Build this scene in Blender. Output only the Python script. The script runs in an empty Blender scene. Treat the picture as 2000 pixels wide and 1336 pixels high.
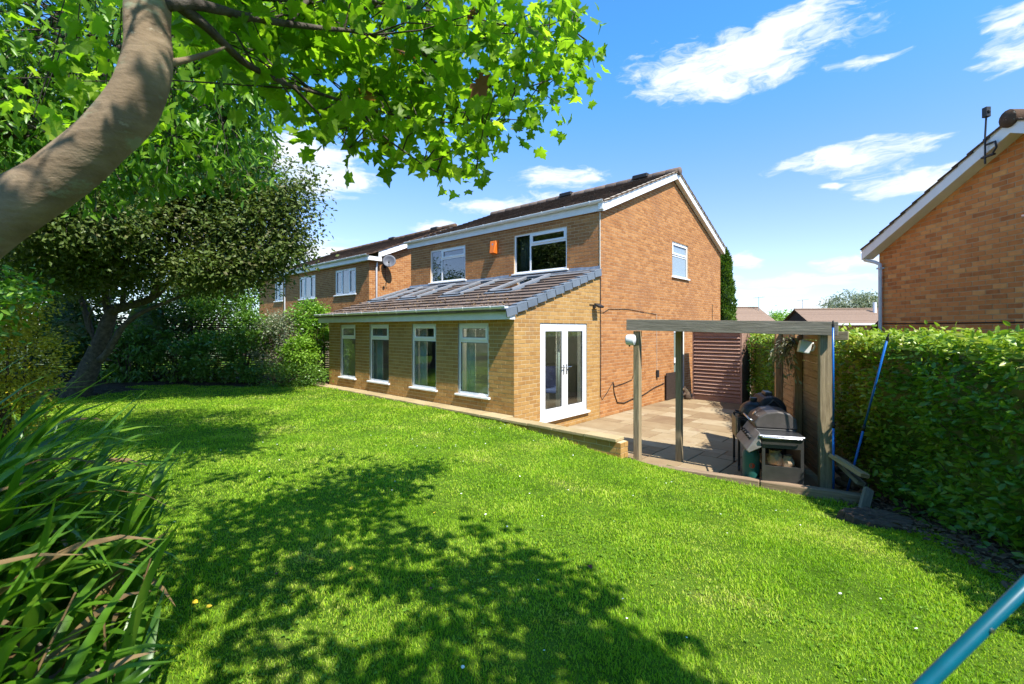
import bpy, math, random
import numpy as np
from mathutils import Matrix, Vector

SC = bpy.context.scene
COL = SC.collection
R = math.radians
random.seed(7)

# ------------------------------------------------------------------ camera
CAM_H = 1.70
FPX = 900.0                                   # focal length in pixels of a 2000 px wide frame
cam = bpy.data.cameras.new('camera')
cam.sensor_width = 36.0
cam.lens = FPX / 2000.0 * 36.0
cam.shift_y = -0.013
cam.clip_start = 0.02
cam.clip_end = 3000
cam.dof.use_dof = True
cam.dof.focus_distance = 9.0
cam.dof.aperture_fstop = 5.0
camo = bpy.data.objects.new('camera', cam)
camo.location = (0, 0, CAM_H)
camo.rotation_euler = (R(90), 0, 0)
COL.objects.link(camo)
SC.camera = camo

# ------------------------------------------------------------------ sun direction (towards the sun)
SUN_H = Vector((0.545, -0.838, 0)).normalized()
SUN_EL = R(54.5)
SUN_D = Vector((SUN_H.x * math.cos(SUN_EL), SUN_H.y * math.cos(SUN_EL), math.sin(SUN_EL)))

sunl = bpy.data.lights.new('sun', 'SUN')
sunl.energy = 4.4
sunl.angle = R(0.53)
sunl.color = (1.0, 0.955, 0.88)
suno = bpy.data.objects.new('sun', sunl)
suno.rotation_euler = (-SUN_D).to_track_quat('-Z', 'Y').to_euler()
suno.location = (6, -8, 12)
COL.objects.link(suno)

SC.view_settings.view_transform = 'Standard'
SC.view_settings.look = 'None'
SC.view_settings.exposure = 1.17
SC.view_settings.gamma = 1.0
SC.view_settings.use_curve_mapping = False
SC.cycles.max_bounces = 8
SC.cycles.transparent_max_bounces = 16
SC.cycles.diffuse_bounces = 4
SC.cycles.glossy_bounces = 3
SC.cycles.transmission_bounces = 4
SC.cycles.caustics_reflective = False
SC.cycles.caustics_refractive = False
SC.cycles.sample_clamp_indirect = 6.0

# ------------------------------------------------------------------ node helpers
class NT:
    def __init__(s, tree):
        s.t = tree; s.n = tree.nodes; s.l = tree.links
    def node(s, typ, **kw):
        nd = s.n.new(typ)
        for k, v in kw.items():
            if k.startswith('_'): setattr(nd, k[1:], v)
        for k, v in kw.items():
            if not k.startswith('_'): s.put(nd, k, v)
        return nd
    def put(s, nd, k, v):
        sock = nd.inputs[int(k[1:])] if (k[0] == 'i' and k[1:].isdigit()) else nd.inputs[k.replace('__', ' ')]
        if isinstance(v, bpy.types.NodeSocket): s.l.new(v, sock)
        else: sock.default_value = v
    def math(s, op, a, b=None, c=None, clamp=False):
        nd = s.n.new('ShaderNodeMath'); nd.operation = op; nd.use_clamp = clamp
        for i, v in enumerate((a, b, c)):
            if v is None: continue
            if isinstance(v, bpy.types.NodeSocket): s.l.new(v, nd.inputs[i])
            else: nd.inputs[i].default_value = v
        return nd.outputs[0]
    def vmath(s, op, a, b=None):
        nd = s.n.new('ShaderNodeVectorMath'); nd.operation = op
        for i, v in enumerate((a, b)):
            if v is None: continue
            if isinstance(v, bpy.types.NodeSocket): s.l.new(v, nd.inputs[i])
            else: nd.inputs[i].default_value = v
        return nd.outputs[0]
    def mix(s, fac, a, b, blend='MIX'):
        nd = s.n.new('ShaderNodeMix'); nd.data_type = 'RGBA'; nd.blend_type = blend
        for i, v in ((0, fac), (6, a), (7, b)):
            if isinstance(v, bpy.types.NodeSocket): s.l.new(v, nd.inputs[i])
            else:
                if i and len(v) == 3: v = (*v, 1)
                nd.inputs[i].default_value = v
        return nd.outputs[2]
    def ramp(s, fac, stops):
        nd = s.n.new('ShaderNodeValToRGB')
        e = nd.color_ramp.elements
        while len(e) > 1: e.remove(e[-1])
        for i, (p, c) in enumerate(stops):
            el = e[0] if i == 0 else e.new(p)
            el.position = p
            el.color = (*c, 1) if len(c) == 3 else c
        s.l.new(fac, nd.inputs[0])
        return nd.outputs[0]
    def smooth(s, v, lo, hi):
        nd = s.n.new('ShaderNodeMapRange'); nd.interpolation_type = 'SMOOTHSTEP'
        s.l.new(v, nd.inputs[0]); nd.inputs[1].default_value = lo; nd.inputs[2].default_value = hi
        return nd.outputs[0]

# ------------------------------------------------------------------ world: Nishita sky and clouds
def build_world():
    w = bpy.data.worlds.new('World'); SC.world = w; w.use_nodes = True
    t = NT(w.node_tree); t.n.clear()
    sky = t.node('ShaderNodeTexSky', _sky_type='NISHITA', _sun_disc=False)
    sky.sun_elevation = SUN_EL
    sky.sun_rotation = math.atan2(SUN_H.x, SUN_H.y)
    sky.air_density = 1.0; sky.dust_density = 0.15; sky.ozone_density = 3.0; sky.altitude = 60
    tc = t.node('ShaderNodeTexCoord')
    d = tc.outputs['Generated']
    sep = t.node('ShaderNodeSeparateXYZ', i0=d)
    x, y, z = sep.outputs
    az = t.math('ARCTAN2', x, y)
    el = t.math('ARCSINE', z)
    ang = t.node('ShaderNodeCombineXYZ', i0=az, i1=t.math('MULTIPLY', el, 2.2), i2=0.0)
    warp = t.node('ShaderNodeTexNoise', _noise_dimensions='3D', Vector=ang.outputs[0], Scale=9.0, Detail=3.0, Roughness=0.55)
    wsep = t.node('ShaderNodeSeparateXYZ', i0=warp.outputs['Color'])
    az = t.math('MULTIPLY_ADD', t.math('SUBTRACT', wsep.outputs[0], 0.5), 0.14, az)
    el2 = t.math('MULTIPLY_ADD', t.math('SUBTRACT', wsep.outputs[1], 0.5), 0.045, el)
    # the separate clouds: pixel centre and half sizes as seen in the picture, turned into azimuth and elevation
    blobs = [(1440, 112, 235, 58), (1400, 160, 170, 32), (1545, 45, 105, 36), (1690, 128, 70, 14), (1975, 100, 75, 40), (1985, 25, 80, 28),
             (1670, 305, 135, 30), (1775, 352, 120, 32), (1640, 360, 45, 10), (630, 335, 115, 55), (570, 300, 80, 45),
             (1100, 350, 90, 22), (1010, 405, 120, 24), (845, 440, 40, 14), (1560, 545, 170, 16), (1660, 512, 85, 15),
             (1600, 592, 150, 11), (1500, 570, 110, 9), (1440, 505, 45, 16), (590, 500, 100, 42), (300, 420, 160, 60), (2230, 330, 160, 50),
             (-160, 250, 200, 90), (2300, 560, 260, 40)]
    cl = None
    for px, py, hw, hh in blobs:
        a0 = math.atan2((px - 1000) / FPX, 1)
        k = 1 / math.cos(a0)
        e0 = math.atan2((642 - py) / FPX, k)
        ha = hw / FPX * math.cos(a0) ** 2; he = hh / FPX * math.cos(e0) ** 2 / k
        dx = t.math('DIVIDE', t.math('SUBTRACT', az, a0), ha * 1.12)
        dz = t.math('DIVIDE', t.math('SUBTRACT', el2, e0), he * 1.15)
        dd = t.math('ADD', t.math('MULTIPLY', dx, dx), t.math('MULTIPLY', dz, dz))
        v = t.math('SUBTRACT', 1.0, dd)
        cl = v if cl is None else t.math('MAXIMUM', cl, v)
    # the same broken cloud all round the sky
    gen = t.node('ShaderNodeTexNoise', _noise_dimensions='3D', Vector=ang.outputs[0], Scale=2.6, Detail=2.0)
    behind = t.smooth(t.math('ABSOLUTE', az), 1.0, 1.35)
    g = t.math('SUBTRACT', t.math('MULTIPLY', t.math('MULTIPLY_ADD', gen.outputs[0], 6.0, -3.7), behind), t.math('SUBTRACT', 1.0, behind))
    cl = t.math('MAXIMUM', cl, g)
    cl = t.math('MAXIMUM', cl, -1.2)
    fb = t.node('ShaderNodeTexNoise', _noise_dimensions='3D', Vector=t.node('ShaderNodeCombineXYZ', i0=az, i1=t.math('MULTIPLY', el2, 3.2), i2=0.3).outputs[0],
                Scale=15.0, Detail=8.0, Roughness=0.62)
    dens = t.math('MULTIPLY_ADD', t.math('SUBTRACT', fb.outputs[0], 0.5), 3.4, cl)
    alpha = t.smooth(dens, -0.05, 1.0)
    shade = t.smooth(dens, 0.3, 2.0)
    white = t.mix(shade, (4.6, 5.1, 5.6), (5.9, 6.0, 6.1))
    hs = t.node('ShaderNodeHueSaturation', Saturation=1.10, Value=1.30, Color=sky.outputs[0])
    tint = t.mix(t.smooth(el, R(9), R(33)), t.mix(t.smooth(el, R(0), R(9)), (0.62, 0.70, 0.90), (0.94, 0.83, 0.92)), (0.56, 1.05, 1.22))
    blue = t.mix(1.0, hs.outputs[0], tint, 'MULTIPLY')
    col = t.mix(t.math('MULTIPLY', alpha, 0.93), blue, white)
    bg = t.node('ShaderNodeBackground', Color=col, Strength=0.097)
    out = t.node('ShaderNodeOutputWorld')
    t.l.new(bg.outputs[0], out.inputs[0])
build_world()

# ------------------------------------------------------------------ materials
MATS = {}
def rgb(r, g, b):      # sRGB 0..255 to linear
    f = lambda c: ((c / 255) / 12.92) if c / 255 <= 0.04045 else (((c / 255) + 0.055) / 1.055) ** 2.4
    return (f(r), f(g), f(b))

def rand_value(t, amount=1.0):
    """one random number for each loose piece: object random for single pieces, island random inside a joined mesh"""
    oi = t.node('ShaderNodeObjectInfo'); ge = t.node('ShaderNodeNewGeometry')
    return t.math('FRACT', t.math('ADD', oi.outputs['Random'], ge.outputs['Random Per Island']))

def pmat(name, stops, scale=6.0, rough=0.7, bump=0.0, bscale=None, spec=0.3, piece=0.0, stretch=None, metal=0.0, detail=6.0,
         patches=None, world=True, distort=0.0):
    """stops: colours over noise; piece: share of the colour that follows a random number per piece; patches: (colour, scale, lo, hi)"""
    m = bpy.data.materials.new(name); m.use_nodes = True
    t = NT(m.node_tree); t.n.clear()
    if world:
        v = t.node('ShaderNodeNewGeometry').outputs['Position']
    else:
        v = t.node('ShaderNodeTexCoord').outputs['Object']
    if stretch:
        v = t.vmath('MULTIPLY', v, stretch)
        if not world:
            oi = t.node('ShaderNodeObjectInfo')
            v = t.vmath('ADD', v, t.node('ShaderNodeCombineXYZ', i0=t.math('MULTIPLY', oi.outputs['Random'], 37.0), i1=t.math('MULTIPLY', oi.outputs['Random'], 91.0), i2=0.0).outputs[0])
    nz = t.node('ShaderNodeTexNoise', Vector=v, Scale=scale, Detail=detail, Roughness=0.6, Distortion=distort)
    fac = nz.outputs[0]
    fac = t.math('MULTIPLY_ADD', t.math('SUBTRACT', fac, 0.5), 1.7, 0.5, clamp=True)
    if piece > 0:
        rv = rand_value(t)
        fac = t.math('ADD', t.math('MULTIPLY', fac, 1 - piece), t.math('MULTIPLY', rv, piece))
    n = len(stops)
    col = t.ramp(fac, [(i / max(1, n - 1) * 0.8 + 0.1, c) for i, c in enumerate(stops)]) if n > 1 else None
    if col is None:
        col = t.mix(0.0, stops[0], stops[0])
    if patches:
        for pc, ps, lo, hi in patches:
            pn = t.node('ShaderNodeTexNoise', Vector=v, Scale=ps, Detail=8.0, Roughness=0.68)
            col = t.mix(t.smooth(pn.outputs[0], lo, hi), col, pc)
    b = t.node('ShaderNodeBsdfPrincipled', Base__Color=col, Roughness=rough, Metallic=metal)
    b.inputs['Specular IOR Level'].default_value = spec
    if bump:
        bn = t.node('ShaderNodeTexNoise', Vector=v, Scale=bscale or scale * 4, Detail=5.0, Roughness=0.65)
        bp = t.node('ShaderNodeBump', Strength=bump, Distance=0.01, Height=bn.outputs[0])
        t.l.new(bp.outputs[0], b.inputs['Normal'])
    o = t.node('ShaderNodeOutputMaterial'); t.l.new(b.outputs[0], o.inputs[0])
    MATS[name] = m
    return m

def leafmat(name, stops, trans=0.4, tcol=1.5, rough=0.45, spec=0.35, scale=1.2, amp=1.0):
    m = bpy.data.materials.new(name); m.use_nodes = True
    t = NT(m.node_tree); t.n.clear()
    rv = rand_value(t)
    pos = t.node('ShaderNodeNewGeometry').outputs['Position']
    nz = t.node('ShaderNodeTexNoise', Vector=pos, Scale=scale, Detail=3.0)
    fac = t.math('ADD', t.math('MULTIPLY', rv, 0.6), t.math('MULTIPLY_ADD', t.math('SUBTRACT', nz.outputs[0], 0.5), amp, 0.2), clamp=True)
    n = len(stops)
    col = t.ramp(fac, [(i / (n - 1), c) for i, c in enumerate(stops)])
    b = t.node('ShaderNodeBsdfPrincipled', Base__Color=col, Roughness=rough)
    b.inputs['Specular IOR Level'].default_value = spec
    tl = t.node('ShaderNodeBsdfTranslucent', Color=t.mix(1.0, col, (tcol, tcol * 1.05, tcol * 0.45), 'MULTIPLY'))
    mx = t.node('ShaderNodeMixShader', i0=trans, i1=b.outputs[0], i2=tl.outputs[0])
    o = t.node('ShaderNodeOutputMaterial'); t.l.new(mx.outputs[0], o.inputs[0])
    MATS[name] = m
    return m

def glassmat(name, tint=(0.80, 0.86, 0.83), f0=0.17):
    m = bpy.data.materials.new(name); m.use_nodes = True
    t = NT(m.node_tree); t.n.clear()
    tr = t.node('ShaderNodeBsdfTransparent', Color=(*tint, 1))
    gl = t.node('ShaderNodeBsdfGlossy', Roughness=0.01, Color=(1, 1, 1, 1))
    lw = t.node('ShaderNodeLayerWeight', Blend=0.5)
    fac = t.math('MULTIPLY_ADD', t.math('POWER', lw.outputs['Facing'], 5.0), 1.0 - f0 * 0.6, f0 * 0.6, clamp=True)
    mx = t.node('ShaderNodeMixShader', i0=fac, i1=tr.outputs[0], i2=gl.outputs[0])
    o = t.node('ShaderNodeOutputMaterial'); t.l.new(mx.outputs[0], o.inputs[0])
    MATS[name] = m
    return m

M_BRICK = pmat('main_brick', [(0.27, 0.112, 0.040), (0.355, 0.155, 0.055), (0.40, 0.184, 0.066), (0.455, 0.222, 0.084)], scale=9, rough=0.9, bump=0.5, bscale=90, spec=0.15, piece=0.62,
               patches=[((0.32, 0.142, 0.057), 0.8, 0.50, 0.68), ((0.42, 0.24, 0.12), 2.3, 0.62, 0.78), ((0.20, 0.095, 0.045), 1.7, 0.66, 0.80)])
M_MORT = pmat('main_mortar', [(0.48, 0.33, 0.19), (0.60, 0.44, 0.28)], scale=14, rough=0.95, bump=0.4, bscale=120, spec=0.1)
M_BRICKX = pmat('extension_brick', [(0.30, 0.155, 0.050), (0.365, 0.20, 0.064), (0.40, 0.23, 0.076), (0.45, 0.265, 0.094)], scale=9, rough=0.9, bump=0.5, bscale=90, spec=0.15, piece=0.55, patches=[((0.31, 0.17, 0.07), 1.0, 0.56, 0.72), ((0.46, 0.31, 0.15), 2.1, 0.64, 0.80)])
M_MORTX = pmat('extension_mortar', [(0.50, 0.39, 0.22), (0.62, 0.50, 0.31)], scale=14, rough=0.95, bump=0.4, bscale=120, spec=0.1)
M_BRICKR = pmat('neighbour_brick', [(0.42, 0.14, 0.045), (0.62, 0.22, 0.066), (0.68, 0.255, 0.08), (0.78, 0.36, 0.12)], scale=7, rough=0.9, bump=0.5, bscale=90, spec=0.15, piece=0.66, patches=[((0.50, 0.19, 0.065), 0.7, 0.56, 0.74), ((0.66, 0.33, 0.14), 1.9, 0.66, 0.8)])
M_WHITE = pmat('white_upvc', [(0.76, 0.77, 0.77), (0.82, 0.82, 0.82)], scale=3, rough=0.35, spec=0.45)
M_WPAINT = pmat('white_painted_board', [(0.70, 0.70, 0.68), (0.80, 0.80, 0.79)], scale=4, rough=0.45, spec=0.4, patches=[((0.52, 0.52, 0.47), 5, 0.62, 0.85)])
M_GREYP = pmat('grey_upvc_pipe', [(0.60, 0.61, 0.63), (0.68, 0.69, 0.71)], scale=5, rough=0.4, spec=0.4)
M_GASKET = pmat('black_gasket', [(0.02, 0.02, 0.02), (0.03, 0.03, 0.03)], rough=0.6)
M_TILE = pmat('dark_roof_tile', [(0.062, 0.040, 0.028), (0.10, 0.064, 0.044), (0.15, 0.095, 0.064)], scale=7, rough=1.0, bump=0.9, bscale=45, spec=0.03, piece=0.5,
              patches=[((0.34, 0.30, 0.23), 17, 0.59, 0.68), ((0.10, 0.10, 0.05), 7, 0.60, 0.76)])
M_TILEX = pmat('extension_roof_tile', [(0.095, 0.072, 0.058), (0.145, 0.108, 0.088), (0.20, 0.152, 0.124)], scale=6, rough=0.9, bump=0.8, bscale=50, spec=0.2, piece=0.5,
               patches=[((0.24, 0.15, 0.065), 8, 0.57, 0.70), ((0.33, 0.28, 0.22), 22, 0.66, 0.74)])
M_TILEF = pmat('pale_brown_roof_tile', [(0.20, 0.135, 0.095), (0.28, 0.195, 0.14)], scale=5, rough=0.9, bump=0.5, piece=0.5)
M_CAP = pmat('slate_blue_verge_cap', [(0.10, 0.125, 0.155), (0.16, 0.19, 0.225)], scale=5, rough=0.5, spec=0.4, piece=0.3)
M_DISH = pmat('dish_grey', [(0.07, 0.075, 0.09), (0.10, 0.105, 0.125)], scale=5, rough=0.5)
M_SKYF = pmat('skylight_grey', [(0.17, 0.18, 0.195), (0.23, 0.24, 0.26)], scale=6, rough=0.4, spec=0.5)
M_LEAD = pmat('lead_flashing', [(0.13, 0.15, 0.18), (0.30, 0.33, 0.37)], scale=9, rough=0.42, bump=0.6, bscale=14, metal=0.5)
M_VMORT = pmat('verge_mortar', [(0.50, 0.43, 0.33), (0.66, 0.58, 0.47)], scale=12, rough=0.95, bump=0.8, bscale=60)
M_GLASS = glassmat('window_glass')
M_GLASSD = glassmat('reflecting_window_glass', tint=(0.55, 0.60, 0.60), f0=0.26)
M_GLASSK = glassmat('skylight_glass', tint=(0.30, 0.34, 0.36), f0=0.22)
M_FROST = pmat('frosted_glass', [(0.20, 0.26, 0.30), (0.30, 0.36, 0.40)], scale=40, rough=0.18, spec=0.6)
M_PLAST = pmat('white_plaster', [(0.46, 0.47, 0.47), (0.54, 0.55, 0.55)], scale=2, rough=0.9)
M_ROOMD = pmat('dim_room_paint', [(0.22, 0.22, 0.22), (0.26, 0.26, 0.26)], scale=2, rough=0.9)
M_FLOOR = pmat('grey_floor_tile', [(0.36, 0.35, 0.33), (0.44, 0.43, 0.41)], scale=3, rough=0.4)
M_CURT = pmat('blue_grey_curtain', [(0.22, 0.30, 0.33), (0.34, 0.43, 0.46)], scale=5, rough=0.9)
M_CURTW = pmat('white_curtain', [(0.56, 0.57, 0.57), (0.66, 0.67, 0.67)], scale=5, rough=0.9)
M_STEEL = pmat('brushed_steel', [(0.45, 0.45, 0.46), (0.62, 0.62, 0.63)], scale=30, rough=0.32, metal=1.0)
M_BLACK = pmat('black_metal', [(0.012, 0.012, 0.012), (0.03, 0.028, 0.027)], scale=14, rough=0.5, spec=0.4)
M_BLACKP = pmat('black_plastic', [(0.015, 0.015, 0.016), (0.025, 0.025, 0.026)], scale=10, rough=0.55)
M_GREYM = pmat('grey_painted_metal', [(0.035, 0.034, 0.032), (0.06, 0.056, 0.052)], scale=8, rough=0.42, spec=0.45, metal=0.2)
M_PANEL = pmat('dull_control_panel', [(0.16, 0.145, 0.13), (0.25, 0.23, 0.21)], scale=7, rough=0.5, spec=0.4)
M_HOOD = pmat('weathered_grey_hood', [(0.055, 0.048, 0.042), (0.10, 0.086, 0.076)], scale=6, rough=0.5, spec=0.4, metal=0.1, patches=[((0.15, 0.13, 0.115), 4, 0.55, 0.8)])
M_CERAM = pmat('black_ceramic', [(0.012, 0.011, 0.010), (0.045, 0.035, 0.028)], scale=30, rough=0.35, spec=0.5, bump=0.4, bscale=60)
M_GASB = pmat('green_gas_bottle_paint', [(0.012, 0.075, 0.062), (0.02, 0.11, 0.09)], scale=7, rough=0.45, spec=0.4)
M_RED = pmat('red_paint', [(0.30, 0.03, 0.02), (0.40, 0.05, 0.03)], scale=9, rough=0.5)
M_ORANGE = pmat('orange_alarm_plastic', [(0.62, 0.13, 0.012), (0.70, 0.17, 0.02)], scale=5, rough=0.4)
M_VELVET = pmat('blue_velvet', [(0.05, 0.06, 0.17), (0.15, 0.17, 0.36)], scale=9, rough=0.8)
M_BLUE = pmat('blue_pole_paint', [(0.004, 0.085, 0.33), (0.008, 0.13, 0.44)], scale=20, rough=0.3, spec=0.5)
M_TEAL = pmat('teal_pole_paint', [(0.0, 0.065, 0.10), (0.0, 0.10, 0.145)], scale=15, rough=0.3, spec=0.5)
def wood(name, a, b, c, rough=0.85):
    return pmat(name, [a, b, c], scale=1.0, rough=rough, bump=0.55, bscale=2.0, stretch=(3.0, 34.0, 34.0), world=False, spec=0.2, piece=0.22, distort=0.7,
                patches=[(tuple(x * 0.55 for x in a), 0.9, 0.68, 0.82)])
M_WGREY = wood('weathered_grey_timber', (0.14, 0.118, 0.085), (0.235, 0.20, 0.15), (0.34, 0.30, 0.235))
M_WPOST = wood('weathered_post_timber', (0.14, 0.105, 0.06), (0.25, 0.195, 0.115), (0.36, 0.29, 0.18))
M_WBOARD = wood('brown_board', (0.24, 0.125, 0.055), (0.40, 0.235, 0.11), (0.52, 0.33, 0.17))
M_WSHED = wood('red_brown_louvre_wood', (0.20, 0.105, 0.075), (0.31, 0.185, 0.135), (0.44, 0.29, 0.22))
M_WSLEEP = wood('sleeper_timber', (0.14, 0.09, 0.055), (0.23, 0.16, 0.10), (0.33, 0.24, 0.16))
M_WFENCE = wood('dark_fence_slat', (0.028, 0.024, 0.02), (0.055, 0.046, 0.038), (0.10, 0.085, 0.07))
M_WOAK = wood('pale_side_shelf_wood', (0.26, 0.15, 0.07), (0.40, 0.26, 0.13), (0.50, 0.35, 0.19))
M_DKBOARD = wood('dark_brown_board', (0.022, 0.015, 0.012), (0.04, 0.028, 0.022), (0.06, 0.04, 0.03))
M_STONE = pmat('sandstone_flag', [(0.185, 0.12, 0.066), (0.25, 0.178, 0.098), (0.30, 0.225, 0.13), (0.37, 0.305, 0.20)], scale=2.2, rough=0.85, bump=0.5, bscale=26, spec=0.2, piece=0.6,
               patches=[((0.22, 0.14, 0.085), 3.2, 0.55, 0.75), ((0.13, 0.105, 0.075), 9, 0.64, 0.80)])
M_COPE = pmat('sandstone_coping', [(0.27, 0.205, 0.105), (0.37, 0.285, 0.15), (0.44, 0.35, 0.20)], scale=4, rough=0.88, bump=0.6, bscale=30, spec=0.2, piece=0.4,
              patches=[((0.22, 0.19, 0.11), 6, 0.60, 0.8)])
M_JOINT = pmat('paving_joint', [(0.14, 0.11, 0.08), (0.22, 0.18, 0.13)], scale=20, rough=0.95, bump=0.5)
M_SOIL = pmat('dark_soil', [(0.022, 0.015, 0.010), (0.05, 0.035, 0.022), (0.085, 0.062, 0.04)], scale=9, rough=0.95, bump=1.0, bscale=40, spec=0.1)
M_LAWNB = pmat('lawn_underlayer', [(0.035, 0.07, 0.006), (0.06, 0.11, 0.010), (0.10, 0.16, 0.018)], scale=3.5, rough=0.95, bump=0.8, bscale=70, spec=0.05,
               patches=[((0.13, 0.13, 0.035), 1.1, 0.56, 0.76)])
M_GROUND = pmat('far_ground', [(0.05, 0.075, 0.02), (0.09, 0.11, 0.035)], scale=0.3, rough=0.95)
M_GRASS = leafmat('grass_blade', [(0.115, 0.25, 0.008), (0.19, 0.37, 0.012), (0.29, 0.48, 0.018), (0.43, 0.55, 0.045), (0.62, 0.62, 0.17)], trans=0.45, tcol=1.35, rough=0.5, spec=0.2, scale=1.1, amp=1.35)
M_CLOVER = leafmat('clover_leaf', [(0.09, 0.20, 0.010), (0.14, 0.27, 0.014), (0.19, 0.33, 0.025)], trans=0.3, tcol=1.3)
M_MAPLE = leafmat('maple_leaf', [(0.06, 0.135, 0.008), (0.11, 0.22, 0.012), (0.20, 0.34, 0.022), (0.37, 0.48, 0.06)], trans=0.60, tcol=1.8, rough=0.42, spec=0.3)
M_MAPLER = leafmat('red_maple_leaf', [(0.16, 0.07, 0.03), (0.26, 0.11, 0.05)], trans=0.4, tcol=1.3)
M_CHERRY = leafmat('cherry_leaf', [(0.05, 0.13, 0.010), (0.09, 0.21, 0.016), (0.155, 0.31, 0.028), (0.27, 0.41, 0.07)], trans=0.46, tcol=1.5, rough=0.38, spec=0.4)
M_APPLE = leafmat('small_olive_leaf', [(0.05, 0.08, 0.013), (0.07, 0.115, 0.018), (0.10, 0.15, 0.026), (0.13, 0.165, 0.04), (0.15, 0.12, 0.065)], trans=0.32, tcol=1.2, rough=0.5, spec=0.35)
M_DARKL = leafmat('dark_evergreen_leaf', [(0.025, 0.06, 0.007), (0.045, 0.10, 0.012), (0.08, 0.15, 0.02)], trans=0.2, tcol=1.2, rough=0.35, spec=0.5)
M_HEDGE = leafmat('hedge_leaf', [(0.055, 0.15, 0.012), (0.10, 0.23, 0.018), (0.165, 0.32, 0.028), (0.28, 0.43, 0.05)], trans=0.40, tcol=1.35, rough=0.34, spec=0.5)
M_HEDGEY = leafmat('young_hedge_leaf', [(0.13, 0.25, 0.02), (0.22, 0.35, 0.03), (0.33, 0.42, 0.05), (0.42, 0.34, 0.10)], trans=0.35, tcol=1.25, rough=0.36, spec=0.45)
M_LAUREL = leafmat('glossy_shrub_leaf', [(0.05, 0.13, 0.014), (0.09, 0.20, 0.022), (0.15, 0.28, 0.035), (0.23, 0.36, 0.06)], trans=0.35, tcol=1.3, rough=0.3, spec=0.6)
M_LIME = leafmat('lime_green_leaf', [(0.12, 0.24, 0.02), (0.19, 0.35, 0.03), (0.28, 0.42, 0.05)], trans=0.4, tcol=1.3)
M_SAGE = leafmat('grey_green_leaf', [(0.08, 0.115, 0.06), (0.15, 0.19, 0.11), (0.25, 0.28, 0.17), (0.40, 0.36, 0.27)], trans=0.25, tcol=1.2)
M_GOLD = leafmat('golden_variegated_leaf', [(0.12, 0.19, 0.015), (0.35, 0.32, 0.02), (0.52, 0.42, 0.03), (0.60, 0.50, 0.10)], trans=0.3, tcol=1.2)
M_CONIF = leafmat('conifer_spray', [(0.045, 0.10, 0.012), (0.085, 0.165, 0.016), (0.14, 0.23, 0.02)], trans=0.25, tcol=1.2, rough=0.6)
M_IRIS = leafmat('strap_leaf', [(0.025, 0.075, 0.008), (0.055, 0.145, 0.012), (0.105, 0.235, 0.014), (0.23, 0.36, 0.04)], trans=0.42, tcol=1.4, rough=0.33, spec=0.5, scale=2.5)
M_DRY = leafmat('dry_strap_leaf', [(0.12, 0.07, 0.028), (0.21, 0.135, 0.06), (0.29, 0.20, 0.10)], trans=0.3, tcol=1.1)
M_DEBRIS = leafmat('roof_debris', [(0.10, 0.055, 0.02), (0.20, 0.115, 0.045), (0.28, 0.18, 0.08), (0.12, 0.12, 0.04)], trans=0.0, tcol=1.0, rough=0.9)
M_LITTER = leafmat('leaf_litter', [(0.03, 0.02, 0.012), (0.09, 0.055, 0.03), (0.18, 0.12, 0.065), (0.07, 0.09, 0.03)], trans=0.1, tcol=1.0, rough=0.8)
M_YLEAF = pmat('yellow_fallen_leaf', [(0.60, 0.40, 0.02), (0.68, 0.50, 0.05)], scale=40, rough=0.6)
M_RLEAF = pmat('dark_red_fallen_leaf', [(0.07, 0.02, 0.02), (0.13, 0.04, 0.03)], scale=40, rough=0.6)
M_PETAL = pmat('daisy_petal', [(0.78, 0.78, 0.75), (0.82, 0.82, 0.80)], scale=40, rough=0.7)
M_BARK = pmat('smooth_maple_bark', [(0.12, 0.085, 0.052), (0.20, 0.148, 0.096), (0.29, 0.225, 0.15)], scale=6, rough=0.9, bump=0.8, bscale=9, spec=0.1, stretch=(1, 1, 2.2),
              patches=[((0.24, 0.25, 0.17), 4.0, 0.55, 0.63), ((0.075, 0.055, 0.035), 5, 0.60, 0.68), ((0.34, 0.29, 0.21), 13, 0.63, 0.70)])
M_BARKD = pmat('dark_bark', [(0.045, 0.038, 0.032), (0.085, 0.073, 0.062), (0.14, 0.12, 0.10)], scale=14, rough=0.95, bump=1.0, bscale=45, spec=0.1)
M_TWIG = pmat('brown_twig', [(0.05, 0.032, 0.02), (0.10, 0.065, 0.04)], scale=20, rough=0.8)
M_STUMP = pmat('rotten_stump', [(0.045, 0.03, 0.02), (0.09, 0.06, 0.04), (0.15, 0.105, 0.07)], scale=12, rough=0.95, bump=1.0, bscale=50, patches=[((0.07, 0.085, 0.02), 8, 0.58, 0.72)])
M_SPEAK = pmat('white_speaker_plastic', [(0.60, 0.60, 0.58), (0.68, 0.68, 0.66)], scale=6, rough=0.5)
M_DOORG = pmat('grey_green_door', [(0.16, 0.20, 0.17), (0.20, 0.245, 0.21)], scale=4, rough=0.5)
M_CONCR = pmat('pale_concrete', [(0.38, 0.36, 0.33), (0.46, 0.44, 0.41)], scale=9, rough=0.9, bump=0.4)
M_CABLE = pmat('black_cable', [(0.012, 0.012, 0.012), (0.02, 0.02, 0.02)], rough=0.6)
M_PAPER = pmat('brown_paper', [(0.30, 0.20, 0.12), (0.45, 0.33, 0.21)], scale=9, rough=0.9)
def bulbmat():
    m = bpy.data.materials.new('lit_bulb'); m.use_nodes = True
    t = NT(m.node_tree); t.n.clear()
    e = t.node('ShaderNodeEmission', Color=(1.0, 0.55, 0.15, 1), Strength=6.0)
    o = t.node('ShaderNodeOutputMaterial'); t.l.new(e.outputs[0], o.inputs[0]); return m
M_BULB = bulbmat()

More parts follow.
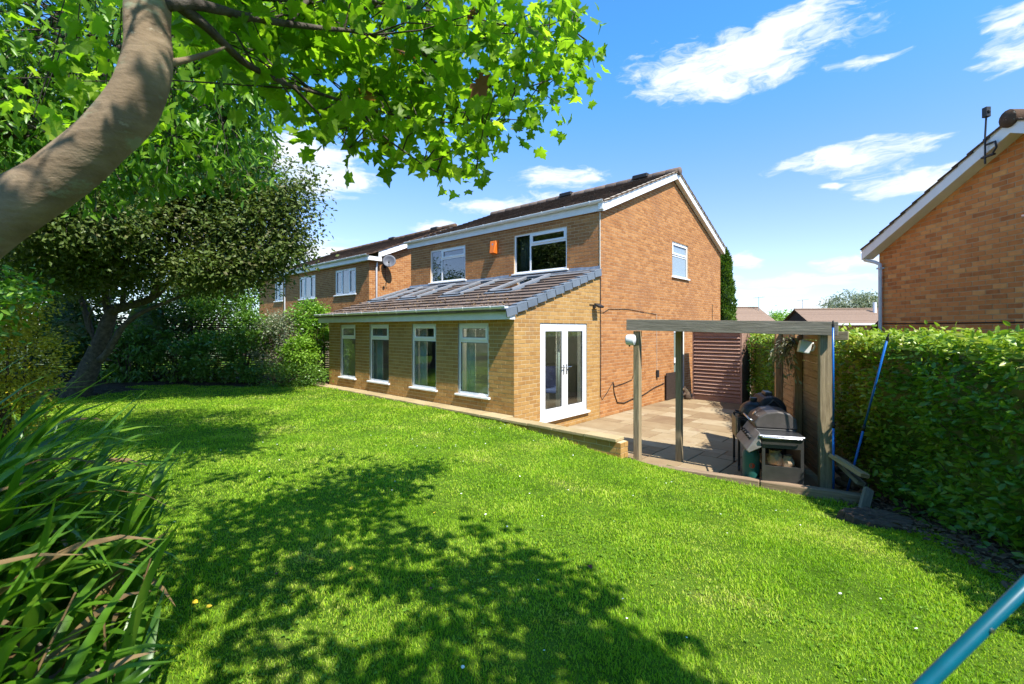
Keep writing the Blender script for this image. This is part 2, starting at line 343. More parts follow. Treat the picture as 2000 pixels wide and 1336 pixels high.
# ------------------------------------------------------------------ mesh and object helpers
class MB:
    def __init__(s): s.v = []; s.f = []
    def add(s, vs, fs):
        o = len(s.v); s.v += [tuple(p) for p in vs]; s.f += [tuple(i + o for i in f) for f in fs]; return s
    def box(s, x0, y0, z0, x1, y1, z1, M=None):
        vs = [Vector(p) for p in ((x0, y0, z0), (x1, y0, z0), (x1, y1, z0), (x0, y1, z0), (x0, y0, z1), (x1, y0, z1), (x1, y1, z1), (x0, y1, z1))]
        if M is not None: vs = [M @ p for p in vs]
        return s.add(vs, [(0, 3, 2, 1), (4, 5, 6, 7), (0, 1, 5, 4), (1, 2, 6, 5), (2, 3, 7, 6), (3, 0, 4, 7)])
    def quad(s, a, b, c, d): return s.add([a, b, c, d], [(0, 1, 2, 3)])
    def prism(s, poly, vec):
        n = len(poly); vec = Vector(vec); a = [Vector(p) for p in poly]; b = [p + vec for p in a]
        return s.add(a + b, [tuple(range(n))[::-1], tuple(range(n, 2 * n))] + [(i, (i + 1) % n, n + (i + 1) % n, n + i) for i in range(n)])
    def bar(s, p, q, w, h, up=(0, 0, 1)):
        """rectangular bar from p to q, w across, h along up"""
        p = Vector(p); q = Vector(q); d = (q - p).normalized(); u = Vector(up); u = (u - d * u.dot(d)).normalized(); r = d.cross(u)
        c = [r * (-w / 2) + u * (-h / 2), r * (w / 2) + u * (-h / 2), r * (w / 2) + u * (h / 2), r * (-w / 2) + u * (h / 2)]
        return s.prism([p + k for k in c], q - p)
    def tube(s, pts, rad, n=8, cap=True):
        pts = [Vector(p) for p in pts]
        if not isinstance(rad, (list, tuple)): rad = [rad] * len(pts)
        o = len(s.v); u = None
        for i, p in enumerate(pts):
            d = (pts[min(i + 1, len(pts) - 1)] - pts[max(i - 1, 0)]).normalized()
            if u is None:
                u = d.orthogonal().normalized()
            u = (u - d * u.dot(d)).normalized(); w = d.cross(u)
            for k in range(n):
                a = 2 * math.pi * k / n
                s.v.append(tuple(p + (u * math.cos(a) + w * math.sin(a)) * rad[i]))
        for i in range(len(pts) - 1):
            for k in range(n):
                a = o + i * n + k; b = o + i * n + (k + 1) % n
                s.f.append((a, b, b + n, a + n))
        if cap:
            s.f.append(tuple(range(o, o + n))[::-1]); e = o + (len(pts) - 1) * n; s.f.append(tuple(range(e, e + n)))
        return s
    def lathe(s, prof, n=24, M=None):
        o = len(s.v)
        for r, z in prof:
            for k in range(n):
                a = 2 * math.pi * k / n
                p = Vector((r * math.cos(a), r * math.sin(a), z))
                s.v.append(tuple(M @ p if M is not None else p))
        for i in range(len(prof) - 1):
            for k in range(n):
                a = o + i * n + k; b = o + i * n + (k + 1) % n
                s.f.append((a, b, b + n, a + n))
        s.f.append(tuple(range(o, o + n))[::-1]); e = o + (len(prof) - 1) * n; s.f.append(tuple(range(e, e + n)))
        return s
    def mesh(s, name, mat=None, smooth=False):
        me = bpy.data.meshes.new(name); me.from_pydata(s.v, [], s.f); me.update()
        if mat: me.materials.append(mat)
        if smooth:
            me.polygons.foreach_set('use_smooth', [True] * len(me.polygons))
        return me
    def build(s, name, mat, parent=None, smooth=False, bevel=0.0, segs=1, loc=None, rot=None):
        o = bpy.data.objects.new(name, s.mesh(name, mat, smooth)); COL.objects.link(o)
        if parent: o.parent = parent
        if loc: o.location = loc
        if rot: o.rotation_euler = rot
        if bevel:
            b = o.modifiers.new('bevel', 'BEVEL'); b.width = bevel; b.segments = segs; b.limit_method = 'ANGLE'; b.angle_limit = R(40)
        if smooth and not bevel:
            pass
        return o

def obj(name, me, parent=None, M=None):
    o = bpy.data.objects.new(name, me); COL.objects.link(o)
    if parent: o.parent = parent
    if M is not None: o.matrix_basis = M
    return o
def tag(o, label=None, cat=None, group=None, kind=None):
    if label: o['label'] = label
    if cat: o['category'] = cat
    if group: o['group'] = group
    if kind: o['kind'] = kind
    return o
def thing(name, label, cat, loc=(0, 0, 0), rz=0.0, group=None):
    o = bpy.data.objects.new(name, None); COL.objects.link(o); o.empty_display_size = 0.2
    o.location = loc; o.rotation_euler = (0, 0, rz)
    return tag(o, label, cat, group)
def P(px, py, D):
    """a point seen at px, py of the 2000 px wide photograph at depth D metres"""
    return Vector(((px - 1000) / FPX * D, D, CAM_H + (642 - py) / FPX * D))

# house frame: x to the right along the garden front, y back along the gable, origin at the extension's near corner
HO = Vector((0.04, 8.98, 0.0)); HRZ = math.atan2(-0.6745, 0.7382)
HM = Matrix.Translation(HO) @ Matrix.Rotation(HRZ, 4, 'Z')
HMI = HM.inverted()
def L(x, y, z=0.0): return HM @ Vector((x, y, z))

def clip(poly, outline):
    """convex clip of a 2-D polygon; outline counter-clockwise"""
    out = poly
    n = len(outline)
    for i in range(n):
        ax, ay = outline[i]; bx, by = outline[(i + 1) % n]
        inp, out = out, []
        if not inp: return []
        side = lambda p: (bx - ax) * (p[1] - ay) - (by - ay) * (p[0] - ax)
        for k in range(len(inp)):
            p, q = inp[k], inp[(k + 1) % len(inp)]
            sp, sq = side(p), side(q)
            if sp >= -1e-9: out.append(p)
            if (sp > 1e-9 and sq < -1e-9) or (sp < -1e-9 and sq > 1e-9):
                k_ = sp / (sp - sq); out.append((p[0] + (q[0] - p[0]) * k_, p[1] + (q[1] - p[1]) * k_))
    return out
def area(p):
    return abs(sum(p[i][0] * p[(i + 1) % len(p)][1] - p[(i + 1) % len(p)][0] * p[i][1] for i in range(len(p)))) / 2

COURSE = 0.0825; BPITCH = 0.2325; JT = 0.0135
def wall_matrix(origin, sdir, ddir):
    """(s, d, z) along the wall, into the wall, up"""
    s = Vector(sdir); d = Vector(ddir); z = Vector((0, 0, 1)); o = Vector(origin)
    return Matrix(((s.x, d.x, z.x, o.x), (s.y, d.y, z.y, o.y), (s.z, d.z, z.z, o.z), (0, 0, 0, 1)))
def brick_pieces(M, outline, holes=(), zbase=0.0, seed=1):
    rng = random.Random(seed)
    s0 = min(p[0] for p in outline); s1 = max(p[0] for p in outline); z0 = min(p[1] for p in outline); z1 = max(p[1] for p in outline)
    out = []
    row0 = math.floor((z0 - zbase) / COURSE)
    for row in range(row0, int((z1 - zbase) / COURSE) + 2):
        za = zbase + row * COURSE + JT / 2; zb = za + COURSE - JT
        if zb < z0 or za > z1: continue
        zm = (za + zb) / 2
        segs = [(s0, s1)]
        for h0, h1, g0, g1 in holes:
            if g0 - 0.01 < zm < g1 + 0.01:
                ns = []
                for a, b in segs:
                    if h1 <= a or h0 >= b: ns.append((a, b)); continue
                    if h0 > a: ns.append((a, h0))
                    if h1 < b: ns.append((h1, b))
                segs = ns
        off = s0 - (BPITCH / 2 if row % 2 else BPITCH)
        k = 0
        while off + k * BPITCH < s1:
            a = off + k * BPITCH + JT / 2; b = a + BPITCH - JT; k += 1
            for sa, sb in segs:
                aa = max(a, sa + 0.001); bb = min(b, sb - 0.001)
                if bb - aa < 0.02: continue
                pl = clip([(aa, za), (bb, za), (bb, zb), (aa, zb)], outline)
                if len(pl) < 3 or area(pl) < 0.0008: continue
                j = rng.uniform(-0.0015, 0.002)
                full = abs((bb - aa) - (BPITCH - JT)) < 1e-4 and abs(area(pl) - (BPITCH - JT) * (COURSE - JT)) < 1e-6
                cs = sum(p[0] for p in pl) / len(pl); cz = sum(p[1] for p in pl) / len(pl)
                n = len(pl)
                vs = [(p[0] - cs, 0.0, p[1] - cz) for p in pl] + [(p[0] - cs, 0.022, p[1] - cz) for p in pl]
                fs = [tuple(range(n))] + [(i, n + i, n + (i + 1) % n, (i + 1) % n) for i in range(n)]
                out.append(('stretcher' if full else None, vs, fs, M @ Matrix.Translation((cs, j, cz)) @ Matrix.Rotation(rng.uniform(-0.004, 0.004), 4, 'Y')))
    return out
SHARED = {}
def place_pieces(name, pieces, mat, parent, W, limit=300, rest=None, rest_label=None):
    """the nearest whole pieces become objects of their own, the rest one joined mesh"""
    cw = Vector((0, 0, CAM_H))
    idx = [i for i, p in enumerate(pieces) if p[0] is not None]
    idx.sort(key=lambda i: ((W @ pieces[i][3].translation) - cw).length)
    single = set(idx[:limit])
    mb = MB()
    for i, (key, vs, fs, M) in enumerate(pieces):
        if i in single:
            k = (name, key, mat.name)
            if k not in SHARED: SHARED[k] = MB().add(vs, fs).mesh(name, mat)
            obj(name, SHARED[k], parent, M)
        else:
            mb.add([M @ Vector(v) for v in vs], fs)
    if mb.v:
        r = mb.build(rest or name + 's_beyond', mat, parent); r['kind'] = 'stuff'
        return r

def wall_back(M, s0, s1, z0, z1, holes=(), top=None, d=0.0055, reveal=0.11):
    """mortar surface behind the bricks with real openings and their reveals"""
    mb = MB()
    ss = sorted({s0, s1, *[h[0] for h in holes], *[h[1] for h in holes]}); zs = sorted({z0, z1, *[h[2] for h in holes], *[h[3] for h in holes]})
    g = lambda s, dd, z: M @ Vector((s, dd, z))
    for i in range(len(ss) - 1):
        for k in range(len(zs) - 1):
            sm = (ss[i] + ss[i + 1]) / 2; zm = (zs[k] + zs[k + 1]) / 2
            if any(h[0] < sm < h[1] and h[2] < zm < h[3] for h in holes): continue
            mb.quad(g(ss[i], d, zs[k]), g(ss[i + 1], d, zs[k]), g(ss[i + 1], d, zs[k + 1]), g(ss[i], d, zs[k + 1]))
    if top: mb.add([g(a, d, b) for a, b in top], [tuple(range(len(top)))])
    for h0, h1, g0, g1 in holes:
        for (a, b), (c, e) in (((h0, g0), (h1, g0)), ((h1, g0), (h1, g1)), ((h1, g1), (h0, g1)), ((h0, g1), (h0, g0))):
            mb.quad(g(a, 0.002, b), g(c, 0.002, e), g(c, reveal, e), g(a, reveal, b))
    return mb

def frame_bars(mb, s0, s1, z0, z1, w, d0, d1, M):
    mb.box(s0, d0, z0, s0 + w, d1, z1, M); mb.box(s1 - w, d0, z0, s1, d1, z1, M)
    mb.box(s0 + w, d0, z0, s1 - w, d1, z0 + w, M); mb.box(s0 + w, d0, z1 - w, s1 - w, d1, z1, M)
def window(parent, M, s0, s1, z0, z1, lights, sill=True, glass=None, depth=0.035, frame=0.05, sillout=0.055):
    """lights: list of (s0, s1, z0, z1, opening) inside the frame"""
    mb = MB()
    frame_bars(mb, s0, s1, z0, z1, frame, depth, depth + 0.06, M)
    inner = (s0 + frame, s1 - frame, z0 + frame, z1 - frame)
    vs = sorted({l[1] for l in lights if l[1] < inner[1] - 0.01}); w = 0.05
    for l in lights:        # mullions and transoms: a bar to the right of and on top of each light inside the frame
        if l[1] < inner[1] - 0.01: mb.box(l[1], depth + 0.002, l[2], l[1] + w, depth + 0.058, l[3], M)
        if l[3] < inner[3] - 0.01: mb.box(l[0], depth + 0.004, l[3], l[1], depth + 0.056, l[3] + w, M)
    win = mb.build('window', M_WHITE, parent)
    for a, b, c, e, op in lights:
        if op:
            sb = MB(); frame_bars(sb, a + 0.002, b - 0.002, c + 0.002, e - 0.002, 0.055, depth - 0.018, depth + 0.03, M)
            sb.build('sash', M_WHITE, win, bevel=0.004)
            a, b, c, e = a + 0.057, b - 0.057, c + 0.057, e - 0.057
        gb = MB(); frame_bars(gb, a, b, c, e, 0.008, depth + 0.012, depth + 0.026, M); gb.build('gasket', M_GASKET, win)
        pb = MB(); pb.box(a + 0.004, depth + 0.016, c + 0.004, b - 0.004, depth + 0.022, e - 0.004, M); pb.build('pane', glass or M_GLASS, win)
    if sill:
        sb = MB(); sb.box(s0 - 0.06, -sillout, z0 - 0.045, s1 + 0.06, depth + 0.05, z0 - 0.002, M); sb.build('sill', M_WHITE, win, bevel=0.006)
    return win
def wavy_curtain(parent, M, s0, s1, z0, z1, d, mat, name='curtain', amp=0.03, waves=5):
    mb = MB(); n = waves * 8
    pts = [(s0 + (s1 - s0) * i / n, d + amp * math.sin(2 * math.pi * waves * i / n)) for i in range(n + 1)]
    vs = [M @ Vector((a, b, z0)) for a, b in pts] + [M @ Vector((a, b, z1)) for a, b in pts]
    mb.add(vs, [(i, i + 1, n + 2 + i, n + 1 + i) for i in range(n)])
    o = mb.build(name, mat, parent, smooth=True)
    sm = o.modifiers.new('thickness', 'SOLIDIFY'); sm.thickness = 0.004
    return o
def gutter(parent, p, q, out, r=0.056, name='gutter', brackets=8, mat=None):
    """half-round gutter from p to q, out: unit vector away from the wall; p, q on the fascia at the gutter's top"""
    p = Vector(p); q = Vector(q); out = Vector(out); up = Vector((0, 0, 1)); mb = MB()
    c = out * r
    prof = [(-r, 0.0)] + [(-r * math.cos(a), -r * 1.05 * math.sin(a)) for a in [math.pi * k / 8 for k in range(1, 8)]] + [(r, 0.0), (r - 0.008, 0.006)]
    prof += [((r - 0.006) * math.cos(a), -(r - 0.006) * 1.05 * math.sin(a)) for a in [math.pi * k / 8 for k in range(1, 8)]] + [(-r + 0.006, 0.004)]
    poly = [p + c + out * a + up * b for a, b in prof]
    mb.prism(poly, q - p)
    g = mb.build(name, mat or M_WPAINT, parent)
    for k in range(brackets):
        t = (k + 0.5) / brackets; m = p + (q - p) * t + c; d = (q - p).normalized()
        bb = MB()
        pr = [(-r * math.cos(a) * 1.12, -r * 1.18 * math.sin(a)) for a in [math.pi * i / 8 for i in range(0, 9)]] + [(r * 1.12, 0.014), (r * 0.9, 0.014)]
        pr += [(-r * math.cos(a) * 1.02, -r * 1.08 * math.sin(a)) for a in [math.pi * i / 8 for i in range(8, -1, -1)]]
        bb.prism([m + out * a + up * b - d * 0.018 for a, b in pr], d * 0.036)
        bb.build('bracket', mat or M_WPAINT, g)
    return g

def tile_pieces(x0, x1, y0, z0, run, slope, gauge=0.31, width=0.30, length=0.40, th=0.024, skip=(), seed=3, direction=1, xdir=1):
    """courses of slab tiles from the eave at y0, z0 up a slope; skip: (x0, x1, y0, y1) openings"""
    rng = random.Random(seed); out = []
    a = math.atan(slope); rows = int(run / math.cos(a) / gauge) + 1
    for r in range(rows):
        d = r * gauge
        off = -(width / 2) if r % 2 else 0.0
        k = 0
        while x0 + off + k * width < x1 - 0.02:
            xa = max(x0, x0 + off + k * width); xb = min(x1, x0 + off + (k + 1) * width); k += 1
            yc = y0 + direction * (d + length * 0.4) * math.cos(a); 
            if d + gauge * 0.5 > run / math.cos(a): continue
            xm = (xa + xb) / 2
            if any(s[0] < xm < s[1] and s[2] < yc < s[3] for s in skip): continue
            ln = min(length, run / math.cos(a) - d)
            w = xb - xa - 0.005
            tilt = a - math.atan(th / gauge) * 0.85 + rng.uniform(-0.006, 0.006)
            vs = []
            for zz in (0.0, th):
                vs += [(-w / 2, 0, zz), (w / 2, 0, zz), (w / 2, ln, zz), (-w / 2, ln, zz)]
            fs = [(0, 3, 2, 1), (4, 5, 6, 7), (0, 1, 5, 4), (1, 2, 6, 5), (2, 3, 7, 6), (3, 0, 4, 7)]
            M = Matrix.Translation((xm, y0 + direction * d * math.cos(a), z0 + d * math.sin(a) + 0.016)) @ (Matrix.Identity(4) if direction > 0 else Matrix.Rotation(math.pi, 4, 'Z')) @ Matrix.Rotation(tilt, 4, 'X') @ Matrix.Rotation(rng.uniform(-0.006, 0.006), 4, 'Z')
            full = abs(w - (width - 0.005)) < 1e-4 and ln > length - 1e-4
            out.append(('tile' if full else None, vs, fs, M))
    return out
# ------------------------------------------------------------------ terrain
_CP = np.array([(0, 0, .10), (0, 3, .08), (-2, 3, .08), (-4, 6, .03), (-8, 9, 0), (-12, 13, 0), (-6, 13, 0), (2.5, 2.5, .0), (3.3, 3.7, -.15), (4.4, 4, -.20), (3.85, 4.9, -.36),
                (4.2, 5.3, -.46), (3.0, 6.2, -.41), (1.75, 7.0, -.33), (1.0, 7.6, -.20), (-.1, 8.6, -.08), (-2, 10.2, -.035), (-5, 12.9, -.03), (0, 5.5, -.02), (1.5, 4.5, -.08), (1.8, 5.8, -.22), (5, 2, -.05), (4, 0, .05), (0, -5, .15), (6, -4, .1), (-6, -4, .2)])
_d = np.linalg.norm(_CP[:, None, :2] - _CP[None, :, :2], axis=2)
_A = np.zeros((len(_CP) + 3, len(_CP) + 3)); n_ = len(_CP)
_A[:n_, :n_] = _d + np.eye(n_) * -0.15; _A[:n_, n_] = 1; _A[:n_, n_ + 1:] = _CP[:, :2]; _A[n_, :n_] = 1; _A[n_ + 1:, :n_] = _CP[:, :2].T
_w = np.linalg.solve(_A, np.concatenate([_CP[:, 2], np.zeros(3)]))
def ground_z(X, Y):
    X = np.atleast_1d(np.asarray(X, float)); Y = np.atleast_1d(np.asarray(Y, float))
    Xc = np.clip(X, -16, 7); Yc = np.clip(Y, -6, 15)
    out = np.empty(X.shape)
    for i in range(0, len(X), 20000):
        dd = np.sqrt((Xc[i:i + 20000, None] - _CP[None, :, 0]) ** 2 + (Yc[i:i + 20000, None] - _CP[None, :, 1]) ** 2 + 0.15)
        out[i:i + 20000] = dd @ _w[:n_] + _w[n_] + _w[n_ + 1] * Xc[i:i + 20000] + _w[n_ + 2] * Yc[i:i + 20000]
    return np.clip(out, -0.6, 0.3)
def gz(x, y): return float(ground_z([x], [y])[0])
def to_local(X, Y):
    c, s = math.cos(HRZ), math.sin(HRZ)
    dx = X - HO.x; dy = Y - HO.y
    return c * dx + s * dy, -s * dx + c * dy
def lawn_mask(X, Y, m=0.0):
    """where the lawn lies: this side of the coping, the sleeper and the hedge"""
    x, y = to_local(X, Y)
    ok = np.where(x > 2.62, y < -0.30 + (x - 2.62) * 0.2 - m, np.where(x > -9.0, y < -0.36 - m, y < 0.6 - m))
    ok &= X < hedge_x(Y) - 0.35 - m
    return ok
def hedge_x(Y):
    return np.interp(Y, [-6, 0.0, 2.0, 4.0, 6.5, 14.3, 17], [2.7, 3.15, 3.65, 4.28, 4.82, 7.25, 8.1])

def build_ground():
    mb = MB(); s = 900
    mb.quad((-s, -s, -0.75), (s, -s, -0.75), (s, s, -0.75), (-s, s, -0.75))
    tag(mb.build('ground', M_GROUND), kind='structure')
    st = 0.22
    xs = np.arange(-24, 9.5, st); ys = np.arange(-14, 6.2, st)
    gx, gy = np.meshgrid(xs, ys, indexing='ij')
    c, s = math.cos(HRZ), math.sin(HRZ)
    X = HO.x + c * gx - s * gy; Y = HO.y + s * gx + c * gy
    Z = ground_z(X.ravel(), Y.ravel())
    vs = np.stack([X.ravel(), Y.ravel(), Z], 1)
    ny = len(ys); fs = []
    for i in range(len(xs) - 1):
        for k in range(ny - 1):
            xm = xs[i] + st / 2; ym = ys[k] + st / 2
            if xm > -9.1 and ym > (-0.12 if xm < 2.5 else -0.12 + (xm - 2.5) * 0.2): continue
            fs.append((i * ny + k, (i + 1) * ny + k, (i + 1) * ny + k + 1, i * ny + k + 1))
    me = bpy.data.meshes.new('lawn'); me.from_pydata(vs.tolist(), [], fs); me.update(); me.materials.append(M_LAWNB)
    me.polygons.foreach_set('use_smooth', [True] * len(me.polygons))
    tag(obj('lawn', me), kind='structure')
    # soil along the hedge foot and under the trees on the other side
    def sheet(name, poly_fn, xr, yr, st, lift, mat, rough=0.02):
        xs = np.arange(*xr, st); ys = np.arange(*yr, st); gx, gy = np.meshgrid(xs, ys, indexing='ij')
        z = ground_z(gx.ravel(), gy.ravel()).reshape(gx.shape); rng = np.random.default_rng(5)
        ins = poly_fn(gx, gy)
        z = z + np.where(ins > 0, lift * np.clip(ins / 0.25, 0, 1) + rng.uniform(-rough, rough, gx.shape) * 0.6, -0.03)
        ny = len(ys); fs = []
        for i in range(len(xs) - 1):
            for k in range(ny - 1):
                if max(ins[i, k], ins[i + 1, k], ins[i + 1, k + 1], ins[i, k + 1]) > 0:
                    fs.append((i * ny + k, (i + 1) * ny + k, (i + 1) * ny + k + 1, i * ny + k + 1))
        me = bpy.data.meshes.new(name); me.from_pydata(np.stack([gx.ravel(), gy.ravel(), z.ravel()], 1).tolist(), [], fs); me.update(); me.materials.append(mat)
        me.polygons.foreach_set('use_smooth', [True] * len(me.polygons))
        return tag(obj(name, me), kind='structure')
    sheet('hedge_bed', lambda x, y: x - (hedge_x(y) - 0.38 + 0.09 * np.sin(y * 3.1) + 0.05 * np.sin(y * 7.3)), (2.3, 7.5), (-2, 6.0), 0.09, 0.035, M_SOIL, 0.03)
    sheet('tree_bed', lambda x, y: np.maximum(y - (13.9 + 0.18 * np.sin(x * 1.7) + 0.1 * np.sin(x * 4.1)) - 0.02 * (x + 6) ** 2 * 0, 0.9 - np.hypot((x + 11.7) / 1.7, (y - 12.3) / 1.6) + 0.16 * np.sin(x * 3.1 + y) + 0.12 * np.sin(y * 5.3 - x * 2)), (-18, -5.4), (9.5, 17.5), 0.16, 0.06, M_SOIL, 0.03)
build_ground()

def build_flower_bank():
    """raised planting bank in the near corner beside the maple"""
    xs = np.linspace(-5.2, -0.55, 44); ys = np.linspace(-1.2, 4.0, 44); gx, gy = np.meshgrid(xs, ys, indexing='ij')
    base = ground_z(gx.ravel(), gy.ravel()).reshape(gx.shape); rng = np.random.default_rng(9)
    d = np.clip((-0.80 * np.maximum(gy, 1.15) - 0.06 - gx + 0.05 * np.sin(gy * 4)) / 0.8, 0, 1); d = d * np.clip((3.4 - gy) / 1.2, 0, 1)
    z = base - 0.03 + 0.55 * d * d * (3 - 2 * d) + rng.uniform(-0.012, 0.012, gx.shape)
    n = len(ys); fs = [(i * n + k, (i + 1) * n + k, (i + 1) * n + k + 1, i * n + k + 1) for i in range(len(xs) - 1) for k in range(n - 1)]
    me = bpy.data.meshes.new('flower_bed'); me.from_pydata(np.stack([gx.ravel(), gy.ravel(), z.ravel()], 1).tolist(), [], fs); me.update(); me.materials.append(M_SOIL)
    tag(obj('flower_bed', me), kind='structure')
build_flower_bank()
def bank_z(x, y):
    d = min(1, max(0, (-0.80 * max(y, 1.15) - 0.06 - x + 0.05 * math.sin(y * 4)) / 0.8)) * min(1, max(0, (3.4 - y) / 1.2))
    return gz(x, y) - 0.03 + 0.55 * d * d * (3 - 2 * d)

# ------------------------------------------------------------------ the house
PATIO_Z = -0.48
SKY = [(-2.18, -1.34), (-3.98, -3.20), (-6.00, -5.12), (-7.70, -6.82)]
SKY_Y = (1.44, 2.93)
XR0 = 2.085; XRS = 0.327                     # extension roof plane: z = XR0 + XRS * y (top of the deck)
EXW = [(-6.95, -6.08), (-5.32, -4.38), (-3.37, -2.425), (-1.66, -0.71)]
MFY = 3.14                                   # main garden front
RIDGE_Y = 7.47; BACK_Y = 11.80; MS = 0.4165   # main roof slope

def build_house():
    h = thing('main_house', 'two storey buff brick house with a lean-to extension across its garden front', 'house', HO, HRZ)
    MF = wall_matrix((0, 0, 0), (1, 0, 0), (0, 1, 0)); MG = wall_matrix((0, 0, 0), (0, 1, 0), (-1, 0, 0)); MM = wall_matrix((0, MFY, 0), (1, 0, 0), (0, 1, 0))
    bricks_x = []; bricks_m = []
    # --- extension garden wall
    holes = [(a, b, 0.2475, 1.815) for a, b in EXW]
    wf = wall_back(MF, -7.66, 0.0, -0.5, 1.90, holes).build('extension_wall', M_MORTX, h)
    bricks_x += brick_pieces(MF, [(-7.66, -0.5), (0.0, -0.5), (0.0, 1.90), (-7.66, 1.90)], holes, seed=2)
    # --- extension end wall with the french door
    eh = [(0.815, 2.56, -0.27, 1.815)]
    top = [(0, 1.95), (3.13, 1.95), (3.13, 3.02), (0, 2.02)]
    wg = wall_back(MG, 0.0, 3.13, -0.6, 1.95, eh, top).build('extension_end_wall', M_MORTX, h)
    bricks_x += brick_pieces(MG, [(0.0, -0.6), (3.13, -0.6), (3.13, 3.02), (0.0, 2.02)], eh, seed=3)
    # --- main garden front (above the lean-to) and gable
    mh = [(-6.72, -4.93, 3.2175, 4.3725), (-2.845, -0.995, 3.2175, 4.3725)]
    wm = wall_back(MM, -7.85, 0.0, 2.6, 4.62, mh).build('front_wall', M_MORT, h)
    bricks_m += brick_pieces(MM, [(-7.85, 2.9), (0.0, 2.9), (0.0, 4.62), (-7.85, 4.62)], mh, seed=4)
    gh = [(7.386, 8.646, 3.30, 4.455), (7.5, 8.36, -0.48, 1.65)]
    gtop = [(3.145, 4.56), (BACK_Y, 4.56), (RIDGE_Y, 4.56 + (RIDGE_Y - 3.145) * MS)]
    wgm = wall_back(MG, 3.145, BACK_Y, -0.6, 4.56, gh, gtop).build('gable_wall', M_MORT, h)
    bricks_m += brick_pieces(MG, [(3.145, -0.6), (BACK_Y, -0.6), (BACK_Y, 4.56), (RIDGE_Y, 4.56 + (RIDGE_Y - 3.145) * MS), (3.145, 4.56)], gh, seed=5)
    place_pieces('brick', bricks_x, M_BRICKX, wg, HM, 240, 'extension_brickwork')
    place_pieces('brick', bricks_m, M_BRICK, wgm, HM, 60, 'main_brickwork')
    # hidden sides
    mb = MB()
    mb.quad((-7.85, MFY, -0.6), (-7.85, BACK_Y, -0.6), (-7.85, BACK_Y, 4.6), (-7.85, MFY, 4.6)); mb.quad((-7.85, BACK_Y, -0.6), (0, BACK_Y, -0.6), (0, BACK_Y, 4.6), (-7.85, BACK_Y, 4.6))
    mb.add([(-7.85, MFY, 4.6), (-7.85, BACK_Y, 4.6), (-7.85, RIDGE_Y, 6.4)], [(0, 1, 2)])
    mb.quad((-7.66, 0, -0.5), (-7.66, MFY, -0.5), (-7.66, MFY, 3.0), (-7.66, 0, 2.0))
    mb.build('rear_wall', M_BRICK, h)
    # --- rooms behind the glass
    rb = wall_back(MF, -7.6, -0.05, -0.27, 1.95, holes, None, 0.27, 0.27); r2 = wall_back(MG, 0.27, 3.13, -0.27, 1.95, eh, [(0.27, 1.95), (3.13, 1.95), (3.13, 2.95), (0.27, 2.1)], 0.27, 0.27)
    rb.add(r2.v, r2.f)
    rb.quad((-7.6, 4.7, -0.27), (-0.27, 4.7, -0.27), (-0.27, 4.7, 2.5), (-7.6, 4.7, 2.5)); rb.quad((-7.6, 0.27, -0.27), (-7.6, 4.7, -0.27), (-7.6, 4.7, 3.0), (-7.6, 0.27, 2.0))
    rb.quad((-7.6, 3.1, 2.5), (-0.27, 3.1, 2.5), (-0.27, 4.7, 2.5), (-7.6, 4.7, 2.5)); rb.quad((-7.6, 3.1, 2.5), (-0.27, 3.1, 2.5), (-0.27, 3.1, 3.0), (-7.6, 3.1, 3.0)); rb.quad((-0.27, 3.1, -0.27), (-0.27, 4.7, -0.27), (-0.27, 4.7, 2.5), (-0.27, 3.1, 2.5))
    rb.box(-4.3, 1.9, -0.26, -4.1, 4.69, 2.4); rb.box(-2.6, 3.3, -0.26, -1.7, 4.6, 0.65)
    rb.build('room_wall', M_PLAST, h)
    MB().box(-7.62, 0.02, -0.33, -0.02, 4.7, -0.272).build('room_floor', M_FLOOR, h)
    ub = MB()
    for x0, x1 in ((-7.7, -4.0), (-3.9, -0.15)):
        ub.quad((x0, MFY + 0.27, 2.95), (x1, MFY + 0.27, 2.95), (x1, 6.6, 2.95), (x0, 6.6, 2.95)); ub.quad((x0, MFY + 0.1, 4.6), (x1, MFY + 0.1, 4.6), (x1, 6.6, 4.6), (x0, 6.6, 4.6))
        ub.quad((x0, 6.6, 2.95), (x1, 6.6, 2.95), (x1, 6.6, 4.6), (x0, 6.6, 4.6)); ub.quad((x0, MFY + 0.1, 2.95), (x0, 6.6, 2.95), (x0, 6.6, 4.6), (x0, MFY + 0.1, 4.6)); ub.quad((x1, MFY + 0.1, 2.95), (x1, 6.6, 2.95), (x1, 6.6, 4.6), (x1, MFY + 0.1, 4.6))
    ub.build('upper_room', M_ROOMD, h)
    # --- windows
    for i, (a, b) in enumerate(EXW):
        z0, z1 = 0.292, 1.813; t = 1.405
        w = window(h, MF, a + 0.002, b - 0.002, z0, z1, [(a + 0.052, b - 0.052, z0 + 0.05, t, False), (a + 0.052, b - 0.052, t + 0.05, z1 - 0.05, True)])
        w['label'] = ['tall window nearest the garden corner shrubs', 'second tall window from the shrubs', 'third tall window from the shrubs', 'tall window nearest the glazed door'][i]
        if i in (1, 2, 3): wavy_curtain(w, MF, a + 0.06, a + 0.36, -0.2, 1.75, 0.20, M_CURTW, waves=5, amp=0.022)
    for k, (a, b, m) in enumerate(((-6.72, -4.93, -6.14), (-2.845, -0.995, -2.26))):
        z0, z1 = 3.262, 4.370; t = 4.0
        w = window(h, MM, a + 0.002, b - 0.002, z0, z1, [(a + 0.052, m - 0.025, z0 + 0.05, z1 - 0.05, False), (m + 0.025, b - 0.052, z0 + 0.05, t, False), (m + 0.025, b - 0.052, t + 0.05, z1 - 0.05, True)], glass=M_GLASSD)
        wavy_curtain(w, MM, a + 0.06, m - 0.10, z0, z1, 0.22, M_CURT, waves=4)
        w['label'] = ['upstairs window above the middle of the lean-to', 'upstairs window beside the gable corner'][k]
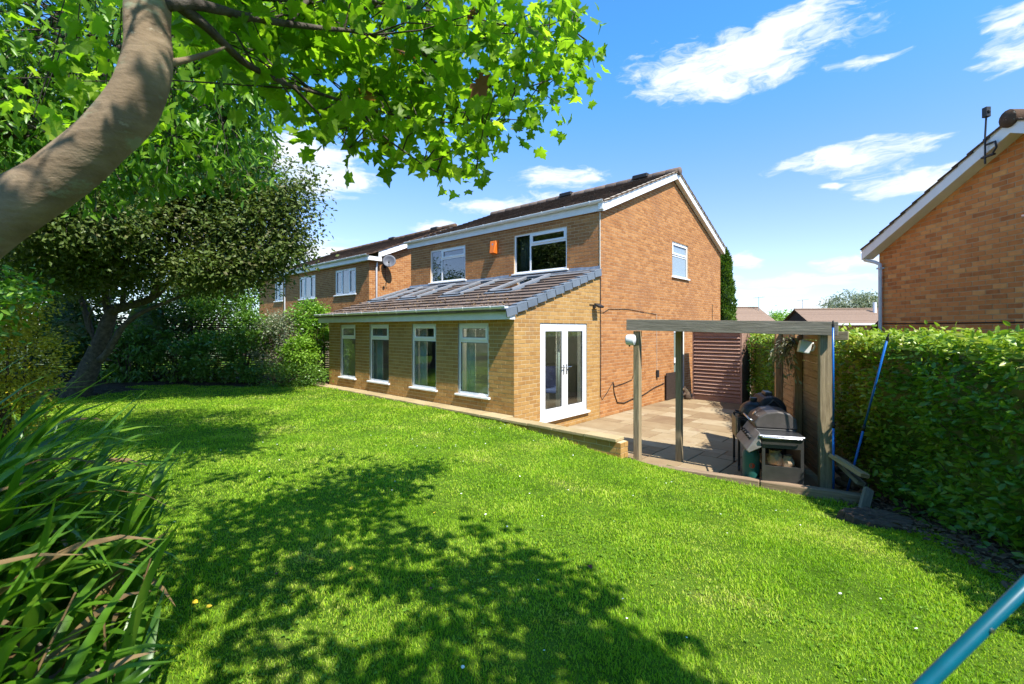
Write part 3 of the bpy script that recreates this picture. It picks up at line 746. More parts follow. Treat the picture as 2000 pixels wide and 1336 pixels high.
    a, b = 7.386, 8.646; z0, z1 = 3.345, 4.453; t = 4.0
    w = window(h, MG, a + 0.002, b - 0.002, z0, z1, [(a + 0.052, b - 0.052, z0 + 0.05, t, False), (a + 0.052, b - 0.052, t + 0.05, z1 - 0.05, True)], glass=M_FROST)
    w['label'] = 'frosted window high in the gable'
    # --- french door
    mb = MB(); y0, y1, z0, z1 = 0.817, 2.558, -0.215, 1.813; d0 = 0.02
    mb.box(y0, d0, z0, y0 + 0.06, d0 + 0.07, z1, MG); mb.box(y1 - 0.06, d0, z0, y1, d0 + 0.07, z1, MG); mb.box(y0 + 0.06, d0, z1 - 0.06, y1 - 0.06, d0 + 0.07, z1, MG); mb.box(y0 + 0.06, d0, z0, y1 - 0.06, d0 + 0.07, z0 + 0.05, MG)
    door = mb.build('french_door', M_WHITE, h)
    ym = (y0 + y1) / 2
    for s, (a, b) in ((1, (y0 + 0.062, ym - 0.003)), (-1, (ym + 0.003, y1 - 0.062))):
        lb = MB(); c, e = z0 + 0.052, z1 - 0.062; w_ = 0.105; bt = 0.15
        lb.box(a, d0 - 0.015, c, a + w_, d0 + 0.045, e, MG); lb.box(b - w_, d0 - 0.015, c, b, d0 + 0.045, e, MG); lb.box(a + w_, d0 - 0.015, e - w_, b - w_, d0 + 0.045, e, MG); lb.box(a + w_, d0 - 0.015, c, b - w_, d0 + 0.045, c + bt, MG)
        lb.build('door_leaf', M_WHITE, door)
        gb = MB(); frame_bars(gb, a + w_, b - w_, c + bt, e - w_, 0.012, d0 + 0.0, d0 + 0.02, MG); gb.build('gasket', M_GASKET, door)
        MB().box(a + w_ + 0.006, d0 + 0.006, c + bt + 0.006, b - w_ - 0.006, d0 + 0.014, e - w_ - 0.006, MG).build('pane', M_GLASS, door)
        hy = (b - 0.05) if s > 0 else (a + 0.05); hz = 0.80
        hb = MB(); hb.box(hy - 0.018, d0 - 0.026, hz - 0.11, hy + 0.018, d0 - 0.0155, hz + 0.11, MG)
        hb.tube([MG @ Vector((hy, d0 - 0.02, hz + 0.05)), MG @ Vector((hy, d0 - 0.06, hz + 0.05)), MG @ Vector((hy - s * 0.13, d0 - 0.065, hz + 0.05))], 0.010, 8)
        hb.build('handle', M_STEEL, door)
        for hz in (-0.05, 0.75, 1.55):
            MB().tube([MG @ Vector((a + 0.004 if s > 0 else b - 0.004, d0 - 0.022, hz)), MG @ Vector((a + 0.004 if s > 0 else b - 0.004, d0 - 0.022, hz + 0.09))], 0.012, 8).build('hinge', M_WHITE, door)
    MB().box(y0 - 0.03, -0.07, z0 - 0.055, y1 + 0.05, d0 + 0.09, z0 - 0.002, MG).build('sill', M_WHITE, door, bevel=0.008)
    wavy_curtain(door, MG, 1.86, 2.02, -0.2, 1.75, 0.36, M_CURTW, waves=3, amp=0.03)
    # --- side door
    mb = MB(); mb.box(7.56, 0.05, -0.42, 8.30, 0.09, 1.58, MG); sd = mb.build('side_door', M_DOORG, h)
    fb = MB(); fb.box(7.502, 0.03, -0.47, 7.56, 0.10, 1.648, MG); fb.box(8.30, 0.03, -0.47, 8.358, 0.10, 1.648, MG); fb.box(7.56, 0.03, 1.58, 8.30, 0.10, 1.648, MG); fb.build('door_frame', M_WHITE, sd)
    MB().box(7.52, -0.006, 0.62, 7.68, 0.03, 0.78, MG).build('letter_plate', M_WHITE, sd)
    # --- extension eaves
    MB().box(-7.98, -0.182, 1.88, 0.006, -0.160, 2.105).build('fascia', M_WPAINT, h)
    MB().box(-7.98, -0.1595, 1.882, -0.002, -0.001, 1.893).build('soffit', M_WPAINT, h)
    MB().prism([(-0.001, -0.159, 1.882), (-0.001, 0.0, 1.882), (-0.001, 0.0, 2.05), (-0.001, -0.159, 2.0)], (0.03, 0, 0)).build('boxed_eave_end', M_WHITE, h)
    gutter(h, (-8.05, -0.183, 2.125), (0.02, -0.183, 2.135), (0, -1, 0), 0.058, brackets=10)
    # --- extension roof: deck, tiles, skylights, verge caps, flashing
    db = MB(); X0, X1, Y0, Y1 = -8.0, 0.0, -0.20, 3.12
    xs = sorted({X0, X1, *[c for s in SKY for c in s]}); ys = [Y0, SKY_Y[0], SKY_Y[1], Y1]
    rz = lambda y: XR0 + XRS * y
    for i in range(len(xs) - 1):
        for k in range(3):
            xm = (xs[i] + xs[i + 1]) / 2
            if k == 1 and any(s[0] < xm < s[1] for s in SKY): continue
            db.quad((xs[i], ys[k], rz(ys[k])), (xs[i + 1], ys[k], rz(ys[k])), (xs[i + 1], ys[k + 1], rz(ys[k + 1])), (xs[i], ys[k + 1], rz(ys[k + 1])))
    xroof = db.build('extension_roof', M_PLAST, h)
    tl = tile_pieces(-8.03, -0.01, -0.26, rz(-0.26) + 0.02, 3.42, XRS, gauge=0.31, width=0.30, length=0.42, th=0.042, skip=[(s[0] - 0.10, s[1] + 0.10, SKY_Y[0] - 0.12, SKY_Y[1] + 0.12) for s in SKY], seed=6)
    place_pieces('roof_tile', tl, M_TILEX, xroof, HM, 240, 'extension_roof_tiles_cut')
    a = math.atan(XRS)
    for s in SKY:
        SM = Matrix.Translation((0, SKY_Y[0], rz(SKY_Y[0]) + 0.03)) @ Matrix.Rotation(a, 4, 'X'); ln = (SKY_Y[1] - SKY_Y[0]) / math.cos(a)
        mb = MB(); w_ = 0.085
        mb.box(s[0], 0, -0.06, s[0] + w_, ln, 0.080, SM); mb.box(s[1] - w_, 0, -0.06, s[1], ln, 0.080, SM); mb.box(s[0] + w_, ln - 0.10, -0.06, s[1] - w_, ln, 0.076, SM); mb.box(s[0] + w_, 0, -0.06, s[1] - w_, 0.09, 0.062, SM)
        sk = mb.build('skylight', M_SKYF, h, bevel=0.006)
        MB().box(s[0] + w_ + 0.002, 0.092, 0.030, s[1] - w_ - 0.002, ln - 0.102, 0.040, SM).build('pane', M_GLASSK, sk)
        lb = MB(); lb.box(s[0] + w_ + 0.003, 0.093, -0.10, s[0] + w_ + 0.05, ln - 0.11, 0.022, SM); lb.box(s[1] - w_ - 0.05, 0.093, -0.10, s[1] - w_ - 0.003, ln - 0.11, 0.022, SM); lb.box(s[0] + w_ + 0.05, ln * 0.62, -0.02, s[1] - w_ - 0.05, ln * 0.62 + 0.05, 0.022, SM)
        lb.build('inner_frame', M_WHITE, sk)
        ab = MB(); ab.box(s[0] - 0.05, -0.16, 0.022, s[1] + 0.05, -0.002, 0.034, SM); ab.box(s[0] - 0.04, -0.001, 0.0, s[0] - 0.002, ln + 0.06, 0.04, SM); ab.box(s[1] + 0.002, -0.001, 0.0, s[1] + 0.04, ln + 0.06, 0.04, SM); ab.box(s[0] - 0.001, ln + 0.002, 0.0, s[1] + 0.001, ln + 0.10, 0.035, SM)
        ab.build('flashing', M_CAP, sk)
        MB().box(s[0] + 0.01, -0.045, -0.01, s[1] - 0.01, -0.0015, 0.055, SM).build('weather_strip', M_BLACKP, sk)
    n = 11
    for k in range(n):
        y = -0.285 + k * 0.309
        CM = Matrix.Translation((0, y, rz(y) + 0.055)) @ Matrix.Rotation(a - 0.085, 4, 'X')
        cb = MB(); cb.box(-0.085, 0, 0.005, 0.062, 0.335, 0.035, CM); cb.box(0.034, 0.0, -0.135, 0.0617, 0.305, 0.0045, CM)
        cb.build('verge_cap', M_CAP, xroof, bevel=0.004)
    ub = MB(); ub.prism([(0.004, -0.13, rz(-0.13) - 0.06), (0.004, 3.12, rz(3.12) - 0.06), (0.004, 3.12, rz(3.12) + 0.04), (0.004, -0.13, rz(-0.13) + 0.04)], (0.022, 0, 0)); ub.build('verge_undercloak', M_TILEX, xroof)
    fb = MB(); n = 26
    rng = random.Random(4)
    pts = [(-7.9 + i * 7.92 / n, rng.uniform(-0.012, 0.012)) for i in range(n + 1)]
    for i in range(n):
        (xa, ja), (xb, jb) = pts[i], pts[i + 1]
        za = 3.245 if not any(m0 - 0.1 < (xa + xb) / 2 < m1 + 0.1 for m0, m1, _, _ in mh) else 3.205
        fb.add([(xa, 2.80 + ja, rz(2.80) + 0.062), (xb, 2.80 + jb, rz(2.80) + 0.062), (xb, 3.10, rz(3.10) + 0.075), (xa, 3.10, rz(3.10) + 0.075), (xb, 3.125, za + jb), (xa, 3.125, za + ja)], [(0, 1, 2, 3), (3, 2, 4, 5)])
    fb.build('lead_flashing', M_LEAD, xroof)
    # dry leaves and moss crumbs caught on the tiles
    mb = MB()
    for k in range(900):
        y = -0.2 + abs(rng.gauss(0, 0.75)); x = rng.uniform(-7.9, -0.2)
        if y > 2.6 or any(s[0] - 0.05 < x < s[1] + 0.05 and y > SKY_Y[0] - 0.05 for s in SKY): continue
        s_ = rng.uniform(0.008, 0.03); z = rz(y) + 0.085; an = rng.uniform(0, 6.28); u = Vector((math.cos(an), math.sin(an), 0.25)) * s_; v = Vector((-math.sin(an), math.cos(an), 0.3)) * s_ * 0.6; c_ = Vector((x, y, z))
        mb.add([c_ - u, c_ - v + Vector((0, 0, .006)), c_ + u, c_ + v + Vector((0, 0, .008))], [(0, 1, 2, 3)])
    mb.build('roof_debris', M_DEBRIS, xroof)['kind'] = 'stuff'
    # --- main eaves and roof
    MB().box(-8.0, MFY - 0.058, 4.575, 0.15, MFY - 0.035, 4.785).build('fascia', M_WPAINT, h)
    MB().box(-8.0, BACK_Y + 0.012, 4.575, 0.15, BACK_Y + 0.035, 4.785).build('fascia', M_WPAINT, h)
    gutter(h, (-8.05, MFY - 0.059, 4.805), (0.17, MFY - 0.059, 4.815), (0, -1, 0), 0.060, brackets=11)
    ez = 4.79; ey = MFY - 0.02
    rz2 = ez + (RIDGE_Y - ey) * MS
    db = MB(); db.quad((-8.03, ey, ez), (0.12, ey, ez), (0.12, RIDGE_Y, rz2), (-8.03, RIDGE_Y, rz2)); by = 2 * RIDGE_Y - ey
    db.quad((-8.03, by, ez), (0.12, by, ez), (0.12, RIDGE_Y, rz2), (-8.03, RIDGE_Y, rz2))
    roof = db.build('main_roof', M_TILE, h)
    tl = tile_pieces(-8.05, 0.19, ey - 0.09, ez - 0.09 * MS + 0.01, RIDGE_Y - ey + 0.05, MS, gauge=0.30, width=0.30, length=0.40, th=0.026, seed=8)
    tb = tile_pieces(-8.05, 0.19, by + 0.09, ez - 0.09 * MS + 0.01, RIDGE_Y - ey + 0.05, MS, gauge=0.30, width=0.30, length=0.40, th=0.026, seed=9, direction=-1)
    place_pieces('roof_tile', tl, M_TILE, roof, HM, 60, 'main_roof_tiles'); place_pieces('roof_tile', tb, M_TILE, roof, HM, 0, 'rear_roof_tiles')
    rt = MB().lathe([(0.12, 0.0), (0.125, 0.01), (0.12, 0.44), (0.112, 0.45)], 14, Matrix.Rotation(math.pi / 2, 4, 'Y')).mesh('ridge_tile', M_TILEX, True)
    for k in range(19):
        obj('ridge_tile', rt, roof, Matrix.Translation((-8.05 + k * 0.435, RIDGE_Y, rz2 + 0.015)))
    for x in (-1.35, -4.35):
        vb = MB(); vb.box(x, RIDGE_Y - 0.17, rz2 + 0.02, x + 0.55, RIDGE_Y + 0.17, rz2 + 0.17); vb.build('ridge_vent', M_BLACKP, roof, bevel=0.03)
    # verge: mortar bed, bargeboards
    for s, ya, yb in ((1, ey - 0.05, RIDGE_Y), (-1, by + 0.05, RIDGE_Y)):
        za, zb = ez - 0.05 * MS, rz2
        MB().prism([(0.10, ya, za - 0.015), (0.10, yb, zb - 0.015), (0.10, yb, zb + 0.045), (0.10, ya, za + 0.045)], (0.075, 0, 0)).build('verge_mortar', M_VMORT, roof)
        MB().prism([(0.118, ya, za - 0.215), (0.118, yb, zb - 0.215), (0.118, yb, zb - 0.016), (0.118, ya, za - 0.016)], (0.03, 0, 0)).build('bargeboard', M_WHITE, h)
        MB().prism([(0.001, ya, za - 0.205), (0.001, yb, zb - 0.205), (0.001, yb, zb - 0.190), (0.001, ya, za - 0.190)], (0.116, 0, 0)).build('verge_soffit', M_WPAINT, h)
    MB().prism([(0.1495, RIDGE_Y - 0.05, rz2 - 0.21), (0.1495, RIDGE_Y + 0.05, rz2 - 0.21), (0.1495, RIDGE_Y + 0.04, rz2 - 0.02), (0.1495, RIDGE_Y - 0.04, rz2 - 0.02)], (0.008, 0, 0)).build('apex_cover', M_WHITE, h)
    MB().box(0.02, MFY - 0.12, 4.60, 0.149, MFY - 0.0585, 4.80).build('boxed_eave_end', M_WHITE, h)
    MB().box(-0.014, MFY - 0.008, 3.14, 0.012, MFY + 0.012, 4.56).build('corner_joint_strip', M_VMORT, h)
    # cables clipped to the gable
    c = MB(); g = lambda y, z, o=0.012: (o, y, z)
    c.tube([g(3.15, 3.0), g(3.15, 2.2), g(3.16, 1.2), g(3.15, 0.05), g(3.22, -0.05), g(3.45, 0.10), g(3.75, 0.34), g(3.82, 0.22), g(4.3, 0.26), g(4.75, 0.32), g(4.8, 0.42)], 0.008, 6); c.build('cable', M_CABLE, h)
    c = MB(); c.tube([g(3.75, 0.30), g(3.8, 0.05, .015), g(3.95, -0.20, .015), g(4.3, -0.26, .015), g(4.8, -0.20, .015), g(5.1, -0.21, .015), g(5.6, -0.12, .015), g(6.1, -0.02, .015), g(6.75, 0.05, .015)], 0.012, 6); c.build('cable', M_CABLE, h)
    c = MB(); c.tube([g(2.98, 2.14, .03), g(3.3, 2.10), g(3.55, 2.20), g(4.6, 2.22), g(6.25, 2.12)], 0.006, 6); c.build('cable', M_CABLE, h)
    c = MB(); c.tube([g(6.25, 2.12), g(6.26, 1.0), g(6.27, 0.5)], 0.006, 6); c.build('cable', M_VMORT, h)
    MB().box(0.0, 6.22, 0.26, 0.06, 6.33, 0.48).build('outdoor_socket', M_BLACKP, h, bevel=0.01)
    c = MB(); c.tube([g(10.9, 2.6), g(10.92, 1.2), g(10.9, -0.3)], 0.008, 6); c.build('cable', M_CABLE, h)
    return h
HOUSE = build_house()

# ------------------------------------------------------------------ things fixed to the house
def build_fixings():
    # alarm box
    t = thing('alarm_box', 'orange wedge-shaped alarm box between the two upstairs windows', 'alarm box', L(-3.6, MFY, 3.92), HRZ)
    MB().prism([(-0.155, -0.001, 0.40), (0.155, -0.001, 0.40), (0.10, -0.001, 0.0), (-0.10, -0.001, 0.0)], (0, -0.045, 0)).build('back_plate', M_ORANGE, t)
    mb = MB(); mb.add([(-0.15, -0.046, 0.40), (0.15, -0.046, 0.40), (0.10, -0.046, 0.0), (-0.10, -0.046, 0.0), (-0.11, -0.10, 0.37), (0.11, -0.10, 0.37), (0.085, -0.16, 0.015), (-0.085, -0.16, 0.015)],
                      [(4, 5, 6, 7), (0, 4, 7, 3), (1, 2, 6, 5), (0, 1, 5, 4), (3, 7, 6, 2)]); mb.build('cover', M_ORANGE, t, bevel=0.006)
    MB().add([(-0.03, -0.114, 0.30), (0.03, -0.114, 0.30), (0.028, -0.121, 0.25), (-0.028, -0.121, 0.25)], [(0, 1, 2, 3)]).build('badge', M_STEEL, t)
    # flood light
    t = thing('flood_light', 'small black flood light on the brick above the glazed door', 'flood light', L(0, 2.86, 2.22), HRZ)
    mb = MB(); mb.box(0.0, -0.05, -0.02, 0.03, 0.05, 0.06); mb.tube([(0.02, 0, 0.02), (0.07, 0, 0.05), (0.09, 0, 0.04)], 0.012, 6); mb.build('bracket', M_BLACK, t)
    FM = Matrix.Translation((0.15, 0.0, 0.035)) @ Matrix.Rotation(R(28), 4, 'Y')
    MB().box(-0.08, -0.11, -0.03, 0.08, 0.11, 0.02, FM).build('lamp_body', M_BLACK, t, bevel=0.008)
    MB().box(-0.065, -0.09, -0.036, 0.065, 0.09, -0.031, FM).build('lens', M_FROST, t)
    MB().box(0.0, -0.20, 0.045, 0.015, -0.05, 0.06).build('mounting_arm', M_BLACK, t)
build_fixings()

# ------------------------------------------------------------------ neighbour house beyond the garden fence
def build_left_house():
    h = thing('neighbour_house', 'brick house with white windows seen over the garden shrubs beside the lean-to', 'house', L(-10.7, MFY, -0.6), HRZ)
    W = Matrix.Translation(L(-10.7, MFY, -0.6)) @ Matrix.Rotation(HRZ, 4, 'Z')
    Z = 0.6
    MF = wall_matrix((0, 0, 0), (1, 0, 0), (0, 1, 0)); MG = wall_matrix((0, 0, 0), (0, 1, 0), (-1, 0, 0))
    wins = [(-2.85, -1.05, 3.17 + Z, 4.27 + Z, 3), (-6.56, -4.80, 3.15 + Z, 4.25 + Z, 3), (-9.70, -8.60, 3.18 + Z, 4.22 + Z, 2)]
    holes = [(w[0], w[1], w[2] - 0.04, w[3]) for w in wins]
    wf = wall_back(MF, -12.0, 0.0, 0.0, 5.10, holes).build('front_wall', M_MORT, h)
    bp = brick_pieces(MF, [(-12.0, 1.8), (0.0, 1.8), (0.0, 5.10), (-12.0, 5.10)], holes, seed=12)
    g0 = 5.06; ry = RIDGE_Y - MFY
    wg = wall_back(MG, 0.0, 8.66, 0.0, g0, (), [(0, g0), (8.66, g0), (ry, g0 + ry * MS)]).build('gable_wall', M_MORT, h)
    bp += brick_pieces(MG, [(0.0, 1.8), (4.5, 1.8), (4.5, g0 + 1.85), (4.33, g0 + ry * MS), (0.0, g0)], (), seed=13)
    place_pieces('brick', bp, M_BRICK, wf, W, 0, 'brickwork')
    for a, b, z0, z1, n in wins:
        ls = []; s0 = a + 0.052; wd = (b - a - 0.104 - 0.05 * (n - 1)) / n
        for i in range(n): ls.append((s0 + i * (wd + 0.05), s0 + i * (wd + 0.05) + wd, z0 + 0.05, z1 - 0.05, i != 1))
        window(h, MF, a + 0.002, b - 0.002, z0, z1, ls, glass=M_GLASSD)
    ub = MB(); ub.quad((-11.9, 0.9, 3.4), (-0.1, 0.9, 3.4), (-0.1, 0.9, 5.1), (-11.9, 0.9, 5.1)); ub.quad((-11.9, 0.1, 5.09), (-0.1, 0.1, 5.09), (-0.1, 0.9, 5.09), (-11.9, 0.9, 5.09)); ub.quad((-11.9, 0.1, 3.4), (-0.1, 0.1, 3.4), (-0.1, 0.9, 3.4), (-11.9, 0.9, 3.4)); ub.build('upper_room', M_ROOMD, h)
    MB().box(-12.0, -0.16, g0 - 0.03, 0.20, -0.14, g0 + 0.17).build('fascia', M_WPAINT, h); MB().box(-12.0, -0.139, g0 - 0.03, 0.16, -0.003, g0 - 0.015).build('soffit', M_WPAINT, h)
    gutter(h, (-12.05, -0.161, g0 + 0.19), (0.24, -0.161, g0 + 0.20), (0, -1, 0), 0.058, brackets=12)
    # boxed return with the downpipe round the corner
    MB().box(0.02, -0.138, g0 - 0.03, 0.26, 0.42, g0 + 0.13).build('boxed_eave_end', M_WPAINT, h)
    ez = g0 + 0.17; ey = -0.15; rz2 = ez + (ry - ey) * MS
    db = MB(); db.quad((-12.0, ey, ez), (0.22, ey, ez), (0.22, ry, rz2), (-12.0, ry, rz2)); db.quad((-12.0, 2 * ry - ey, ez), (0.22, 2 * ry - ey, ez), (0.22, ry, rz2), (-12.0, ry, rz2))
    roof = db.build('roof', M_TILE, h)
    tl = tile_pieces(-12.0, 0.27, ey - 0.08, ez - 0.02, ry - ey + 0.03, MS, gauge=0.30, width=0.30, length=0.40, th=0.026, seed=14)
    place_pieces('roof_tile', tl, M_TILE, roof, W, 0, 'roof_tiles')
    rt = MB().lathe([(0.12, 0.0), (0.125, 0.01), (0.12, 0.44), (0.112, 0.45)], 12, Matrix.Rotation(math.pi / 2, 4, 'Y')).mesh('ridge_tile', M_TILE, True)
    for k in range(28): obj('ridge_tile', rt, roof, Matrix.Translation((-11.95 + k * 0.435, ry, rz2 + 0.015)))
    for x in (-1.5, -5.2): MB().box(x, ry - 0.15, rz2 + 0.03, x + 0.5, ry + 0.15, rz2 + 0.16).build('ridge_vent', M_BLACKP, roof, bevel=0.03)
    for s, ya in ((1, 0.30), (-1, 2 * ry + 0.1)):
        za = ez + (abs(ry + 0.15) - abs(ry - ya)) * MS
        MB().prism([(0.20, ya, za - 0.24), (0.20, ry, rz2 - 0.24), (0.20, ry, rz2 - 0.01), (0.20, ya, za - 0.01)], (0.03, 0, 0)).build('bargeboard', M_WHITE, h)
    for path in ([(0.09, 0.30, g0 - 0.05), (0.09, 0.30, g0 - 0.20), (0.06, 0.30, g0 - 0.30), (0.06, 0.30, 0.2)], [(-8.22, -0.20, g0 + 0.10), (-8.22, -0.20, g0 - 0.02), (-8.22, -0.06, g0 - 0.16), (-8.22, -0.06, 0.2)]):
        MB().tube(path, 0.036, 10).build('downpipe', M_GREYP, h, smooth=True)
    # satellite dish
    d = thing('satellite_dish', 'grey satellite dish on the side wall of the neighbouring house', 'satellite dish', L(-10.7, 3.85, 4.35), HRZ)
    N = (Vector((0.80, -0.55, 0.25))).normalized(); DM = Matrix.Translation((0.34, 0.0, 0.12)) @ N.to_track_quat('Z', 'Y').to_matrix().to_4x4()
    prof = [(0.001, -0.07), (0.12, -0.058), (0.22, -0.03), (0.30, 0.006), (0.305, 0.0), (0.22, -0.04), (0.12, -0.07), (0.001, -0.082)]
    MB().lathe([(r * 0.86, z) for r, z in prof], 28, DM).build('reflector', M_DISH, d, smooth=True)
    mb = MB(); mb.tube([DM @ Vector((0, -0.28, -0.02)), DM @ Vector((0, -0.36, 0.18)), DM @ Vector((0, -0.22, 0.36))], 0.012, 6); mb.box(-0.03, -0.03, -0.04, 0.03, 0.03, 0.06, DM @ Matrix.Translation((0, -0.20, 0.37))); mb.build('receiver_arm', M_BLACKP, d)
    mb = MB(); mb.tube([(0.0, 0, -0.08), (0.16, 0, -0.08), (0.22, 0.0, 0.06), DM @ Vector((0, 0, -0.08))], 0.018, 8); mb.box(0.0, -0.06, -0.16, 0.015, 0.06, 0.0); mb.build('wall_bracket', M_BLACKP, d)
    c = MB(); c.tube([(0.012, 0.02, -0.1), (0.012, 0.04, -0.6), (0.012, 0.07, -0.62), (0.012, 0.08, -1.0)], 0.007, 6); c.build('cable', M_CABLE, d)
build_left_house()

# ------------------------------------------------------------------ neighbour gable over the hedge
def build_right_house():
    C0 = Vector((7.97, 10.0, -1.2)); rz = math.atan2(-1, -0.035)           # x towards the camera along the gable
    h = thing('neighbour_gable_house', 'shaded brown brick gable house rising behind the hedge', 'house', C0, rz)
    W = Matrix.Translation(C0) @ Matrix.Rotation(rz, 4, 'Z'); Z = 1.2
    # local: +x along the wall towards the camera, -y is outwards (to the garden)
    MG = wall_matrix((0, 0, 0), (1, 0, 0), (0, 1, 0)); MG2 = wall_matrix((0, 0, 0), (0, 1, 0), (1, 0, 0))
    g = 3.34 + Z; hw = 2.95; sl = 0.47
    top = [(0, g), (2 * hw, g), (hw, g + hw * sl)]
    # outward side check: local -y maps to world
    flip = (W.to_3x3() @ Vector((0, -1, 0))).x > 0
    sg = -1 if flip else 1
    MG = wall_matrix((0, 0, 0), (1, 0, 0), (0, sg, 0))
    o = lambda x, d, z: (x, sg * d, z)
    wall = wall_back(MG, 0.0, 2 * hw, 0.0, g, (), top).build('gable_wall', M_MORT, h)
    bp = brick_pieces(MG, [(0.0, 1.6), (2 * hw, 1.6), (2 * hw, g), (hw, g + hw * sl), (0.0, g)], (), seed=21)
    place_pieces('brick', bp, M_BRICKR, wall, W, 300, 'brickwork')
    MB().quad((0, 0.0, 0), (0, sg * 7, 0), (0, sg * 7, g), (0, 0, g)).build('eave_wall', M_BRICKR, h)
    ez = g + 0.10; ex = -0.16
    rzt = ez + (hw - ex) * sl
    db = MB(); db.quad(o(ex, -0.22, ez), o(ex, 7, ez), o(hw, 7, rzt), o(hw, -0.22, rzt)); db.quad(o(2 * hw - ex, -0.22, ez), o(2 * hw - ex, 7, ez), o(hw, 7, rzt), o(hw, -0.22, rzt))
    roof = db.build('roof', M_TILE, h)
    a = math.atan(sl); gauge = 0.305; th = 0.026; rng = random.Random(3); rows = int((hw - ex) / math.cos(a) / gauge) + 1
    mb = MB()
    for side in (0, 1):
        for r in range(rows):
            d = r * gauge - 0.05; xa = ex + d * math.cos(a); za = ez + d * math.sin(a) + 0.02; ln = min(0.40, (hw - ex) / math.cos(a) - d)
            if ln < 0.1: continue
            for k in range(9):
                t = a - math.atan(th / gauge) * 0.85 + rng.uniform(-0.01, 0.01)
                y0 = -0.26 + k * 0.30; y1 = y0 + 0.295
                pts = []
                for yy in (y0, y1):
                    for dl, dz in ((0, 0), (ln, 0), (ln, th), (0, th)):
                        x = xa + dl * math.cos(t) - dz * math.sin(t); z = za + dl * math.sin(t) + dz * math.cos(t)
                        if side: x = 2 * hw - x
                        pts.append(o(x, yy, z))
                mb.add(pts, [(0, 1, 2, 3), (7, 6, 5, 4), (0, 4, 5, 1), (1, 5, 6, 2), (2, 6, 7, 3), (3, 7, 4, 0)])
    mb.build('roof_tiles', M_TILE, roof)['kind'] = 'stuff'
    rt = MB().lathe([(0.13, 0.0), (0.135, 0.01), (0.13, 0.44), (0.12, 0.45)], 14, Matrix.Rotation(-math.pi / 2 * sg, 4, 'X')).mesh('ridge_tile', M_TILE, True)
    for k in range(8): obj('ridge_tile', rt, roof, Matrix.Translation(o(hw, -0.28 + k * 0.435, rzt + 0.02)))
    for s in (0, 1):
        f = (lambda x: x) if s == 0 else (lambda x: 2 * hw - x)
        za = ez - 0.04 * sl
        MB().prism([o(f(ex - 0.04), -0.235, za - 0.20), o(hw, -0.235, rzt - 0.20), o(hw, -0.235, rzt - 0.02), o(f(ex - 0.04), -0.235, za - 0.02)], o(0, 0.025, 0)).build('bargeboard', M_WHITE, h)
        MB().prism([o(f(ex - 0.04), -0.24, za - 0.019), o(hw, -0.24, rzt - 0.019), o(hw, -0.24, rzt + 0.03), o(f(ex - 0.04), -0.24, za + 0.03)], o(0, 0.03, 0)).build('undercloak', M_VMORT, roof)
        MB().prism([o(f(ex - 0.02), -0.209, za - 0.19), o(hw, -0.209, rzt - 0.19), o(hw, -0.209, rzt - 0.175), o(f(ex - 0.02), -0.209, za - 0.175)], o(0, 0.207, 0)).build('verge_soffit', M_WPAINT, h)
    gutter(h, o(ex - 0.02, -0.2, ez - 0.02), o(ex - 0.02, 6.9, ez - 0.02), (-1, 0, 0), 0.056, brackets=3)
    MB().tube([o(-0.22, -0.16, g - 0.02), o(-0.20, -0.16, g - 0.12), o(0.02, -0.10, g - 0.20), o(0.10, -0.06, g - 0.26), o(0.10, -0.055, g - 0.40), o(0.10, -0.055, 0.3)], 0.036, 12).build('downpipe', M_GREYP, h, smooth=True)
    for z in (g - 0.36, 2.6): MB().box(*o(0.05, -0.1, z), *o(0.15, -0.005, z + 0.035)).build('pipe_clip', M_GREYP, h)
    MB().tube([o(0.15, -0.008, 1.81 + Z), o(1.2, -0.008, 1.80 + Z), o(3.0, -0.008, 1.80 + Z), o(5.8, -0.008, 1.79 + Z)], 0.011, 6).build('cable', M_CABLE, h)
    MB().box(*o(2.93, -0.05, 3.42 + Z), *o(3.16, -0.004, 3.445 + Z)).build('wall_bracket', M_STEEL, h)
    # lower lean-to on the far side of the corner
    lb = MB(); lb.prism([o(-0.001, 0.4, 0.0), o(-1.1, 0.4, 0.0), o(-1.1, 0.4, 2.45), o(-0.001, 0.4, 3.32)], o(0, 2.5, 0)); lb.build('lean_to', M_BRICKR, h)
    lb = MB(); lb.prism([o(-0.001, 0.3, 3.33), o(-1.25, 0.3, 2.35), o(-1.25, 0.3, 2.45), o(-0.001, 0.3, 3.43)], o(0, 2.7, 0)); lb.build('lean_to_roof', M_TILE, h)
    # aerial mast on the bargeboard
    pa = W @ Vector(o(2.60, -0.27, 4.35 + Z))
    t = thing('aerial_mast', 'short black mast clamped to the bargeboard of the shaded gable', 'mast', pa, rz)
    MB().tube([(0, 0, 0), (0.0, 0, 0.45), (0.02, 0, 0.78)], 0.013, 8).build('mast', M_BLACK, t)
    mb = MB(); mb.box(-0.02, -0.04, 0.74, 0.06, 0.04, 0.90); mb.box(-0.04, -0.02, 0.80, 0.08, 0.02, 0.84); mb.build('mast_head', M_BLACK, t, bevel=0.008)
    mb = MB(); mb.box(-0.06, -0.015, 0.10, 0.14, 0.03 * sg, 0.125); mb.tube([(0.02, 0, 0.30), (0.16, 0, 0.30), (0.18, 0.0, 0.2), (0.10, 0, 0.10)], 0.016, 6); mb.build('clamp', M_BLACK, t)
build_right_house()

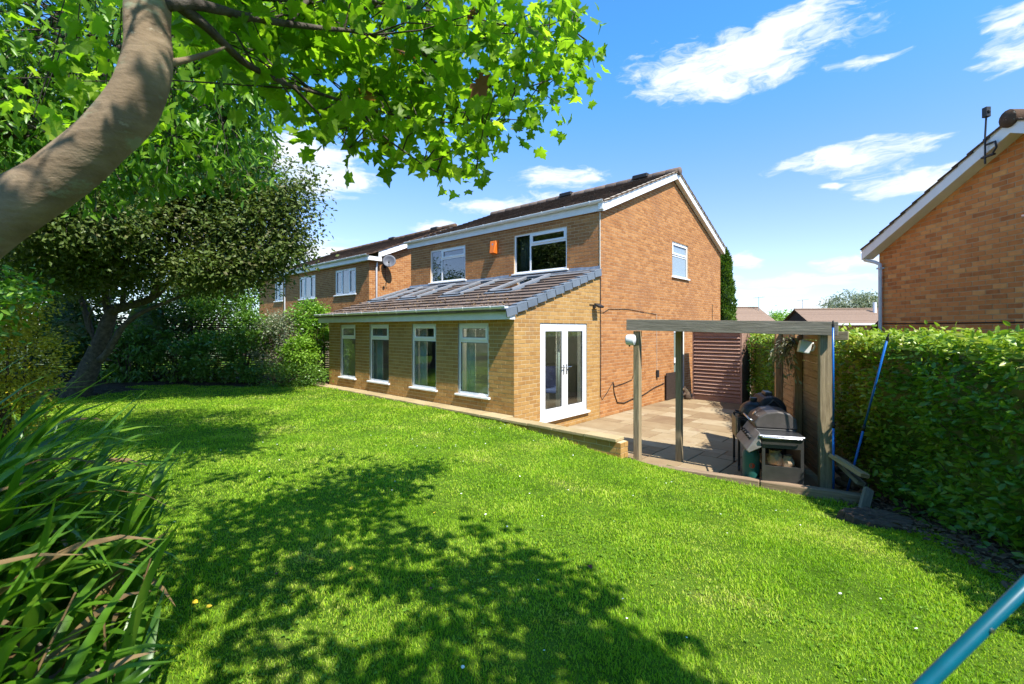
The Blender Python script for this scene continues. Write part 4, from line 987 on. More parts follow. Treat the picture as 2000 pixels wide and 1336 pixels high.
# ------------------------------------------------------------------ far bungalows
def bungalow(name, label, c, rz, length, half, eave, ridge, gable_dark, seed):
    t = thing(name, label, 'bungalow', (c[0], c[1], -0.75), rz)
    z = 0.75
    MB().box(-length / 2, -half, 0.0, length / 2, half, eave + z).build('wall', M_BRICK, t)
    sl = (ridge - eave) / half
    g = MB()
    for s in (-1, 1): g.prism([(s * length / 2, -half, eave + z + 0.001), (s * length / 2, half, eave + z + 0.001), (s * length / 2, 0, ridge + z - 0.02)], (-s * 0.1, 0, 0))
    g.build('gable', M_DKBOARD if gable_dark else M_BRICK, t)
    mb = MB(); rows = 16; a = math.atan(sl); ln = half / math.cos(a) + 0.4; gz_ = ln / rows
    for s in (-1, 1):
        for r in range(rows):
            d0 = r * gz_ - 0.4; d1 = d0 + gz_ + 0.06
            y0 = -s * (half - d0 * math.cos(a)); y1 = -s * (half - d1 * math.cos(a)); z0 = eave + z + d0 * math.sin(a) + 0.07; z1 = eave + z + d1 * math.sin(a) + 0.02
            mb.add([(-length / 2 - 0.3, y0, z0), (length / 2 + 0.3, y0, z0), (length / 2 + 0.3, y1, z1), (-length / 2 - 0.3, y1, z1), (-length / 2 - 0.3, y0, z0 - 0.06), (length / 2 + 0.3, y0, z0 - 0.06)], [(0, 1, 2, 3), (4, 5, 1, 0)])
    roof = mb.build('roof', M_TILEF, t)
    MB().box(-length / 2 - 0.3, -0.15, ridge + z + 0.02, length / 2 + 0.3, 0.15, ridge + z + 0.14).build('ridge', M_TILEF, roof, bevel=0.05)
    MB().box(-length / 2 - 0.2, -half - 0.42, eave + z - 0.20, length / 2 + 0.2, -half - 0.38, eave + z - 0.02).build('fascia', M_WPAINT, t)
    return t
b1 = bungalow('far_bungalow', 'pale tiled bungalow roof beside the narrow conifer behind the house', (23.5, 50), R(4), 6.2, 3.2, 2.3, 3.95, False, 1)
b2 = bungalow('far_bungalow', 'pale tiled bungalow roof with a dark gable and flue beyond the pergola', (37.0, 48), R(-9), 13.5, 3.4, 2.25, 3.72, True, 2)
MB().tube([(0.2, -0.9, 3.9), (0.2, -0.9, 5.15)], 0.16, 10).build('flue', M_GREYP, b2)
def aerial(label, p, h, n):
    t = thing('tv_aerial', label, 'aerial', p)
    MB().tube([(0, 0, 0), (0, 0, h)], 0.03, 6).build('pole', M_STEEL, t)
    mb = MB(); mb.tube([(-0.5, 0, h - 0.1), (0.5, 0, h)], 0.02, 6)
    for k in range(n): x = -0.45 + 0.9 * k / (n - 1); mb.tube([(x, -0.3, h - 0.05 + x * 0.1), (x + 0.05, 0.3, h - 0.05 + x * 0.1)], 0.015, 5)
    mb.build('antenna', M_STEEL, t)
aerial('tall thin aerial rising beside the roof next to the conifer', (26.5, 49.5, 2.9), 2.2, 6)
aerial('small aerial on the dark gable of the far bungalow', (30.9, 49.0, 3.6), 1.2, 6)
aerial('thin aerial standing behind the main roof ridge', L(-9.2, 16, 5.0), 3.4, 5)
# ------------------------------------------------------------------ timber helper
def timber(name, p, q, w, h, mat, parent=None, up=(0, 0, 1), bevel=0.004, PW=None):
    """squared timber from p to q in world coordinates; grain runs along its own x axis"""
    p = Vector(p); q = Vector(q); d = (q - p); ln = d.length; d.normalize(); u = Vector(up); u = (u - d * u.dot(d)).normalized(); v = u.cross(d)
    M = Matrix(((d.x, v.x, u.x, p.x), (d.y, v.y, u.y, p.y), (d.z, v.z, u.z, p.z), (0, 0, 0, 1)))
    if parent is not None:
        PM = PW if PW is not None else Matrix.LocRotScale(parent.location, parent.rotation_euler, None)
        M = PM.inverted() @ M
    mb = MB(); n = max(1, int(ln / 0.5)); o = MB()
    o.box(0, -w / 2, -h / 2, ln, w / 2, h / 2)
    ob = obj(name, o.mesh(name, mat), parent, M)
    if bevel:
        b = ob.modifiers.new('bevel', 'BEVEL'); b.width = bevel; b.segments = 2
    return ob

# ------------------------------------------------------------------ low wall with coping, patio, sleepers
def build_coping():
    t = thing('retaining_wall', 'low brick retaining wall with sandstone coping along the lawn edge', 'wall', HO, HRZ)
    rng = random.Random(5); x = -9.0
    cb = MB(); 
    while x < 2.55:
        ln = rng.choice((0.56, 0.6, 0.6, 0.64)); x1 = min(x + ln, 2.56)
        if x1 - x < 0.25: break
        yb = -0.012 if x1 < 0.02 else -0.10
        o = MB().box(-(x1 - x) / 2 + 0.004, -0.36, -0.05, (x1 - x) / 2 - 0.004, yb, 0.0)
        ob = o.build('coping_stone', M_COPE, t, bevel=0.008, segs=2, loc=((x + x1) / 2, rng.uniform(-0.006, 0.006), rng.uniform(-0.004, 0.004)), rot=(rng.uniform(-0.006, 0.006), 0, rng.uniform(-0.006, 0.006)))
        x = x1
    core = MB().box(-8.98, -0.322, -0.75, 2.492, -0.13, -0.052).build('wall_core', M_MORTX, t)
    MFc = wall_matrix((0, -0.33, -0.056), (1, 0, 0), (0, 1, 0)); MEc = wall_matrix((2.50, 0, -0.056), (0, 1, 0), (-1, 0, 0))
    bp = brick_pieces(MFc, [(-2.0, -0.6), (2.50, -0.6), (2.50, 0.0), (-2.0, 0.0)], (), seed=31) + brick_pieces(MEc, [(-0.33, -0.6), (-0.10, -0.6), (-0.10, 0.0), (-0.33, 0.0)], (), seed=32)
    place_pieces('brick', bp, M_BRICKX, core, HM, 60, 'brickwork')
build_coping()

def build_patio():
    base = MB().quad((-0.02, -0.2, -0.498), (9.5, -0.2, -0.498), (9.5, 15, -0.498), (-0.02, 15, -0.498)).build('patio', M_JOINT, None, loc=HO, rot=(0, 0, HRZ))
    tag(base, kind='structure')
    rng = random.Random(11); m = 0.30; nx, ny = 28, 48; occ = [[False] * ny for _ in range(nx)]
    x0, y0 = 0.03, -0.08; meshes = {}
    sizes = [(2, 3), (3, 2), (2, 2), (2, 1), (1, 2), (3, 3), (2, 3), (3, 2), (1, 1)]
    for k in range(ny):
        for i in range(nx):
            if occ[i][k]: continue
            opts = sizes[:]; rng.shuffle(opts); opts.append((1, 1))
            for a, b in opts:
                if i + a <= nx and k + b <= ny and not any(occ[i + u][k + v] for u in range(a) for v in range(b)): break
            for u in range(a):
                for v in range(b): occ[i + u][k + v] = True
            cx = x0 + (i + a / 2) * m; cy = y0 + (k + b / 2) * m
            w = L(cx, cy)
            if w.x > float(hedge_x(w.y)) + 0.5 or (cx > 2.5 and cy < 0.05 + (cx - 2.6) * 0.2) or cy > 13.6: continue
            key = (a, b, rng.randrange(3))
            if key not in meshes:
                r2 = random.Random(str(key)); hx, hy = a * m / 2 - 0.007, b * m / 2 - 0.007
                ring = []
                for (p, q) in (((-hx, -hy), (hx, -hy)), ((hx, -hy), (hx, hy)), ((hx, hy), (-hx, hy)), ((-hx, hy), (-hx, -hy))):
                    for s in range(4):
                        f = s / 4; ring.append((p[0] + (q[0] - p[0]) * f + r2.uniform(-0.005, 0.003) * (1 if s else 0.4), p[1] + (q[1] - p[1]) * f + r2.uniform(-0.005, 0.003) * (1 if s else 0.4)))
                n = len(ring); top = [(p[0] * 0.985, p[1] * 0.985, 0.018 + r2.uniform(-0.001, 0.001)) for p in ring]; mid = [(p[0], p[1], 0.012) for p in ring]; bot = [(p[0], p[1], -0.02) for p in ring]
                meshes[key] = MB().add(top + mid + bot, [tuple(range(n))] + [(i_, (i_ + 1) % n, n + (i_ + 1) % n, n + i_) for i_ in range(n)] + [(n + i_, n + (i_ + 1) % n, 2 * n + (i_ + 1) % n, 2 * n + i_) for i_ in range(n)]).mesh('flagstone', M_STONE)
            obj('flagstone', meshes[key], base, Matrix.Translation((cx, cy, -0.498 + rng.uniform(-0.0015, 0.002))) @ Matrix.Rotation(math.pi * rng.randrange(2), 4, 'Z') @ Matrix.Rotation(rng.uniform(-0.004, 0.004), 4, 'X'))
build_patio()

def build_sleepers():
    t = thing('sleeper_edging', 'long brown timber sleepers edging the sunken patio beside the lawn', 'edging', L(2.58, -0.13, -0.56), 0)
    a = L(2.56, -0.18, -0.445); b = L(5.40, 0.32, -0.405); m = a.lerp(b, 0.62)
    timber('sleeper', a, a.lerp(b, 0.618), 0.125, 0.20, M_WSLEEP, t, bevel=0.012); timber('sleeper', a.lerp(b, 0.622), b, 0.125, 0.20, M_WSLEEP, t, bevel=0.012)
build_sleepers()

# ------------------------------------------------------------------ pergola
PD = Vector((0.30, 0.954, 0)).normalized()           # along the boarded screen
PN = Vector((-PD.y, PD.x, 0))                         # to the patio
P3 = L(4.99, 0.55, PATIO_Z)
def build_pergola():
    t = thing('pergola', 'weathered timber pergola with a boarded screen over the barbecues', 'pergola', L(2.44, 0.33, PATIO_Z), 0)
    p1 = L(2.44, 0.33, PATIO_Z); ex = (L(1, 0) - L(0, 0)).normalized(); ey = (L(0, 1) - L(0, 0)).normalized()
    up = Vector((0, 0, 1))
    timber('beam', L(2.30, 0.235, 1.765), L(5.14, 0.455, 1.70), 0.05, 0.178, M_WGREY, t)
    timber('post', p1 - up * 0.05, p1 + up * 2.14, 0.10, 0.10, M_WPOST, t, up=ey)
    p2 = L(2.944, 0.80, PATIO_Z); timber('post', p2 - up * 0.05, p2 + up * 2.18, 0.095, 0.085, M_WPOST, t, up=ey)
    timber('post', P3 - up * 0.1, P3 + up * 2.10, 0.15, 0.10, M_WPOST, t, up=PD)
    # rear bearer and roof boards behind the front beam
    timber('bearer', L(2.42, 1.10, 1.74), L(4.98, 1.32, 1.70), 0.05, 0.12, M_WGREY, t)
    for k in range(18):
        x = 2.42 + k * 0.146; timber('roof_board', L(x, 0.30 + (x - 2.3) * 0.078, 1.792 - (x - 2.3) * 0.023), L(x, 1.20 + (x - 2.3) * 0.12, 1.835 - (x - 2.3) * 0.015), 0.138, 0.018, M_WGREY, t, bevel=0.0)
    # screen: posts and boards on the hedge side of them
    posts = [0.0, 1.25, 2.45]
    for s in posts[1:]:
        b = P3 + PD * s; timber('post', b - up * 0.05, b + up * (2.13 if s > 2 else 2.10), 0.10, 0.10, M_WBOARD, t, up=PD)
    rng = random.Random(2); z = 0.10; k = 0
    while z < 2.12:
        hgt = rng.choice((0.095, 0.11, 0.12)); off = -PN * (0.07 + rng.uniform(-0.002, 0.002))
        a = P3 + off + PD * -0.02; b = P3 + off + PD * 2.50
        timber('board', a + up * (z + hgt / 2), b + up * (z + hgt / 2 + rng.uniform(-0.004, 0.004)), 0.022, hgt - 0.006, M_WBOARD, t, up=up)
        z += hgt
    # rail across the post heads towards the hedge
    timber('rail', P3 + Vector((0.02, 0.02, 2.09)) , P3 + Vector((0.02, 0.02, 2.09)) + ex * 0.24, 0.06, 0.11, M_WPOST, t)
    timber('cap_rail', P3 - PN * 0.08 + up * 2.15, P3 - PN * 0.08 + up * 2.15 + PD * 2.5, 0.07, 0.035, M_WBOARD, t)
build_pergola()

def build_speakers():
    ex = (L(1, 0) - L(0, 0)).normalized()
    t = thing('wall_speaker', 'round white speaker on the front pergola post nearest the house', 'speaker', P(1232, 664, 7.45), HRZ + R(12))
    RM = Matrix.Rotation(math.pi / 2, 4, 'Y')
    MB().lathe([(0.05, -0.075), (0.078, -0.068), (0.086, -0.05), (0.086, 0.05), (0.082, 0.062), (0.07, 0.066)], 28, RM).build('speaker_body', M_SPEAK, t, smooth=True)
    MB().lathe([(0.064, 0.0665), (0.062, 0.071), (0.02, 0.074)], 28, RM).build('speaker_grille', M_GREYP, t, smooth=True)
    MB().tube([(-0.02, 0, -0.075), (-0.02, 0, -0.11)], 0.012, 8).build('aerial_stub', M_BLACK, t)
    MB().tube([(0.02, 0.05, 0.0), (0.04, 0.12, 0.0)], 0.02, 8).build('bracket', M_BLACK, t)
    t = thing('wall_speaker', 'tilted square white speaker on the boarded pergola screen', 'speaker', P3 + PN * 0.16 + PD * 0.28 + Vector((0, 0, 1.93)), math.atan2(PD.y, PD.x) - R(90))
    BM = Matrix.Rotation(R(12), 4, 'Y')
    MB().box(-0.075, -0.06, -0.085, 0.065, 0.05, 0.085, BM).build('speaker_body', M_SPEAK, t, bevel=0.014, segs=3)
    MB().tube([(0.06, 0, 0.03), (0.10, 0.0, 0.05), (0.12, 0, 0.01), (0.10, 0, -0.05), (0.06, 0, -0.06)], 0.014, 8).build('bracket', M_SPEAK, t, smooth=True)
build_speakers()

# ------------------------------------------------------------------ louvred store, board, ornament
def build_store():
    t = thing('louvred_store', 'red-brown louvred timber bin store at the far end of the patio', 'store', L(0.53, 7.63, PATIO_Z), 0)
    z0, z1 = PATIO_Z, 1.62; up = Vector((0, 0, 1)); ey = (L(0, 1) - L(0, 0)).normalized()
    for x in (0.555, 1.935): timber('post', L(x, 7.66, z0), L(x, 7.66, z1), 0.05, 0.05, M_WSHED, t, up=ey)
    timber('plinth', L(0.58, 7.665, z0 + 0.08), L(1.91, 7.665, z0 + 0.08), 0.03, 0.155, M_WSHED, t)
    timber('head_rail', L(0.58, 7.665, z1 - 0.07), L(1.91, 7.665, z1 - 0.07), 0.03, 0.14, M_WSHED, t)
    z = z0 + 0.20
    while z < z1 - 0.17:
        timber('slat', L(0.58, 7.662, z + 0.02), L(1.91, 7.662, z + 0.02), 0.022, 0.118, M_WSHED, t, up=(up * 0.80 - ey * -0.60)); z += 0.107
    b = MB()
    for a_, c_ in (((0.56, 7.69), (0.56, 8.5)), ((1.93, 7.69), (1.93, 8.5)), ((0.56, 8.5), (1.93, 8.5))):
        timber('side_panel', L(*a_, z0 + 1.05), L(*c_, z0 + 1.05), 0.02, 2.05, M_WSHED, t)
    timber('roof_panel', L(1.245, 7.58, z1 + 0.03), L(1.245, 8.58, z1 + 0.0), 1.46, 0.03, M_DKBOARD, t)
build_store()
timber_b = timber('leaning_board', L(0.06, 6.80, PATIO_Z + 0.415), L(0.06, 7.46, PATIO_Z + 0.415), 0.03, 0.82, M_DKBOARD)
tag(timber_b, 'dark brown board standing against the gable beside the side door', 'board')
def build_ornament():
    p = L(0.40, 7.50, PATIO_Z)
    t = thing('garden_ornament', 'small dark animal ornament standing by the corner of the louvred store', 'ornament', p, R(180))
    mb = MB(); mb.tube([(-0.02, 0, 0.0), (-0.03, 0, 0.06), (-0.01, 0, 0.16), (0.03, 0, 0.26), (0.07, 0, 0.32), (0.10, 0, 0.30)], [0.09, 0.105, 0.10, 0.075, 0.055, 0.03], 14); mb.build('body', M_STUMP, t, smooth=True)
    mb = MB(); mb.tube([(0.07, 0, 0.31), (0.14, 0, 0.29), (0.19, 0, 0.25)], [0.05, 0.035, 0.014], 10); mb.build('head', M_STUMP, t, smooth=True)
    mb = MB(); mb.tube([(0.05, 0.05, 0.20), (0.13, 0.06, 0.12), (0.17, 0.06, 0.09)], [0.03, 0.022, 0.014], 8); mb.build('arm', M_STUMP, t, smooth=True)
    for s in (-1, 1): MB().tube([(0.05, s * 0.03, 0.35), (0.04, s * 0.045, 0.40)], [0.022, 0.006], 8).build('ear', M_STUMP, t)
    MB().tube([(-0.09, 0, 0.03), (-0.15, 0.02, 0.02), (-0.17, 0.05, 0.06)], [0.03, 0.02, 0.01], 8).build('tail', M_STUMP, t, smooth=True)
build_ornament()

# ------------------------------------------------------------------ barbecues
BB = Vector((3.80, 5.97, PATIO_Z))
def build_bbq():
    rz = math.atan2(PD.y, PD.x)                    # local x away along the screen, local y to the patio (front)
    t = thing('gas_barbecue', 'grey hooded gas barbecue trolley with side shelf and knobs under the pergola', 'barbecue', BB, rz)
    W = 0.54; Ln = 0.88
    for x in (0.03, Ln - 0.03):
        for y in (0.03, W - 0.06): MB().box(x - 0.018, y - 0.018, 0.05, x + 0.018, y + 0.018, 0.74).build('leg', M_GREYM, t)
    MB().box(0.012, 0.0485, 0.60, 0.05, W - 0.0785, 0.735).build('end_panel', M_GREYM, t); MB().box(0.012, 0.0485, 0.10, 0.04, W - 0.0785, 0.36).build('lower_end_panel', M_GREYM, t)
    MB().box(0.05, 0.05, 0.30, Ln - 0.05, W - 0.1, 0.325).build('lower_shelf', M_WOAK, t); MB().box(0.05, 0.01, 0.06, Ln - 0.05, 0.03, 0.70).build('back_panel', M_GREYM, t)
    # side shelf towards the camera
    sb = MB(); sb.box(-0.02, 0.0, 0.742, 0.30, W, 0.772); sb.build('side_shelf', M_STEEL, t, bevel=0.008)
    MB().tube([(-0.035, 0.03, 0.745), (-0.045, 0.05, 0.745), (-0.045, W - 0.05, 0.745), (-0.035, W - 0.03, 0.745)], 0.012, 8).build('towel_rail', M_STEEL, t, smooth=True)
    # firebox and hood
    MB().box(0.305, 0.02, 0.60, Ln, W - 0.02, 0.80).build('firebox', M_GREYM, t, bevel=0.01)
    prof = [(0.0, 0.802), (W - 0.02, 0.802), (W + 0.0, 0.86), (W - 0.05, 0.95), (W - 0.16, 1.015), (W - 0.29, 1.04), (0.10, 1.015), (0.02, 0.94)]
    MB().prism([(0.30, y, z) for y, z in prof], (0.57, 0, 0)).build('hood', M_HOOD, t, bevel=0.022, segs=3)
    hb = MB(); hb.tube([(0.36, W + 0.0, 0.885), (0.36, W + 0.05, 0.905), (0.81, W + 0.05, 0.905), (0.81, W + 0.0, 0.885)], 0.013, 8); hb.build('hood_handle', M_STEEL, t, smooth=True)
    MB().lathe([(0.035, 0.0), (0.035, 0.012), (0.02, 0.016)], 16, Matrix.Translation((0.58, W - 0.055, 0.962)) @ Matrix.Rotation(R(-52), 4, 'X')).build('thermometer', M_STEEL, t)
    # sloping control panel with knobs at the front
    A = Vector((0, W - 0.015, 0.80)); B = Vector((0, W + 0.15, 0.55)); nrm = Vector((0, 0.25, 0.165)).normalized()
    MB().prism([(0.0, A.y, A.z), (0.0, B.y, B.z), (0.0, B.y - 0.03, B.z - 0.035), (0.0, A.y - 0.02, A.z - 0.20)], (Ln, 0, 0)).build('control_panel', M_PANEL, t, bevel=0.01)
    for k in range(5):
        c = Vector((0.20 + k * 0.13, 0, 0)) + A.lerp(B, 0.48) + nrm * 0.002
        MB().lathe([(0.034, 0.0), (0.034, 0.008), (0.026, 0.012), (0.024, 0.035), (0.018, 0.038)], 16, Matrix.Translation(c) @ nrm.to_track_quat('Z', 'Y').to_matrix().to_4x4()).build('knob', M_BLACKP, t)
    for x, y in ((0.03, 0.03), (0.03, W - 0.06), (Ln - 0.03, 0.03), (Ln - 0.03, W - 0.06)):
        MB().lathe([(0.02, -0.014), (0.034, -0.012), (0.034, 0.012), (0.02, 0.014)], 16, Matrix.Translation((x, y, 0.055)) @ Matrix.Rotation(math.pi / 2, 4, 'X')).build('castor', M_BLACKP, t)
    # what is stored on the shelf: paper sacks
    WP = Matrix.Translation(BB) @ Matrix.Rotation(rz, 4, 'Z')
    for k, (x, y, s, lab) in enumerate(((0.22, 0.30, 0.10, 'crumpled brown paper sack on the lower shelf of the gas barbecue'), (0.16, 0.16, 0.075, 'smaller torn paper bag beside the crumpled sack on the barbecue shelf'))):
        rng = random.Random(k); o = MB(); pr = [(0.3, 0.0), (0.95, 0.1), (1.05, 0.7), (0.9, 1.3), (0.6, 1.7), (0.7, 1.95)]
        o.lathe([(r * s, z * s) for r, z in pr], 12); o.v = [(a + rng.uniform(-1, 1) * s * 0.16, b + rng.uniform(-1, 1) * s * 0.16, c + rng.uniform(-1, 1) * s * 0.08) for a, b, c in o.v]
        s_ = o.build('paper_sack', M_PAPER, None, loc=WP @ Vector((x, y, 0.335))); tag(s_, lab, 'sack')
build_bbq()
def build_gas():
    t = thing('gas_bottle', 'dark green gas bottle standing in front of the gas barbecue', 'gas bottle', (3.33, 6.42, PATIO_Z + 0.02), 0)
    MB().lathe([(0.085, 0.0), (0.10, 0.004), (0.10, 0.05), (0.098, 0.055), (0.105, 0.08), (0.108, 0.12), (0.108, 0.40), (0.10, 0.45), (0.075, 0.485), (0.04, 0.50), (0.03, 0.505)], 28).build('cylinder', M_GASB, t, smooth=True)
    mb = MB(); mb.lathe([(0.025, 0.506), (0.025, 0.54), (0.015, 0.56)], 12); mb.tube([(0, 0, 0.54), (0.05, 0.0, 0.55)], 0.014, 8); mb.build('valve', M_STEEL, t)
    MB().tube([(0.05, 0, 0.55), (0.09, 0.02, 0.60), (0.10, 0.04, 0.72), (0.12, 0.08, 0.80)], 0.010, 8).build('hose', M_RED, t, smooth=True)
    N = Vector((-0.35, -0.93, 0)).normalized(); mb = MB(); pts = []
    for k in range(14):
        a = 2 * math.pi * k / 14; th = math.atan2(N.y, N.x) + 0.036 / 0.109 * math.cos(a); pts.append((0.1092 * math.cos(th), 0.1092 * math.sin(th), 0.28 + 0.036 * math.sin(a)))
    mb.add(pts, [tuple(range(14))]); mb.build('badge', M_RED, t)
build_gas()
def build_kamado():
    rz = math.atan2(PD.y, PD.x); O = Vector((3.78, 7.22, PATIO_Z))
    t = thing('kamado_grill', 'round black ceramic grill on a wheeled stand behind the gas barbecue', 'grill', O, rz)
    MB().lathe([(0.06, 0.52), (0.12, 0.54), (0.18, 0.62), (0.205, 0.72), (0.21, 0.775), (0.205, 0.78)], 32).build('firebowl', M_CERAM, t, smooth=True)
    MB().lathe([(0.215, 0.782), (0.215, 0.81), (0.21, 0.812)], 32).build('rim_band', M_BLACK, t, smooth=True)
    MB().lathe([(0.205, 0.814), (0.203, 0.87), (0.185, 0.94), (0.15, 0.995), (0.10, 1.03), (0.05, 1.045), (0.045, 1.06)], 32).build('dome_lid', M_CERAM, t, smooth=True)
    MB().lathe([(0.05, 1.055), (0.055, 1.06), (0.055, 1.10), (0.02, 1.105)], 20).build('vent_cap', M_BLACK, t)
    MB().tube([(-0.10, 0.19, 0.86), (-0.10, 0.26, 0.87), (0.10, 0.26, 0.87), (0.10, 0.19, 0.86)], 0.014, 8).build('lid_handle', M_BLACK, t, smooth=True)
    q = 0.24
    fr = MB()
    for x in (-q, q): fr.box(x - 0.012, -q, 0.48, x + 0.012, q, 0.505)
    for y in (-q, q): fr.box(-q + 0.013, y - 0.012, 0.481, q - 0.013, y + 0.012, 0.504)
    fr.box(-q + 0.013, -0.012, 0.505, q - 0.013, 0.012, 0.53); fr.build('stand_frame', M_BLACK, t)
    for x in (-q, q):
        for y in (-q, q):
            MB().box(x - 0.016, y - 0.016, 0.085, x + 0.016, y + 0.016, 0.82).build('leg', M_BLACK, t)
            w = MB().lathe([(0.015, -0.013), (0.042, -0.012), (0.042, 0.012), (0.015, 0.013)], 18, Matrix.Translation((x + 0.02, y, 0.043)) @ Matrix.Rotation(math.pi / 2, 4, 'X')).build('castor', M_GREYM, t)
            MB().box(x - 0.012, y - 0.02, 0.05, x + 0.03, y - 0.016, 0.088).build('castor_fork', M_STEEL, w)
    MB().box(-0.20, q + 0.018, 0.50, 0.20, q + 0.04, 0.80).build('folded_side_shelf', M_WOAK, t, bevel=0.006)
    MB().box(-0.14, -q - 0.04, 0.78, 0.16, -q - 0.018, 0.80).build('rear_shelf', M_WOAK, t)
    # black cover bundle hung over the rail behind
    c = P3 + PN * 0.42 + PD * 1.22 + Vector((0, 0, 0))
    t2 = thing('covered_smoker', 'black fabric covered smoker between the grill and the boarded screen', 'smoker', c, rz)
    pr = [(-0.20, 0.0), (0.20, 0.0), (0.215, 0.70), (0.19, 0.98), (0.13, 1.09), (0.0, 1.12), (-0.12, 1.09), (-0.19, 0.98), (-0.215, 0.70)]
    MB().prism([(-0.34, y, z + 0.02) for y, z in pr], (0.68, 0, 0)).build('fabric_cover', M_BLACKP, t2, bevel=0.05, segs=4)
    MB().tube([(-0.36, -0.20, 0.9), (-0.365, 0.0, 1.10), (-0.36, 0.2, 0.9)], 0.012, 6).build('cover_hem', M_GREYM, t2)
    MB().box(-0.10, -0.05, 1.13, 0.18, 0.06, 1.18).build('carry_handle', M_GREYM, t2, bevel=0.015)
build_kamado()

# ------------------------------------------------------------------ poles, boards, logs, stump
def pole(label, a, b, r, mat, joints=(0.5,), hook=True):
    a = Vector(a); b = Vector(b); t = thing('prop_pole', label, 'pole', a, 0); d = b - a
    m = d * joints[0]
    MB().tube([(0, 0, 0), m], r, 14).build('lower_tube', mat, t, smooth=True); MB().tube([m, d], r * 0.86, 14).build('upper_tube', mat, t, smooth=True)
    u = d.normalized(); MB().tube([m - u * 0.035, m + u * 0.035], r * 1.35, 14).build('joint_collar', M_BLACKP, t, smooth=True)
    if hook:
        s = u.orthogonal().normalized(); mb = MB(); mb.tube([d - u * 0.02, d + u * 0.02], r * 1.15, 10); mb.tube([d + u * 0.02, d + u * 0.06 + s * 0.02], r * 0.5, 8); mb.tube([d + u * 0.02, d + u * 0.06 - s * 0.02], r * 0.5, 8); mb.build('forked_tip', M_BLACKP, t)
    return t
pole('blue metal pole standing upright against the pergola post by the hedge', P(1628, 968, 5.93), P(1627, 636, 5.80), 0.0135, M_BLUE, (0.42,))
pole('blue metal pole leaning on the hedge beside the pergola', P(1652, 970, 5.90), P(1733, 662, 5.35), 0.0135, M_BLUE, (0.46,))
tp = pole('thick teal metal pole slanting across the near corner of the lawn', (-0.825, 0.47, 0.115), (1.605, 0.75, 2.035), 0.0108, M_TEAL, (0.18,), hook=False)
MB().tube([Vector((2.43, 0.28, 1.92)) * 0.61 + Vector((0.0, -0.0085, 0)), Vector((2.43, 0.28, 1.92)) * 0.61 + Vector((0.0, -0.0118, 0))], 0.003, 10).build('spring_button', M_STEEL, tp)

def tt(name, label, p, q, w, h, mat, cat='timber', up=(0, 0, 1)):
    return tag(timber(name, p, q, w, h, mat, up=up), label, cat)
tt('offcut_timber', 'pale timber offcut sloping down beside the pergola post', P(1626, 890, 5.95), P(1690, 930, 5.45), 0.12, 0.05, M_WOAK, up=(0.3, -0.4, 1))
tt('offcut_timber', 'second timber offcut under the pale sloping one by the hedge', P(1640, 905, 6.0), P(1682, 945, 5.55), 0.10, 0.05, M_WGREY, up=(0.3, -0.4, 1))
tt('offcut_timber', 'short mossy timber propped at the end of the sleeper edging', P(1684, 1002, 5.30), P(1697, 955, 5.42), 0.10, 0.05, M_WGREY, up=(0, -1, 0.2))
for k, (px, py, D, ll) in enumerate(((1652, 905, 6.15, 'topmost log in the dark heap behind the blue poles'), (1662, 922, 6.0, 'log at the middle of the heap nearest the hedge'), (1646, 925, 6.1, 'log at the middle of the heap nearest the pergola post'), (1668, 940, 5.85, 'bottom log of the heap on the hedge side'), (1655, 945, 5.95, 'bottom log of the heap on the post side'))):
    c = P(px, py, D); rng = random.Random(k); mb = MB(); d = Vector((rng.uniform(-0.3, 0.3), 1, rng.uniform(-0.1, 0.1))).normalized()
    mb.tube([-d * 0.14, d * 0.14], 0.05 + 0.012 * rng.random(), 10); tag(mb.build('firewood_log', M_STUMP, None, loc=c), ll, 'log', 'logs heaped behind the poles')
def build_stump():
    o = MB(); rng = random.Random(8); n = 36; rings = [(1.12, -0.10), (1.06, 0.0), (1.0, 0.07), (0.97, 0.10), (0.7, 0.105), (0.35, 0.095), (0.05, 0.09)]
    jit = [1 + 0.07 * math.sin(k * 0.9) + 0.05 * math.sin(k * 2.3 + 1) for k in range(n)]
    for r, z in rings:
        for k in range(n):
            a = 2 * math.pi * k / n; o.v.append((0.31 * r * jit[k] * math.cos(a), 0.23 * r * jit[k] * math.sin(a), z + rng.uniform(-0.012, 0.012)))
    for i in range(len(rings) - 1):
        for k in range(n): a = i * n + k; b = i * n + (k + 1) % n; o.f.append((a, b, b + n, a + n))
    e = (len(rings) - 1) * n; o.f.append(tuple(range(e, e + n)))
    s = o.build('tree_stump', M_STUMP, None, loc=(3.78, 4.78, gz(3.78, 4.78) - 0.02), rot=(0.02, 0.03, -0.3)); tag(s, 'low rotten tree stump in the hedge shade at the lawn edge', 'stump')
build_stump()

